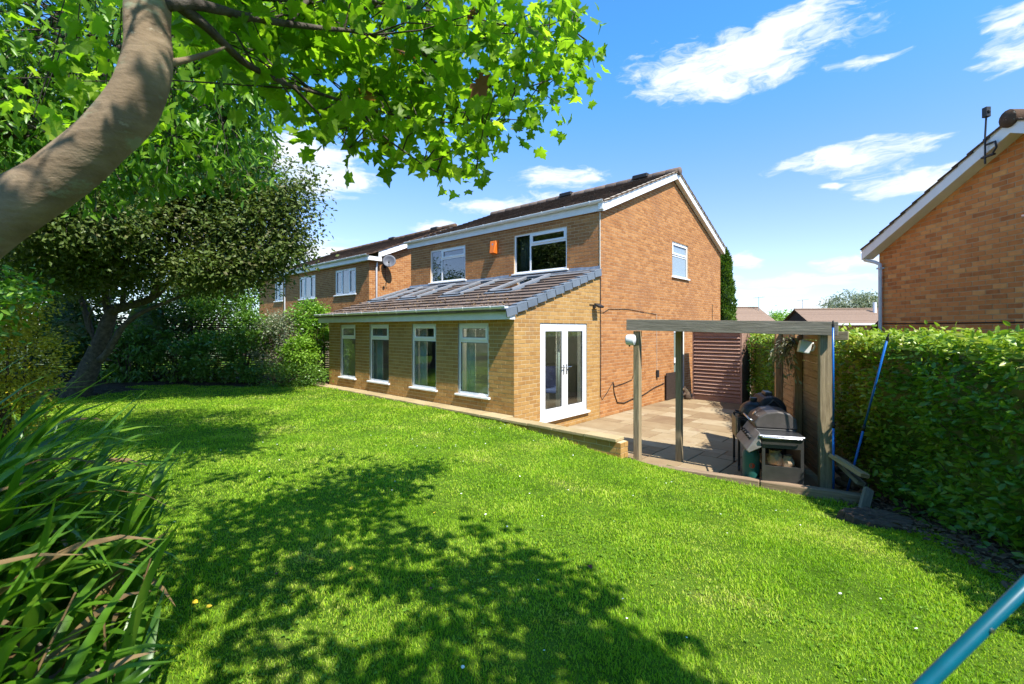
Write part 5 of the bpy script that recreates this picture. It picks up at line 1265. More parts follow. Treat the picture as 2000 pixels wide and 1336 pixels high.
# ------------------------------------------------------------------ seen through the glass
def build_interior():
    t = thing('velvet_chair', 'blue velvet dining chair just inside the glazed door', 'chair', L(-0.95, 2.42, -0.27), HRZ + R(215))
    MB().box(-0.24, -0.24, 0.40, 0.24, 0.24, 0.50).build('seat', M_VELVET, t, bevel=0.03, segs=3)
    MB().prism([(-0.25, -0.22, 0.42), (-0.25, -0.30, 1.02), (-0.25, -0.24, 1.03), (-0.25, -0.14, 0.48)], (0.50, 0, 0)).build('backrest', M_VELVET, t, bevel=0.03, segs=3)
    for x in (-0.2, 0.2):
        for y in (-0.2, 0.2): MB().tube([(x, y, 0.41), (x * 1.1, y * 1.1, 0.0)], [0.02, 0.012], 8).build('leg', M_WOAK, t)
    t = thing('pendant_lamp', 'lit amber glass pendant lamp seen through the window nearest the door', 'lamp', L(-1.02, 1.15, 1.72), HRZ)
    MB().lathe([(0.03, 0.16), (0.09, 0.12), (0.10, 0.02), (0.095, -0.05)], 20).build('lamp_shade', glassmat('amber_glass', (0.85, 0.45, 0.2), 0.08), t, smooth=True)
    MB().lathe([(0.01, 0.08), (0.03, 0.05), (0.032, 0.02), (0.01, -0.01)], 14).build('bulb', M_BULB, t, smooth=True)
    MB().tube([(0, 0, 0.16), (0, 0, 0.72)], 0.005, 6).build('flex', M_CABLE, t)
    pl = bpy.data.lights.new('bulb_light', 'POINT'); pl.energy = 26; pl.color = (1.0, 0.86, 0.68); pl.shadow_soft_size = 0.04
    po = bpy.data.objects.new('bulb_light', pl); COL.objects.link(po); po.parent = t; po.location = (0, 0, -0.10)
build_interior()
# ------------------------------------------------------------------ leaves
def unit(a):
    return a / np.maximum(np.linalg.norm(a, axis=1, keepdims=True), 1e-9)
# templates: length along +x from the stalk at the origin, width along y, normal z; size 1 = leaf length
T_OVAL = (np.array([(0, 0, 0), (0.33, 0.24, 0.06), (0.33, -0.24, 0.06), (0.45, 0, 0.0), (0.72, 0.18, 0.03), (0.72, -0.18, 0.03), (1.0, 0, -0.06)]),
          [(0, 3, 1), (0, 2, 3), (1, 3, 4), (2, 5, 3), (3, 6, 4), (3, 5, 6)])
T_DIAM = (np.array([(0, 0, 0), (0.45, 0.24, 0.07), (0.45, -0.24, 0.07), (1.0, 0, -0.03)]), [(0, 3, 1), (0, 2, 3)])
T_LONG = (np.array([(0, 0, 0), (0.3, 0.14, 0.03), (0.3, -0.14, 0.03), (0.5, 0, -0.01), (0.68, 0.13, 0.0), (0.68, -0.13, 0.0), (1.0, 0, -0.16)]),
          [(0, 3, 1), (0, 2, 3), (1, 3, 4), (2, 5, 3), (3, 6, 4), (3, 5, 6)])
def _maple(curl=0.22, fold=0.0):
    pol = [(0, 0.0), (0.16, 0.10), (0.02, 0.27), (0.20, 0.42), (0.27, 0.33), (0.40, 0.47), (0.52, 0.60), (0.55, 0.40), (0.60, 0.24), (0.76, 0.26), (0.80, 0.13), (1.0, 0.0)]
    up = pol; dn = [(x, -y) for x, y in pol[1:-1]][::-1]
    ring = up + dn
    vs = [(0.38, 0, 0.03)] + [(x, y * (1 - 0.25 * fold), -curl * (y * y) * 1.6 + fold * abs(y) * 0.7 - (0.10 + fold * 0.5) * max(0, x - 0.35) ** 2 + 0.03 * math.sin(9 * y + 5 * x)) for x, y in ring]
    n = len(ring)
    return np.array(vs), [(0, 1 + i, 1 + (i + 1) % n) for i in range(n)]
T_MAPLE = _maple(); T_MAPLE2 = _maple(0.1, 0.75)
T_CLOV = (np.array([(0, 0, 0), (0.3, 0.42, 0.05), (0.75, 0.45, 0.08), (0.95, 0.0, 0.04), (0.75, -0.45, 0.08), (0.3, -0.42, 0.05)]), [(0, 5, 4, 3, 2, 1)])

def leaf_frames(n, rng, droop=0.3, upn=0.8, out=None, outw=0.0):
    A = rng.normal(size=(n, 3)); A[:, 2] *= 0.6; A[:, 2] -= droop
    if out is not None: A += out * outw
    A = unit(A)
    N = rng.normal(size=(n, 3)) * 0.6; N[:, 2] += upn
    if out is not None: N += out * 0.35
    N = unit(N - A * np.sum(N * A, 1, keepdims=True)); B = np.cross(N, A)
    return A, B, N
def raw_mesh(name, V, F_list, mat, smooth=False):
    me = bpy.data.meshes.new(name)
    n = len(V); me.vertices.add(n); me.vertices.foreach_set('co', np.asarray(V, np.float32).ravel())
    loops = np.concatenate([f.ravel() for f in F_list]); totals = np.concatenate([np.full(len(f), f.shape[1]) for f in F_list])
    starts = np.concatenate([[0], np.cumsum(totals)[:-1]])
    me.loops.add(len(loops)); me.loops.foreach_set('vertex_index', loops.astype(np.int32))
    me.polygons.add(len(totals)); me.polygons.foreach_set('loop_start', starts.astype(np.int32)); me.polygons.foreach_set('loop_total', totals.astype(np.int32))
    if smooth: me.polygons.foreach_set('use_smooth', np.ones(len(totals), bool))
    me.update(calc_edges=True); me.validate(); me.materials.append(mat)
    return me
def leaf_mesh(name, Pn, S, A, B, N, tmpl, mat):
    tv, tf = tmpl; n = len(Pn); k = len(tv)
    V = Pn[:, None, :] + S[:, None, None] * (tv[None, :, 0:1] * A[:, None, :] + tv[None, :, 1:2] * B[:, None, :] + tv[None, :, 2:3] * N[:, None, :])
    tf = np.array(tf); F = (tf[None] + (np.arange(n) * k)[:, None, None]).reshape(-1, tf.shape[1])
    return raw_mesh(name, V.reshape(-1, 3), [F], mat)
def in_view(Pn, margin=30):
    D = np.maximum(Pn[:, 1], 1e-3); px = 1000 + FPX * Pn[:, 0] / D; py = 642 - FPX * (Pn[:, 2] - CAM_H) / D
    return (Pn[:, 1] > 0.3) & (px > -margin) & (px < 2000 + margin) & (py > -margin) & (py < 1336 + margin)
def foliage(parent, origin, Pn, S, frames, tmpl, mat, singles=0, name='leaf', rest='crown', stuff=False, vis=None):
    """joined foliage under parent; the largest-looking leaves become parts of their own"""
    A, B, N = frames; o = np.array(origin, float)
    keep = np.ones(len(Pn), bool)
    if singles:
        v = in_view(Pn) if vis is None else vis
        score = np.where(v, S / np.linalg.norm(Pn - np.array([0, 0, CAM_H]), axis=1), 0)
        idx = np.argsort(-score)[:singles]; idx = idx[score[idx] > 0]
        key = ('leafmesh', id(tmpl), mat.name)
        if key not in SHARED: SHARED[key] = MB().add(tmpl[0].tolist(), tmpl[1]).mesh(name, mat)
        for i in idx:
            s = S[i]; M = Matrix(((A[i, 0] * s, B[i, 0] * s, N[i, 0] * s, Pn[i, 0] - o[0]), (A[i, 1] * s, B[i, 1] * s, N[i, 1] * s, Pn[i, 1] - o[1]), (A[i, 2] * s, B[i, 2] * s, N[i, 2] * s, Pn[i, 2] - o[2]), (0, 0, 0, 1)))
            obj(name, SHARED[key], parent, M)
        keep[idx] = False
    me = leaf_mesh(rest, Pn[keep] - o, S[keep], A[keep], B[keep], N[keep], tmpl, mat)
    ob = obj(rest, me, parent)
    if stuff or singles: ob['kind'] = 'stuff'
    return ob
def ell_points(rng, ells, n, lo=0.55, clump=0.25, per=40):
    """clumped points in the outer part of a union of ellipsoids"""
    vol = np.array([(e[3] * e[4] + e[4] * e[5] + e[3] * e[5]) for e in ells]); pr = vol / vol.sum()
    nc = max(1, n // per); which = rng.choice(len(ells), nc, p=pr)
    d = unit(rng.normal(size=(nc, 3))); r = lo + (1 - lo) * rng.random(nc) ** 0.6
    E = np.array(ells)[which]; C = E[:, :3] + d * r[:, None] * E[:, 3:6]
    sc = np.minimum(E[:, 3], E[:, 5])
    k = rng.integers(0, nc, n); p = C[k] + rng.normal(size=(n, 3)) * clump * np.array([1, 1, 0.7])
    out = unit((p - E[k][:, :3]) / E[k][:, 3:6])
    return p, out, C

def branch_tree(parent, origin, pts, rad, name, mat, n=10):
    o = Vector(origin)
    mb = MB(); mb.tube([Vector(p) - o for p in pts], rad, n); return mb.build(name, mat, parent, smooth=True)

def wobble_tube(mb, pts, rad, n=12, seed=0, amt=0.06):
    """tube with an uneven skin, resampled along a smooth path"""
    P_ = [Vector(p) for p in pts]; out = []; rr = []
    for i in range(len(P_) - 1):
        p0 = P_[max(i - 1, 0)]; p1 = P_[i]; p2 = P_[i + 1]; p3 = P_[min(i + 2, len(P_) - 1)]
        for s in range(6):
            t = s / 6; out.append(0.5 * ((2 * p1) + (p2 - p0) * t + (2 * p0 - 5 * p1 + 4 * p2 - p3) * t * t + (3 * p1 - p0 - 3 * p2 + p3) * t ** 3)); rr.append(rad[i] + (rad[i + 1] - rad[i]) * t)
    out.append(P_[-1]); rr.append(rad[-1])
    st = len(mb.v); mb.tube(out, rr, n)
    rng = random.Random(seed)
    ph = [rng.uniform(0, 6.28) for _ in range(6)]
    for i in range(len(out)):
        for k in range(n):
            v = Vector(mb.v[st + i * n + k]); c = out[i]; a = 2 * math.pi * k / n
            f = 1 + amt * (math.sin(2 * a + i * 0.35 + ph[0]) + 0.6 * math.sin(3 * a - i * 0.5 + ph[1]) + 0.7 * math.sin(i * 0.9 + ph[2]))
            mb.v[st + i * n + k] = tuple(c + (v - c) * f)

# ------------------------------------------------------------------ hedge
def build_hedge():
    O = np.array([4.5, 4.0, -0.3])
    t = thing('garden_hedge', 'tall clipped green hedge along the side of the garden', 'hedge', O)
    top = 1.56
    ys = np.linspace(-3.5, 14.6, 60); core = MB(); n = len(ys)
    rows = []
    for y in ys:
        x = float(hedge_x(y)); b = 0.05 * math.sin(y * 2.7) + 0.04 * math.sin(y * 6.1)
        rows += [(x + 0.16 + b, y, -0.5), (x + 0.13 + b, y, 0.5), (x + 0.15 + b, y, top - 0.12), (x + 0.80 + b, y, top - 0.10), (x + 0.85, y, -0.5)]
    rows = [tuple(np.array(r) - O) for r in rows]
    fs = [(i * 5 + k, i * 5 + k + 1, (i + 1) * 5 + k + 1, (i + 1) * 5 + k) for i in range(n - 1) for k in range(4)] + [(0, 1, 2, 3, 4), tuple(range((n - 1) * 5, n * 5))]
    core.add(rows, fs).build('hedge_core', M_DARKL, t)  # dark solid added inside: blocks light, stands in for shade between leaves
    rng = np.random.default_rng(3)
    def bulge(y, z): return 0.05 * np.sin(y * 2.7) + 0.04 * np.sin(y * 6.1) + 0.05 * np.sin(z * 5 + y * 1.3) + 0.04 * np.sin(z * 11 - y * 3)
    # face
    N1 = 17000; y = np.concatenate([rng.uniform(0.8, 7.0, int(N1 * 0.72)), rng.uniform(7.0, 14.7, N1 - int(N1 * 0.72))]); z = rng.uniform(-0.30, top + 0.05, N1)
    x = hedge_x(y) + bulge(y, z) + np.abs(rng.normal(0, 0.08, N1)) + 0.02
    thin = rng.random(N1) < np.clip(1.0 - (0.05 - z) * 2.2, 0.25, 1); x, y, z = x[thin], y[thin], z[thin]
    p = np.stack([x, y, z], 1); S = rng.uniform(0.055, 0.10, len(p)); out = np.tile(np.array([-1.0, 0.1, 0.25]), (len(p), 1))
    young = p[:, 2] > top - 0.20 + rng.normal(0, 0.10, len(p))
    fr = leaf_frames(len(p), rng, 0.15, 0.7, out, 0.7); sel = lambda f, m: tuple(a[m] for a in f)
    foliage(t, O, p[~young], S[~young], sel(fr, ~young), T_OVAL, M_HEDGE, 300, 'leaf', 'hedge_foliage', vis=in_view(p[~young]) & (p[~young][:, 2] > gz(4, 4)))
    # top
    N2 = 9000; y2 = np.concatenate([rng.uniform(0.8, 8.0, N2 * 2 // 3), rng.uniform(8, 14.7, N2 - N2 * 2 // 3)]); x2 = hedge_x(y2) + rng.uniform(-0.02, 0.92, N2); z2 = top + rng.normal(0, 0.045, N2) + 0.03 * np.sin(y2 * 3.7)
    sp = rng.random(N2) < 0.05; z2 = z2 + np.where(sp, rng.uniform(0.03, 0.12, N2), 0)
    p2 = np.concatenate([np.stack([x2, y2, z2], 1), p[young]]); S2 = rng.uniform(0.05, 0.095, len(p2)); fr2 = leaf_frames(len(p2), rng, -0.25, 0.8)
    foliage(t, O, p2, S2, fr2, T_OVAL, M_HEDGEY, 0, 'leaf', 'young_top_growth', True)
    # twigs and a few bigger wild leaves near the foot
    mb = MB(); r3 = random.Random(4)
    for k in range(70):
        yy = r3.uniform(1.5, 8); xx = float(hedge_x(yy)) + 0.10; z0 = r3.uniform(-0.35, 0.6)
        a = Vector((xx + 0.15, yy, z0)); b = a + Vector((r3.uniform(-0.32, -0.05), r3.uniform(-0.2, 0.2), r3.uniform(0.15, 0.4)))
        mb.tube([a - Vector(O), (a.lerp(b, 0.5) + Vector((r3.uniform(-.03, .03), 0, 0.02))) - Vector(O), b - Vector(O)], [0.009, 0.007, 0.004], 5)
    mb.build('twig', M_TWIG, t)
    N3 = 420; y3 = rng.uniform(2.6, 6.0, N3); z3 = rng.uniform(-0.42, -0.02, N3); x3 = hedge_x(y3) - rng.uniform(-0.05, 0.22, N3)
    p3 = np.stack([x3, y3, np.maximum(z3, ground_z(x3, y3) + 0.03)], 1); foliage(t, O, p3, rng.uniform(0.06, 0.12, N3), leaf_frames(N3, rng, 0.1, 0.9), T_OVAL, M_HEDGE, 0, 'leaf', 'low_growth', True)
build_hedge()

# ------------------------------------------------------------------ maple over the camera
def poly_sample(poly, n, rng):
    """uniform samples inside a 2-D polygon"""
    poly = np.array(poly, float); lo, hi = poly.min(0), poly.max(0); out = []
    def inside(q):
        c = np.zeros(len(q), bool); j = len(poly) - 1
        for i in range(len(poly)):
            xi, yi = poly[i]; xj, yj = poly[j]
            hit = ((yi > q[:, 1]) != (yj > q[:, 1])) & (q[:, 0] < (xj - xi) * (q[:, 1] - yi) / (yj - yi + 1e-12) + xi); c ^= hit; j = i
        return c
    got = np.zeros((0, 2))
    while len(got) < n:
        q = rng.uniform(lo, hi, (n * 2, 2)); got = np.concatenate([got, q[inside(q)]])
    return got[:n], inside
def build_maple():
    base = (-2.25, 0.75, bank_z(-2.25, 0.75) - 0.05)
    t = thing('maple_tree', 'leaning maple tree overhanging the near corner of the lawn', 'tree', base)
    O = Vector(base)
    q = lambda px, py, D: P(px, py, D)
    tr = [Vector(base), Vector((-1.98, 0.95, 1.15)), Vector((-1.62, 1.08, 1.62)), q(-25, 440, 1.16), q(105, 354, 1.19), q(191, 281, 1.20), q(257, 210, 1.21), q(289, 115, 1.22), q(291, 0, 1.25), Vector((-0.98, 1.32, 3.0)), Vector((-0.86, 1.5, 3.8)), Vector((-0.7, 1.7, 4.6))]
    mb = MB(); wobble_tube(mb, [p - O for p in tr], [0.12, 0.085, 0.074, 0.066, 0.0645, 0.0605, 0.060, 0.0545, 0.0515, 0.043, 0.03, 0.018], 24, 3, 0.018); mb.build('trunk', M_BARK, t, smooth=True)
    fork = q(322, 10, 1.25)
    B = {
        'a': [fork, q(376, 8, 1.30), q(435, 20, 1.40), q(475, 31, 1.48), q(547, 44, 1.65), q(626, 55, 1.85), q(700, 63, 2.1), q(800, 90, 2.45), q(900, 150, 2.8), q(1010, 172, 3.05), q(1090, 150, 3.2)],
        'b': [q(352, 13, 1.28), q(397, 47, 1.35), q(435, 83, 1.45), q(480, 124, 1.6), q(525, 148, 1.75), q(570, 168, 1.9), q(620, 182, 2.05), q(741, 218, 2.4), q(860, 238, 2.7), q(960, 245, 2.9)],
        'c': [q(571, 168, 1.9), q(620, 220, 2.05), q(683, 289, 2.25)],
        'd': [q(700, 205, 2.25), q(744, 262, 2.4), q(847, 333, 2.6), q(884, 337, 2.7), q(930, 330, 2.75)],
        'e': [q(560, 47, 1.7), q(640, -20, 2.0), q(760, 10, 2.4), q(900, 30, 2.8), q(1040, 60, 3.1), q(1120, 60, 3.2)],
        'f': [q(318, 125, 1.23), q(360, 118, 1.27), q(420, 100, 1.32), q(440, 92, 1.36)],
        'g': [Vector((-0.98, 1.32, 3.0)), Vector((-0.3, 1.1, 3.3)), Vector((0.5, 0.8, 3.5)), Vector((1.3, 0.6, 3.45)), Vector((1.9, 0.5, 3.3))],
        'h': [Vector((-0.9, 1.4, 3.5)), Vector((-0.2, 1.9, 3.8)), Vector((0.5, 2.2, 3.9)), Vector((1.0, 2.1, 3.75))],
        'i': [Vector((-0.98, 1.32, 3.05)), Vector((-0.8, 0.5, 3.4)), Vector((-0.4, -0.3, 3.6)), Vector((0.2, -0.9, 3.6))],
        'j': [Vector((-0.86, 1.5, 3.8)), Vector((-1.4, 1.9, 4.2)), Vector((-2.0, 2.4, 4.4))],
        'k': [Vector((-0.98, 1.32, 3.0)), Vector((-1.6, 1.0, 3.5)), Vector((-2.2, 0.6, 3.8))],
        'l': [q(330, 12, 1.25), q(420, -40, 1.4), q(560, -110, 1.75), q(720, -150, 2.2), q(900, -120, 2.7)],
    }
    allpts = []
    for k, pts in B.items():
        r0 = {'a': .017, 'b': .016, 'c': .007, 'd': .007, 'e': .010, 'f': .011, 'g': .026, 'h': .022, 'i': .022, 'j': .02, 'k': .02, 'l': .014}[k]
        n = len(pts); mb = MB(); wobble_tube(mb, [Vector(p) - O for p in pts], [r0 * (1 - 0.8 * i / (n - 1)) for i in range(n)], 8, 1, 0.04); mb.build('branch', M_BARK if k == 'f' else M_BARKD, t, smooth=True)
        if k == 'f': continue
        for i in range(n - 1):
            for s in range(5): allpts.append(Vector(pts[i]).lerp(Vector(pts[i + 1]), s / 5))
        allpts.append(Vector(pts[-1]))
    AP = np.array(allpts)
    rng = np.random.default_rng(12)
    # cluster centres: those in view, and the crown overhead that shades the lawn
    vis_poly = [(340, -10), (1090, -10), (1140, 20), (1120, 80), (1165, 130), (1135, 165), (1105, 150), (1120, 215), (1075, 205), (1040, 240), (985, 230), (960, 265), (945, 325), (900, 350), (870, 325), (820, 310), (800, 262), (760, 255), (730, 285), (690, 290), (640, 268), (600, 235), (560, 240), (530, 190), (505, 140), (430, 90)]
    qv, inside = poly_sample(vis_poly, 212, rng)
    Dv = np.interp(qv[:, 0], [340, 600, 900, 1150], [1.55, 2.05, 2.75, 3.2]) + rng.normal(0, 0.22, len(qv)) + rng.random(len(qv)) * 0.25
    Dv = np.maximum(Dv, 1.35)
    C1 = np.stack([(qv[:, 0] - 1000) / FPX * Dv, Dv, CAM_H + (642 - qv[:, 1]) / FPX * Dv], 1)
    # crown overhead: where its shade falls on the lawn
    sh_px = [(280, 900), (520, 868), (700, 880), (790, 915), (870, 935), (860, 990), (975, 1005), (985, 1060), (1085, 1085), (1145, 1115), (1140, 1165), (1200, 1195), (1290, 1245), (1330, 1290), (1400, 1345), (1300, 1500), (1000, 1560), (500, 1600), (0, 1500), (-100, 1200)]
    g2, _ = poly_sample(sh_px, 900, rng)
    Dg = (CAM_H - 0.05) * FPX / (g2[:, 1] - 642); Xg = (g2[:, 0] - 1000) / FPX * Dg
    # even out the density over the ground and leave the sunny gaps
    w = Dg ** 3 / (Dg ** 3).max(); keep = rng.random(len(w)) < np.clip(w * 14, 0.34, 1)
    gaps = [(690, 1215, 150, 45), (640, 1150, 70, 30), (830, 1200, 60, 28), (560, 1300, 110, 30), (880, 1290, 120, 30), (330, 1030, 60, 20), (1000, 1230, 50, 22), (480, 905, 60, 12), (700, 960, 45, 12)]
    for gx_, gy_, ha, hb in gaps: keep &= ((g2[:, 0] - gx_) / ha) ** 2 + ((g2[:, 1] - gy_) / hb) ** 2 > 1
    Xg, Dg = Xg[keep], Dg[keep]
    zc = rng.uniform(2.9, 4.3, len(Xg)); k = zc / SUN_D.z
    C2 = np.stack([Xg + SUN_D.x * k, Dg + SUN_D.y * k, zc], 1)
    pxx = 1000 + FPX * C2[:, 0] / np.maximum(C2[:, 1], .05); pyy = 642 - FPX * (C2[:, 2] - CAM_H) / np.maximum(C2[:, 1], .05)
    seen = (C2[:, 1] > 0.2) & (pxx > -60) & (pxx < 2060) & (pyy > -120) & (pyy < 1400)
    bad = seen & ~inside(np.stack([pxx, pyy], 1)) & (pxx > 480)
    C2 = C2[~bad]
    sd = np.array(SUN_D)
    for T, rad_, pr_ in ((tr[3], 0.30, 0.30), (tr[4], 0.28, 0.40), (tr[5], 0.20, 0.25), (tr[6], 0.25, 0.40), (Vector((-1.25, 1.25, 1.1)), 0.5, 0.55), (Vector((-1.45, 1.8, 1.0)), 0.55, 0.5), (Vector((-1.1, 1.2, 0.7)), 0.45, 0.5)):
        v = C2 - np.array(T); s_ = v @ sd; off = np.linalg.norm(v - s_[:, None] * sd, axis=1); C2 = C2[~((off < rad_) & (s_ > 0) & (rng.random(len(C2)) < pr_))]
    C = np.concatenate([C1, C2])
    # twigs from the nearest branch
    mb = MB()
    d2 = ((C[:, None, :] - AP[None]) ** 2).sum(2); near = d2.argmin(1)
    r_ = random.Random(6)
    for i in range(len(C)):
        a = Vector(AP[near[i]]); b = Vector(C[i]); 
        if (b - a).length > 1.5: a = b + (a - b).normalized() * r_.uniform(0.5, 0.9)
        m = a.lerp(b, 0.5) + Vector((r_.uniform(-.05, .05), r_.uniform(-.05, .05), r_.uniform(0, .06)))
        mb.tube([a - O, m - O, b - O], [0.0045, 0.0035, 0.002], 5)
    tw = mb.build('twigs', M_BARKD, t); tw['kind'] = 'stuff'
    # leaves round each centre
    per = 8; k = np.repeat(np.arange(len(C)), per); p = C[k] + rng.normal(size=(len(k), 3)) * np.array([0.10, 0.10, 0.07])
    out = C[k] - np.array([-0.9, 1.3, 3.0]); out[:, 2] = 0; out = unit(out)
    fr = leaf_frames(len(p), rng, 0.35, 0.75, out, 0.55); S = np.where(k >= len(C1), rng.uniform(0.075, 0.135, len(p)), rng.uniform(0.055, 0.118, len(p)))
    ok = np.linalg.norm(p - np.array([0, 0, CAM_H]), axis=1) > 1.1
    Yl = np.maximum(p[:, 1], 0.05); lx = 1000 + FPX * p[:, 0] / Yl; ly = 642 - FPX * (p[:, 2] - CAM_H) / Yl
    ok &= ~((p[:, 1] > 0.15) & (lx > 1185) & (lx < 2150) & (ly > -90))
    red = rng.random(len(p)) < 0.012
    sel = lambda m: (p[m], S[m], tuple(a[m] for a in fr))
    half = rng.random(len(p)) < 0.5
    a_, b_, c_ = sel(ok & ~red & half); foliage(t, O, a_, b_, c_, T_MAPLE, M_MAPLE, 150, 'leaf', 'foliage')
    a_, b_, c_ = sel(ok & ~red & ~half); foliage(t, O, a_, b_, c_, T_MAPLE2, M_MAPLE, 150, 'leaf', 'curled_foliage')
    a_, b_, c_ = sel(ok & red); foliage(t, O, a_, b_, c_, T_MAPLE, M_MAPLER, 0, 'leaf', 'reddish_leaves', True)
build_maple()

# ------------------------------------------------------------------ cherry beside it
def build_cherry():
    base = Vector((-7.3, 4.6, gz(-7.3, 4.6)))
    t = thing('cherry_tree', 'cherry tree with long drooping leaves filling the upper corner behind the maple trunk', 'tree', base)
    c = lambda px, py, D: P(px, py, D)
    ctr = [(c(150, 90, 4.7), (1.9, 1.1, 1.15)), (c(370, 110, 4.5), (0.85, 0.8, 1.0)), (c(440, 265, 4.3), (0.45, 0.4, 0.55)), (c(340, 300, 4.4), (0.5, 0.4, 0.35)), (c(180, 330, 4.7), (0.8, 0.5, 0.4)), (c(470, 120, 4.4), (0.45, 0.5, 0.6)), (c(30, 230, 5.0), (1.5, 1.0, 0.75)), (c(250, 250, 4.8), (0.9, 0.6, 0.4)), (c(-250, 60, 4.6), (1.5, 1.3, 1.5)), (c(250, -150, 4.8), (2.2, 1.4, 0.8)), (c(520, 20, 4.6), (0.7, 0.7, 0.55))]
    ells = [(v.x, v.y, v.z, *r) for v, r in ctr]
    rng = np.random.default_rng(21)
    mb = MB(); wobble_tube(mb, [(0, 0, -0.1), (0.1, 0, 1.2), (0.35, 0.1, 2.4), (0.9, 0.15, 3.3)], [0.17, 0.13, 0.11, 0.09], 14, 5, 0.05); mb.build('trunk', M_BARKD, t, smooth=True)
    fork = base + Vector((0.9, 0.15, 3.3))
    for v, r in ctr:
        e = v + Vector((r[0] * 0.5, 0, -r[2] * 0.1)); m = fork.lerp(e, 0.5) + Vector((0, 0, 0.35))
        mb = MB(); wobble_tube(mb, [fork - base, m - base, e - base], [0.06, 0.035, 0.010], 8, 2, 0.05); mb.build('branch', M_BARKD, t, smooth=True)
    p, out, C = ell_points(rng, ells, 26000, 0.2, 0.17, 22)
    tw = MB(); r_ = random.Random(3)
    for i in range(0, len(C)):
        a = Vector(C[i]); e = min(ctr, key=lambda q: (q[0] - a).length)[0]; b = a + (e - a).normalized() * min(0.7, (e - a).length); tw.tube([b + Vector((0, 0, 0.15)) - base, a.lerp(b, 0.5) + Vector((0, 0, 0.12)) - base, a - base + Vector((0, 0, -0.12))], [0.007, 0.005, 0.002], 5)
    tw.build('twigs', M_BARKD, t)['kind'] = 'stuff'
    fr = leaf_frames(len(p), rng, 1.15, 0.55, np.tile([0.6, -0.3, 0.0], (len(p), 1)), 0.4); S = rng.uniform(0.085, 0.145, len(p))
    Y = np.maximum(p[:, 1], 0.05); px = 1000 + FPX * p[:, 0] / Y; py = 642 - FPX * (p[:, 2] - CAM_H) / Y
    ok = ~((px > 545) & (py > 60)) & (py < 420) & ~((px > 300) & (py > 395))
    foliage(t, base, p[ok], S[ok], tuple(a[ok] for a in fr), T_LONG, M_CHERRY, 300, 'leaf', 'foliage')
build_cherry()

# ------------------------------------------------------------------ dark leaning tree over the back of the lawn
def build_dark_tree():
    base = P(150, 778, 11.4); base.z = gz(base.x, base.y) - 0.05
    t = thing('leaning_fruit_tree', 'dark leaning tree with a forked trunk and small grey-green leaves', 'tree', base)
    c = lambda px, py, D=11.3: P(px, py, D) - base
    mb = MB(); wobble_tube(mb, [Vector((-0.12, 0, -0.1)), c(165, 740), c(180, 705), c(195, 672), c(209, 634), c(221, 604)], [0.30, 0.225, 0.20, 0.165, 0.15, 0.13], 18, 1, 0.05); mb.build('trunk', M_BARKD, t, smooth=True)
    limbs = [([(221, 606), (252, 597), (294, 583), (330, 553), (390, 520), (450, 480)], .115, 11.2), ([(196, 703), (208, 690), (223, 665), (242, 636), (273, 613), (316, 594), (380, 570), (450, 560)], .085, 11.0), ([(215, 620), (205, 560), (215, 480), (240, 400)], .10, 11.5),
             ([(240, 600), (241, 563), (250, 500), (300, 420)], .06, 11.2), ([(193, 678), (178, 648), (174, 622), (184, 600), (205, 585)], .05, 11.4), ([(295, 584), (330, 500), (380, 420), (430, 360)], .06, 10.9), ([(178, 650), (150, 560), (100, 470), (60, 400)], .07, 11.6), ([(205, 703), (219, 704)], .05, 11.2)]
    for pts, r, D in limbs:
        n = len(pts); mb = MB(); wobble_tube(mb, [c(a, b, D - 0.04 * i) for i, (a, b) in enumerate(pts)], [r * (1 - 0.72 * i / max(1, n - 1)) for i in range(n)], 10, 2, 0.05); mb.build('limb', M_BARKD, t, smooth=True)
    E = [(P(330, 400, 11.0), (2.3, 1.7, 1.35)), (P(500, 440, 10.5), (1.05, 1.0, 1.25)), (P(150, 340, 11.5), (2.4, 1.8, 1.7)), (P(440, 340, 10.6), (1.3, 1.2, 0.95)), (P(562, 395, 10.3), (0.45, 0.5, 0.55)), (P(-60, 380, 11.8), (1.8, 1.6, 2.2)), (P(430, 525, 10.5), (1.25, 0.9, 0.5)), (P(300, 250, 11.5), (1.9, 1.4, 1.2)), (P(555, 470, 10.3), (0.40, 0.5, 0.45)), (P(600, 350, 10.3), (0.16, 0.2, 0.16)), (Vector((-8.9, 9.2, 4.1)), (1.9, 1.5, 1.0)), (Vector((-9.5, 10.5, 3.2)), (1.6, 1.2, 0.7))]
    ells = [(v.x, v.y, v.z, *r) for v, r in E]; rng = np.random.default_rng(31)
    p, out, C = ell_points(rng, ells, 165000, 0.1, 0.24, 60)
    fr = leaf_frames(len(p), rng, 0.35, 0.6, out, 0.6); S = rng.uniform(0.075, 0.135, len(p))
    tw = MB()
    for i in range(0, len(C), 2):
        a = Vector(C[i]); e = min(E, key=lambda q: (q[0] - a).length)[0]; b = a.lerp(e, 0.5); tw.tube([b - base, a.lerp(b, 0.5) - base + Vector((0, 0, 0.06)), a - base], [0.014, 0.010, 0.004], 4)
    tw.build('twigs', M_BARKD, t)['kind'] = 'stuff'
    ok = p[:, 2] > 1.9
    foliage(t, base, p[ok], S[ok], tuple(a[ok] for a in fr), T_DIAM, M_APPLE, 0, 'leaf', 'crown')
build_dark_tree()

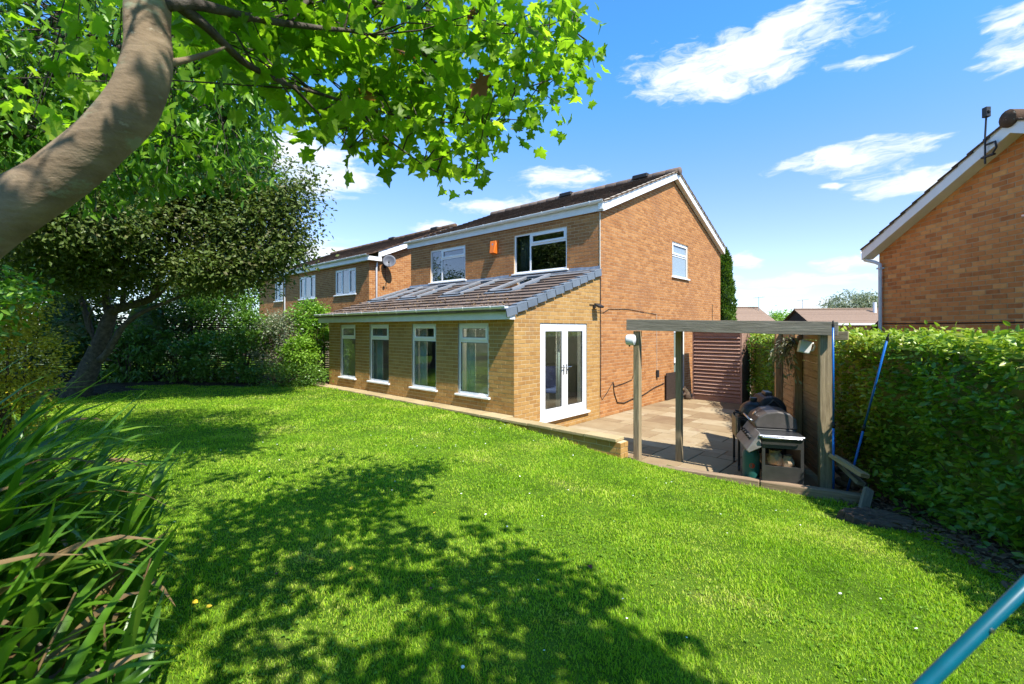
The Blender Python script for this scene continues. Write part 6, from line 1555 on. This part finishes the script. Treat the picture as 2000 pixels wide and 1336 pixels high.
# ------------------------------------------------------------------ shrubs and plants along the back
def shrub(name, label, ells, n, size, mat, tmpl=T_OVAL, seed=0, droop=0.1, upn=0.7, clump=0.13, per=40, stems=6, cat='shrub', group=None, core=False, lo=0.5, outw=0.8):
    c0 = ells[0]; base = Vector((c0[0], c0[1], gz(c0[0], c0[1])))
    t = thing(name, label, cat, base, 0, group)
    rng = np.random.default_rng(seed); p, out, C = ell_points(rng, ells, n, lo, clump, per)
    ok = p[:, 2] > base.z + 0.02; p, out = p[ok], out[ok]
    fr = leaf_frames(len(p), rng, droop, upn, out, outw)
    foliage(t, base, p, rng.uniform(size[0], size[1], len(p)), fr, tmpl, mat, 0, 'leaf', 'foliage')
    mb = MB(); r_ = random.Random(seed)
    for k in range(stems):
        e = ells[k % len(ells)]; a = Vector((r_.uniform(-.12, .12), r_.uniform(-.12, .12), -0.05)); b = Vector((e[0] + r_.uniform(-.5, .5) * e[3], e[1] + r_.uniform(-.5, .5) * e[4], e[2] + r_.uniform(0, .5) * e[5])) - base
        mb.tube([a, a.lerp(b, 0.5) + Vector((0, 0, 0.05)), b], [0.022, 0.016, 0.006], 6)
    mb.build('stems', M_TWIG, t)
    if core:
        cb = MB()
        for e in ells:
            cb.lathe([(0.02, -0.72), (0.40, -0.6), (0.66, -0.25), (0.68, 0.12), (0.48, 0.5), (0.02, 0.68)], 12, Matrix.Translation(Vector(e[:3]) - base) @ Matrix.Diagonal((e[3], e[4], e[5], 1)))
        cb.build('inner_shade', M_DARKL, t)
    return t
def at_ground(px, D): return (px - 1000) / FPX * D
def S_(px, D, z, r): return (at_ground(px, D), D, z, *r)
shrub('broadleaf_shrub', 'bright green glossy shrub at the sunny end of the slatted fence', [S_(475, 14.5, 0.85, (0.75, 0.6, 0.9)), S_(500, 14.7, 1.65, (0.7, 0.5, 0.65))], 5200, (0.07, 0.13), M_LAUREL, seed=41)
shrub('pale_flowering_shrub', 'grey-green shrub with pale flower tufts in front of the neighbour downpipe', [S_(540, 14.6, 1.2, (0.75, 0.6, 1.05)), S_(560, 14.8, 1.75, (0.6, 0.5, 0.55))], 6000, (0.05, 0.09), M_SAGE, T_DIAM, 42)
shrub('lime_shrub', 'lime green leafy shrub low beside the extension', [S_(590, 14.2, 0.95, (0.5, 0.45, 0.5))], 2200, (0.07, 0.12), M_LIME, seed=43)
shrub('tall_corner_shrub', 'tall leafy shrub against the far corner of the extension', [S_(612, 14.9, 1.5, (0.55, 0.5, 0.9)), S_(600, 14.9, 2.1, (0.5, 0.4, 0.45))], 4200, (0.06, 0.11), M_HEDGE, seed=44)
shrub('corner_shoots', 'fresh yellow-green shoots rising over the corner of the lean-to gutter', [S_(628, 15.0, 1.85, (0.22, 0.3, 0.6))], 900, (0.07, 0.12), M_LIME, seed=52, core=False)
shrub('ground_cover', 'low grey-green mounding plant at the foot of the sunny shrubs', [S_(545, 13.8, 0.22, (0.95, 0.4, 0.38)), S_(600, 13.9, 0.28, (0.6, 0.4, 0.36))], 5200, (0.045, 0.08), M_LAUREL, T_DIAM, 45, cat='plant')
shrub('shaded_shrub', 'dark laurel in shade left of the sunny shrubs', [S_(415, 14.6, 0.75, (0.9, 0.5, 0.85))], 3600, (0.08, 0.14), M_LAUREL, seed=46)
shrub('shaded_shrub', 'dark long-leaved shrub in front of the middle of the slatted fence', [S_(345, 14.7, 0.8, (0.8, 0.45, 0.95))], 1500, (0.11, 0.19), M_LAUREL, T_LONG, 47, droop=0.8, core=False)
shrub('shaded_shrub', 'dark shrub right behind the leaning tree trunk', [S_(255, 14.4, 0.9, (0.85, 0.5, 1.1))], 1800, (0.11, 0.19), M_LAUREL, T_LONG, 48, droop=0.8, core=False)
shrub('fence_climber', 'climbing plant spilling over the top of the slatted fence', [S_(350, 15.4, 2.35, (1.6, 0.3, 0.4)), S_(440, 15.3, 2.5, (0.9, 0.35, 0.5)), S_(470, 15.2, 2.9, (0.6, 0.4, 0.6))], 4200, (0.06, 0.10), M_HEDGE, T_DIAM, 49, core=False)
shrub('golden_shrub', 'golden variegated shrub at the left edge of the garden', [(-6.72, 6.1, 1.35, 0.55, 0.55, 0.75), (-6.55, 6.0, 1.95, 0.38, 0.4, 0.36), (-7.3, 5.9, 1.7, 0.6, 0.5, 0.6), (-6.75, 6.1, 0.75, 0.5, 0.5, 0.6)], 14000, (0.035, 0.07), M_GOLD, T_DIAM, 50, clump=0.10)
shrub('green_shrub', 'green leafy sprays above the golden shrub at the very edge', [(-5.75, 5.0, 2.25, 0.5, 0.35, 0.30), (-6.0, 5.1, 1.9, 0.35, 0.3, 0.4)], 900, (0.06, 0.11), M_HEDGE, T_OVAL, 51, core=False, outw=0.4)
def build_evergreens():
    t = thing('evergreen_screen', 'tall dark evergreen screen round the garden edge behind the leaning tree', 'hedge', (-14, 15.2, 0))
    ells = [(-17.5, 14.6, 1.9, 1.9, 1.2, 2.6), (-14.6, 15.2, 1.7, 1.9, 1.0, 2.5), (-12.2, 15.4, 1.6, 1.5, 0.9, 2.3), (-19.5, 11.5, 2, 1.6, 2.6, 2.8), (-16, 15.5, 3.6, 2.8, 1.0, 1.6), (-11.3, 16.6, 3.2, 1.8, 0.9, 2.1), (-14.3, 6, 2.8, 1.6, 2.8, 3.6), (-12, 0.5, 2.8, 1.8, 2.8, 3.6), (-9, -5, 2.6, 2.5, 2, 3.4), (-3, -7.2, 2.4, 3.6, 1.2, 3.0), (3.5, -7.2, 2.3, 3.4, 1.2, 2.8)]
    rng = np.random.default_rng(61); p, out, C = ell_points(rng, ells, 110000, 0.5, 0.30, 50); ok = p[:, 2] > 0.03
    foliage(t, (-14, 15.2, 0), p[ok], rng.uniform(0.09, 0.16, ok.sum()), leaf_frames(ok.sum(), rng, 0.3, 0.6, out[ok], 0.7), T_OVAL, M_DARKL, 0, 'leaf', 'foliage')
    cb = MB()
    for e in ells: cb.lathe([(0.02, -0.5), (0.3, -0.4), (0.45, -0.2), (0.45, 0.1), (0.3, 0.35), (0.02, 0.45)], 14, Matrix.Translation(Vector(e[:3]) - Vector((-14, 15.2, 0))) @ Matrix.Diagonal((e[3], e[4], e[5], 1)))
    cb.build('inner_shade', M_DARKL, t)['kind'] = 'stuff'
build_evergreens()

def build_fence():
    Y = 15.75; x0, x1 = -16.5, -4.9
    t = thing('slatted_fence', 'dark slatted fence half hidden by plants at the back of the lawn', 'fence', (x0, Y, 0))
    n = int((x1 - x0) / 1.83); rng = random.Random(1)
    sm = {}
    for k in range(n + 1):
        MB().box(-0.045, -0.045, -0.1, 0.045, 0.045, 2.15).build('post', M_WFENCE, t, loc=(k * 1.83, 0.06, 0))
    me = MB().box(-0.89, -0.009, -0.021, 0.89, 0.009, 0.021).mesh('slat', M_WFENCE)
    for k in range(n):
        for r in range(26):
            obj('slat', me, t, Matrix.Translation((k * 1.83 + 0.915, 0.0, 0.14 + r * 0.076 + rng.uniform(-.002, .002))))
build_fence()

# ------------------------------------------------------------------ conifer and far trees
def build_conifer():
    c = P(1415, 620, 19.5); b = Vector((c.x, c.y, -0.5))
    t = thing('conifer', 'narrow bright green conifer just behind the gable corner', 'tree', b)
    MB().tube([(0, 0, 0), (0, 0, 4.2)], [0.09, 0.02], 8).build('trunk', M_BARKD, t)
    rng = np.random.default_rng(71); n = 9000; z = rng.uniform(0.2, 5.55, n); r = np.interp(z, [0, 1.5, 3.5, 5.2, 5.55], [0.42, 0.46, 0.38, 0.20, 0.02]) * (0.8 + 0.2 * rng.random(n)); a = rng.uniform(0, 2 * np.pi, n)
    r = r * (1 + 0.12 * np.sin(z * 7 + a * 3)); p = np.stack([b.x + r * np.cos(a), b.y + r * np.sin(a), b.z + z], 1); out = np.stack([np.cos(a), np.sin(a), np.full(n, 1.2)], 1)
    foliage(t, b, p, rng.uniform(0.09, 0.16, n), leaf_frames(n, rng, -0.6, 0.1, unit(out), 1.2), T_DIAM, M_CONIF, 0, 'leaf', 'crown')
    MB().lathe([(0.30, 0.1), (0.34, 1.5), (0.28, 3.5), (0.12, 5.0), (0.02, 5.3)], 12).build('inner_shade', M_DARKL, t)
build_conifer()
def far_tree(label, c, r, n, mat, seed, size=(0.25, 0.45)):
    b = Vector((c[0], c[1], -0.75)); t = thing('far_tree', label, 'tree', b)
    MB().tube([(0, 0, 0), (0.1, 0, c[2] + 0.75)], [0.25, 0.08], 8).build('trunk', M_BARKD, t)
    rng = np.random.default_rng(seed); ells = [(c[0], c[1], c[2], *r), (c[0] + r[0] * 0.6, c[1], c[2] + r[2] * 0.3, r[0] * 0.6, r[1] * 0.6, r[2] * 0.6), (c[0] - r[0] * 0.6, c[1], c[2] - r[2] * 0.2, r[0] * 0.5, r[1] * 0.5, r[2] * 0.6)]
    p, out, C = ell_points(rng, ells, n, 0.5, 0.5, 40); foliage(t, b, p, rng.uniform(*size, n), leaf_frames(n, rng, 0.6, 0.6, out, 0.4), T_LONG, mat, 0, 'leaf', 'crown')
far_tree('pale green willow-like tree behind the far bungalow', (46.0, 62, 4.0), (3.6, 3, 2.6), 9000, M_SAGE, 81)
far_tree('small bright tree beside the dark gable of the far bungalow', (33.8, 58, 2.4), (1.5, 1.5, 1.3), 2500, M_LIME, 82)
far_tree('leafy tree glimpsed behind the neighbour roof through the branches', (-17.5, 30, 3.5), (4.5, 3, 3.0), 9000, M_HEDGE, 83, (0.15, 0.3))

# ------------------------------------------------------------------ trailing plant on the pergola screen
def build_trailer():
    b = P3 + PN * 0.10 + PD * 1.15 + Vector((0, 0, 1.98))
    t = thing('trailing_plant', 'drooping leafy plant hanging on the boarded pergola screen', 'plant', b)
    rng = np.random.default_rng(91); mb = MB(); pts = []
    for k in range(26):
        a = rng.uniform(-0.6, 0.8); ln = rng.uniform(0.25, 0.65); e = np.array([PD.x * a + PN.x * rng.uniform(0.0, 0.22), PD.y * a + PN.y * rng.uniform(0.0, 0.22), -ln])
        s = np.array([PD.x * a * 0.3, PD.y * a * 0.3, 0.05]); m = (s + e) / 2 + np.array([PN.x * 0.1, PN.y * 0.1, 0.12]); mb.tube([s, m, e], [0.004, 0.003, 0.002], 5)
        for j in range(9): f = rng.random(); q = (1 - f) ** 2 * s + 2 * f * (1 - f) * m + f * f * e; pts.append(q + rng.normal(size=3) * 0.03)
    mb.build('stems', M_TWIG, t); p = np.array(pts) + np.array(b); n = len(p)
    foliage(t, b, p, rng.uniform(0.06, 0.13, n), leaf_frames(n, rng, 1.3, 0.3), T_LONG, M_SAGE, 0, 'leaf', 'foliage')
build_trailer()

# ------------------------------------------------------------------ strap-leaved clump in the near corner
def blade_mesh(rng, base, ang, length, width, lean, curl, segs=9, fold=0.0):
    """an arching strap leaf; returns vertices and quads"""
    d = Vector((math.cos(ang), math.sin(ang), 0)); s = Vector((-d.y, d.x, 0)); p = Vector(base); th = lean; vs = []
    for i in range(segs + 1):
        t = i / segs; w = width * (0.55 + 0.45 * min(1, t * 4)) * (1 - max(0, (t - 0.45) / 0.55) ** 1.8) + 0.0008
        tw = s * math.cos(fold * t) + Vector((0, 0, 1)) * math.sin(fold * t)
        dirn = d * math.sin(th) + Vector((0, 0, 1)) * math.cos(th); nrm = d * math.cos(th) - Vector((0, 0, 1)) * math.sin(th)
        vs += [tuple(p - tw * w / 2), tuple(p + nrm * w * 0.12), tuple(p + tw * w / 2)]
        p = p + dirn * (length / segs); th += curl * (0.3 + 1.4 * t) / segs
    fs = []
    for i in range(segs):
        for k in (0, 1): a = i * 3 + k; fs.append((a, a + 1, a + 4, a + 3))
    return vs, fs
def build_irises():
    b0 = Vector((-1.55, 1.5, bank_z(-1.55, 1.5)))
    t = thing('strap_leaved_clump', 'large clump of long strap-shaped green leaves in the near corner', 'plant', b0)
    rng = random.Random(14); blades = []
    for k in range(900):
        y = rng.uniform(0.85, 2.9); x = -0.80 * y - rng.uniform(0.02, 1.05) + 0.0
        if x > -0.92: x = -0.92 - rng.random() * 0.3
        z = bank_z(x, y); ang = rng.gauss(math.radians(10), 1.15); ln = rng.uniform(0.6, 1.25) * (1.0 if y < 2.0 else 0.9)
        dry = rng.random() < 0.09
        vs, fs = blade_mesh(rng, Vector((x, y, z - 0.03)), ang, ln, rng.uniform(0.026, 0.056), rng.uniform(0.05, 0.7), rng.uniform(0.5, 2.4) if not dry else rng.uniform(1.5, 2.6), fold=rng.uniform(-0.7, 0.7))
        cx = sum(v[0] for v in vs) / len(vs); cy = sum(v[1] for v in vs) / len(vs); mx = max(1000 + FPX * v[0] / max(0.3, v[1]) for v in vs); near = min(math.hypot(v[0], v[1]) for v in vs)
        if mx > 365 + rng.uniform(-25, 10) or near < 0.85: continue
        blades.append((cy, vs, fs, dry))
    blades.sort(key=lambda b: b[0]); rest = {False: MB(), True: MB()}
    for i, (cy, vs, fs, dry) in enumerate(blades):
        vs = [tuple(Vector(v) - b0) for v in vs]
        if i < 300: MB().add(vs, fs).build('leaf', M_DRY if dry else M_IRIS, t, smooth=True)
        else: rest[dry].add(vs, fs)
    for dry in (False, True):
        if rest[dry].v: rest[dry].build('dry_leaves' if dry else 'leaves', M_DRY if dry else M_IRIS, t, smooth=True)['kind'] = 'stuff'
    # thin woody stalks among the leaves
    mb = MB()
    for k in range(9):
        y = rng.uniform(0.95, 1.9); x = -1.15 - rng.random() * 0.6; z = bank_z(x, y); a = Vector((x, y, z)); b = a + Vector((rng.uniform(-.25, .25), rng.uniform(-.2, .2), rng.uniform(0.4, 0.8)))
        mb.tube([a - b0, a.lerp(b, 0.5) + Vector((0.03, 0, 0)) - b0, b - b0], [0.006, 0.005, 0.003], 5)
    mb.build('stalk', M_DRY, t)
build_irises()

# ------------------------------------------------------------------ grass, daisies, litter, fallen leaves
def build_grass():
    rng = np.random.default_rng(101)
    zones = [(1.15, 2.6, 70000, 0.0034, 0.022), (2.6, 4.5, 115000, 0.0046, 0.023), (4.5, 7.5, 120000, 0.0066, 0.025), (7.5, 11, 75000, 0.010, 0.028), (11, 15, 40000, 0.014, 0.030)]
    PX = []; 
    for d0, d1, n, w, h in zones:
        m = int(n * 1.9); D = np.sqrt(rng.uniform(d0 ** 2, d1 ** 2, m)); r = rng.uniform(-1.15, 1.13, m); X = D * r
        ok = lawn_mask(X, D) & (X > -13.5) & ~((np.hypot((X + 11.7) / 1.6, (D - 12.3) / 1.5)) < 0.8)
        bank = (X < -0.80 * np.maximum(D, 1.15) - 0.12) & (D < 3.2); ok &= ~bank
        ok &= np.hypot((X - 3.8) / 0.42, (D - 4.9) / 0.34) > 1
        X, D = X[ok][:n], D[ok][:n]
        PX.append((X, D, np.full(len(X), w), np.full(len(X), h)))
    X = np.concatenate([p[0] for p in PX]); Y = np.concatenate([p[1] for p in PX]); w = np.concatenate([p[2] for p in PX]); h = np.concatenate([p[3] for p in PX])
    n = len(X); z = ground_z(X, Y)
    tuft = 0.75 + 0.35 * np.sin(X * 5.1 + 1.3 * np.sin(Y * 3.3)) * np.sin(Y * 4.7) ; edge = ~lawn_mask(X, Y, 0.10)
    cell = (np.floor(X / 0.045) * 73.1 + np.floor(Y / 0.045) * 191.7); tuft = tuft * (0.65 + 0.65 * np.abs(np.modf(np.sin(cell) * 43758.5)[0]))
    h = h * rng.uniform(0.55, 1.25, n) * tuft * np.where(edge, 1.9, 1); w = w * rng.uniform(0.7, 1.3, n)
    a = rng.uniform(0, 2 * np.pi, n); lean = rng.uniform(0.2, 1.5, n) * h; ca, sa = np.cos(a), np.sin(a); b = a + np.pi / 2 + rng.normal(0, 0.4, n); cb, sb = np.cos(b), np.sin(b)
    V = np.empty((n, 5, 3))
    V[:, 0] = np.stack([X - cb * w / 2, Y - sb * w / 2, z - 0.004], 1); V[:, 1] = np.stack([X + cb * w / 2, Y + sb * w / 2, z - 0.004], 1)
    mx, my = X + ca * lean * 0.35, Y + sa * lean * 0.35
    V[:, 2] = np.stack([mx + cb * w * 0.42, my + sb * w * 0.42, z + h * 0.6], 1); V[:, 3] = np.stack([mx - cb * w * 0.42, my - sb * w * 0.42, z + h * 0.6], 1)
    V[:, 4] = np.stack([X + ca * lean, Y + sa * lean, z + h], 1)
    i0 = (np.arange(n) * 5)[:, None]
    me = raw_mesh('grass', V.reshape(-1, 3), [i0 + np.array([[0, 1, 2, 3]]), i0 + np.array([[3, 2, 4]])], M_GRASS)
    tag(obj('grass', me), 'short mown bright green grass covering the whole lawn', 'grass', kind='stuff')
    # clover
    n = 16000; D = np.sqrt(rng.uniform(1.3 ** 2, 7.5 ** 2, n)); X = D * rng.uniform(-0.9, 1.12, n)
    patch = np.sin(X * 1.7 + 0.5) * np.sin(D * 2.1) + 0.5 * np.sin(X * 4.3 + D * 3.1) + rng.normal(0, 0.3, n)
    ok = lawn_mask(X, D, 0.05) & (patch > 0.15) & ~((X < -0.80 * np.maximum(D, 1.15) - 0.1) & (D < 3.2)); X, D = X[ok], D[ok]; n = len(X)
    z = ground_z(X, D) + rng.uniform(0.008, 0.022, n); p = np.repeat(np.stack([X, D, z], 1), 3, 0); a = np.repeat(rng.uniform(0, 6.28, n), 3) + np.tile([0, 2.09, 4.19], n)
    A = np.stack([np.cos(a), np.sin(a), rng.uniform(-0.1, 0.35, 3 * n)], 1); A = unit(A); N = rng.normal(size=(3 * n, 3)) * 0.25; N[:, 2] += 1; N = unit(N - A * np.sum(N * A, 1, keepdims=True)); Bv = np.cross(N, A)
    me = leaf_mesh('clover', p, np.repeat(rng.uniform(0.007, 0.013, n), 3), A, Bv, N, T_CLOV, M_CLOVER)
    tag(obj('clover', me), 'small clover leaves mixed through the grass', 'clover', kind='stuff')
    # daisies: flat heads of petals
    n = 95; D = np.sqrt(rng.uniform(1.7 ** 2, 8.5 ** 2, n)); X = D * rng.uniform(-0.75, 0.95, n); ok = lawn_mask(X, D, 0.1); X, D = X[ok], D[ok]; z = ground_z(X, D); mb = MB()
    for x, y, zz in zip(X, D, z):
        r = rng.uniform(0.006, 0.0105); hh = zz + rng.uniform(0.022, 0.034); tx, ty = rng.uniform(-.3, .3, 2)
        ring = [(x + r * (1 if k % 2 else 0.72) * math.cos(math.pi * k / 9), y + r * (1 if k % 2 else 0.72) * math.sin(math.pi * k / 9), hh + tx * r * math.cos(math.pi * k / 9) + ty * r * math.sin(math.pi * k / 9)) for k in range(18)]
        mb.add([(x, y, hh + 0.003)] + ring, [(0, 1 + k, 1 + (k + 1) % 18) for k in range(18)])
    tag(mb.build('daisies', M_PETAL), 'tiny white daisies dotted over the lawn', 'daisies', kind='stuff')
    # dead leaves on the soil
    n = 2600; Y = np.concatenate([rng.uniform(1.8, 6.2, 1700), rng.uniform(10.2, 15.0, 900)]); X = np.concatenate([hedge_x(Y[:1700]) - rng.uniform(-0.1, 0.62, 1700) ** 1.0, rng.uniform(-13.5, -5.6, 900)])
    ok = np.concatenate([np.ones(1700, bool), (Y[1700:] > 13.8) | (np.hypot((X[1700:] + 11.3) / 1.9, (Y[1700:] - 11.9) / 1.5) < 1.1)]); X, Y = X[ok], Y[ok]; n = len(X)
    p = np.stack([X, Y, ground_z(X, Y) + 0.045 + rng.uniform(0, 0.02, n)], 1); A, Bv, N = leaf_frames(n, rng, 0.0, 2.2); A[:, 2] *= 0.3
    me = leaf_mesh('leaf_litter', p, rng.uniform(0.03, 0.075, n), unit(A), Bv, N, T_OVAL, M_LITTER)
    tag(obj('leaf_litter', me), 'dry leaf litter on the soil below the hedge and trees', 'leaf litter', kind='stuff')
build_grass()
yl = MB().add((T_OVAL[0] * np.array([1, 1.5, 1.5])).tolist(), T_OVAL[1]).mesh('fallen_leaf', M_YLEAF); rl = MB().add((T_OVAL[0] * np.array([1, 1.4, 2.0])).tolist(), T_OVAL[1]).mesh('fallen_leaf', M_RLEAF)
for k, (px, py, s, me, lab) in enumerate(((684, 1122, .036, yl, 'bright yellow round leaf fallen in the shade at mid lawn'), (402, 1207, .034, yl, 'yellow fallen leaf near the strap-leaved clump'), (376, 1194, .040, yl, 'long yellow leaf lying just behind the one by the clump'), (395, 1084, .040, yl, 'yellow fallen leaf at the edge of the clump shade'), (848, 1006, .032, yl, 'small yellow leaf near the tip of the tree shade'), (690, 974, .038, yl, 'small yellow leaf far back in the tree shade'),
                                         (1150, 1108, .045, rl, 'curled dark red leaf at the sunny end of the tree shade'), (541, 1138, .040, rl, 'curled dark red leaf in the middle of the shade'), (840, 1168, .030, rl, 'small reddish leaf in front of the shade edge'), (800, 960, .028, rl, 'tiny dark leaf in the far part of the shade'))):
    D = (CAM_H - 0.05) * FPX / (py - 642); x = (px - 1000) / FPX * D; r_ = random.Random(k)
    o = obj('fallen_leaf', me, None, Matrix.Translation((x, D, gz(x, D) + 0.022)) @ Matrix.Rotation(r_.uniform(0, 6.28), 4, 'Z') @ Matrix.Rotation(r_.uniform(-0.4, 0.4), 4, 'X') @ Matrix.Scale(s, 4)); tag(o, lab, 'leaf', 'fallen leaves on the lawn')
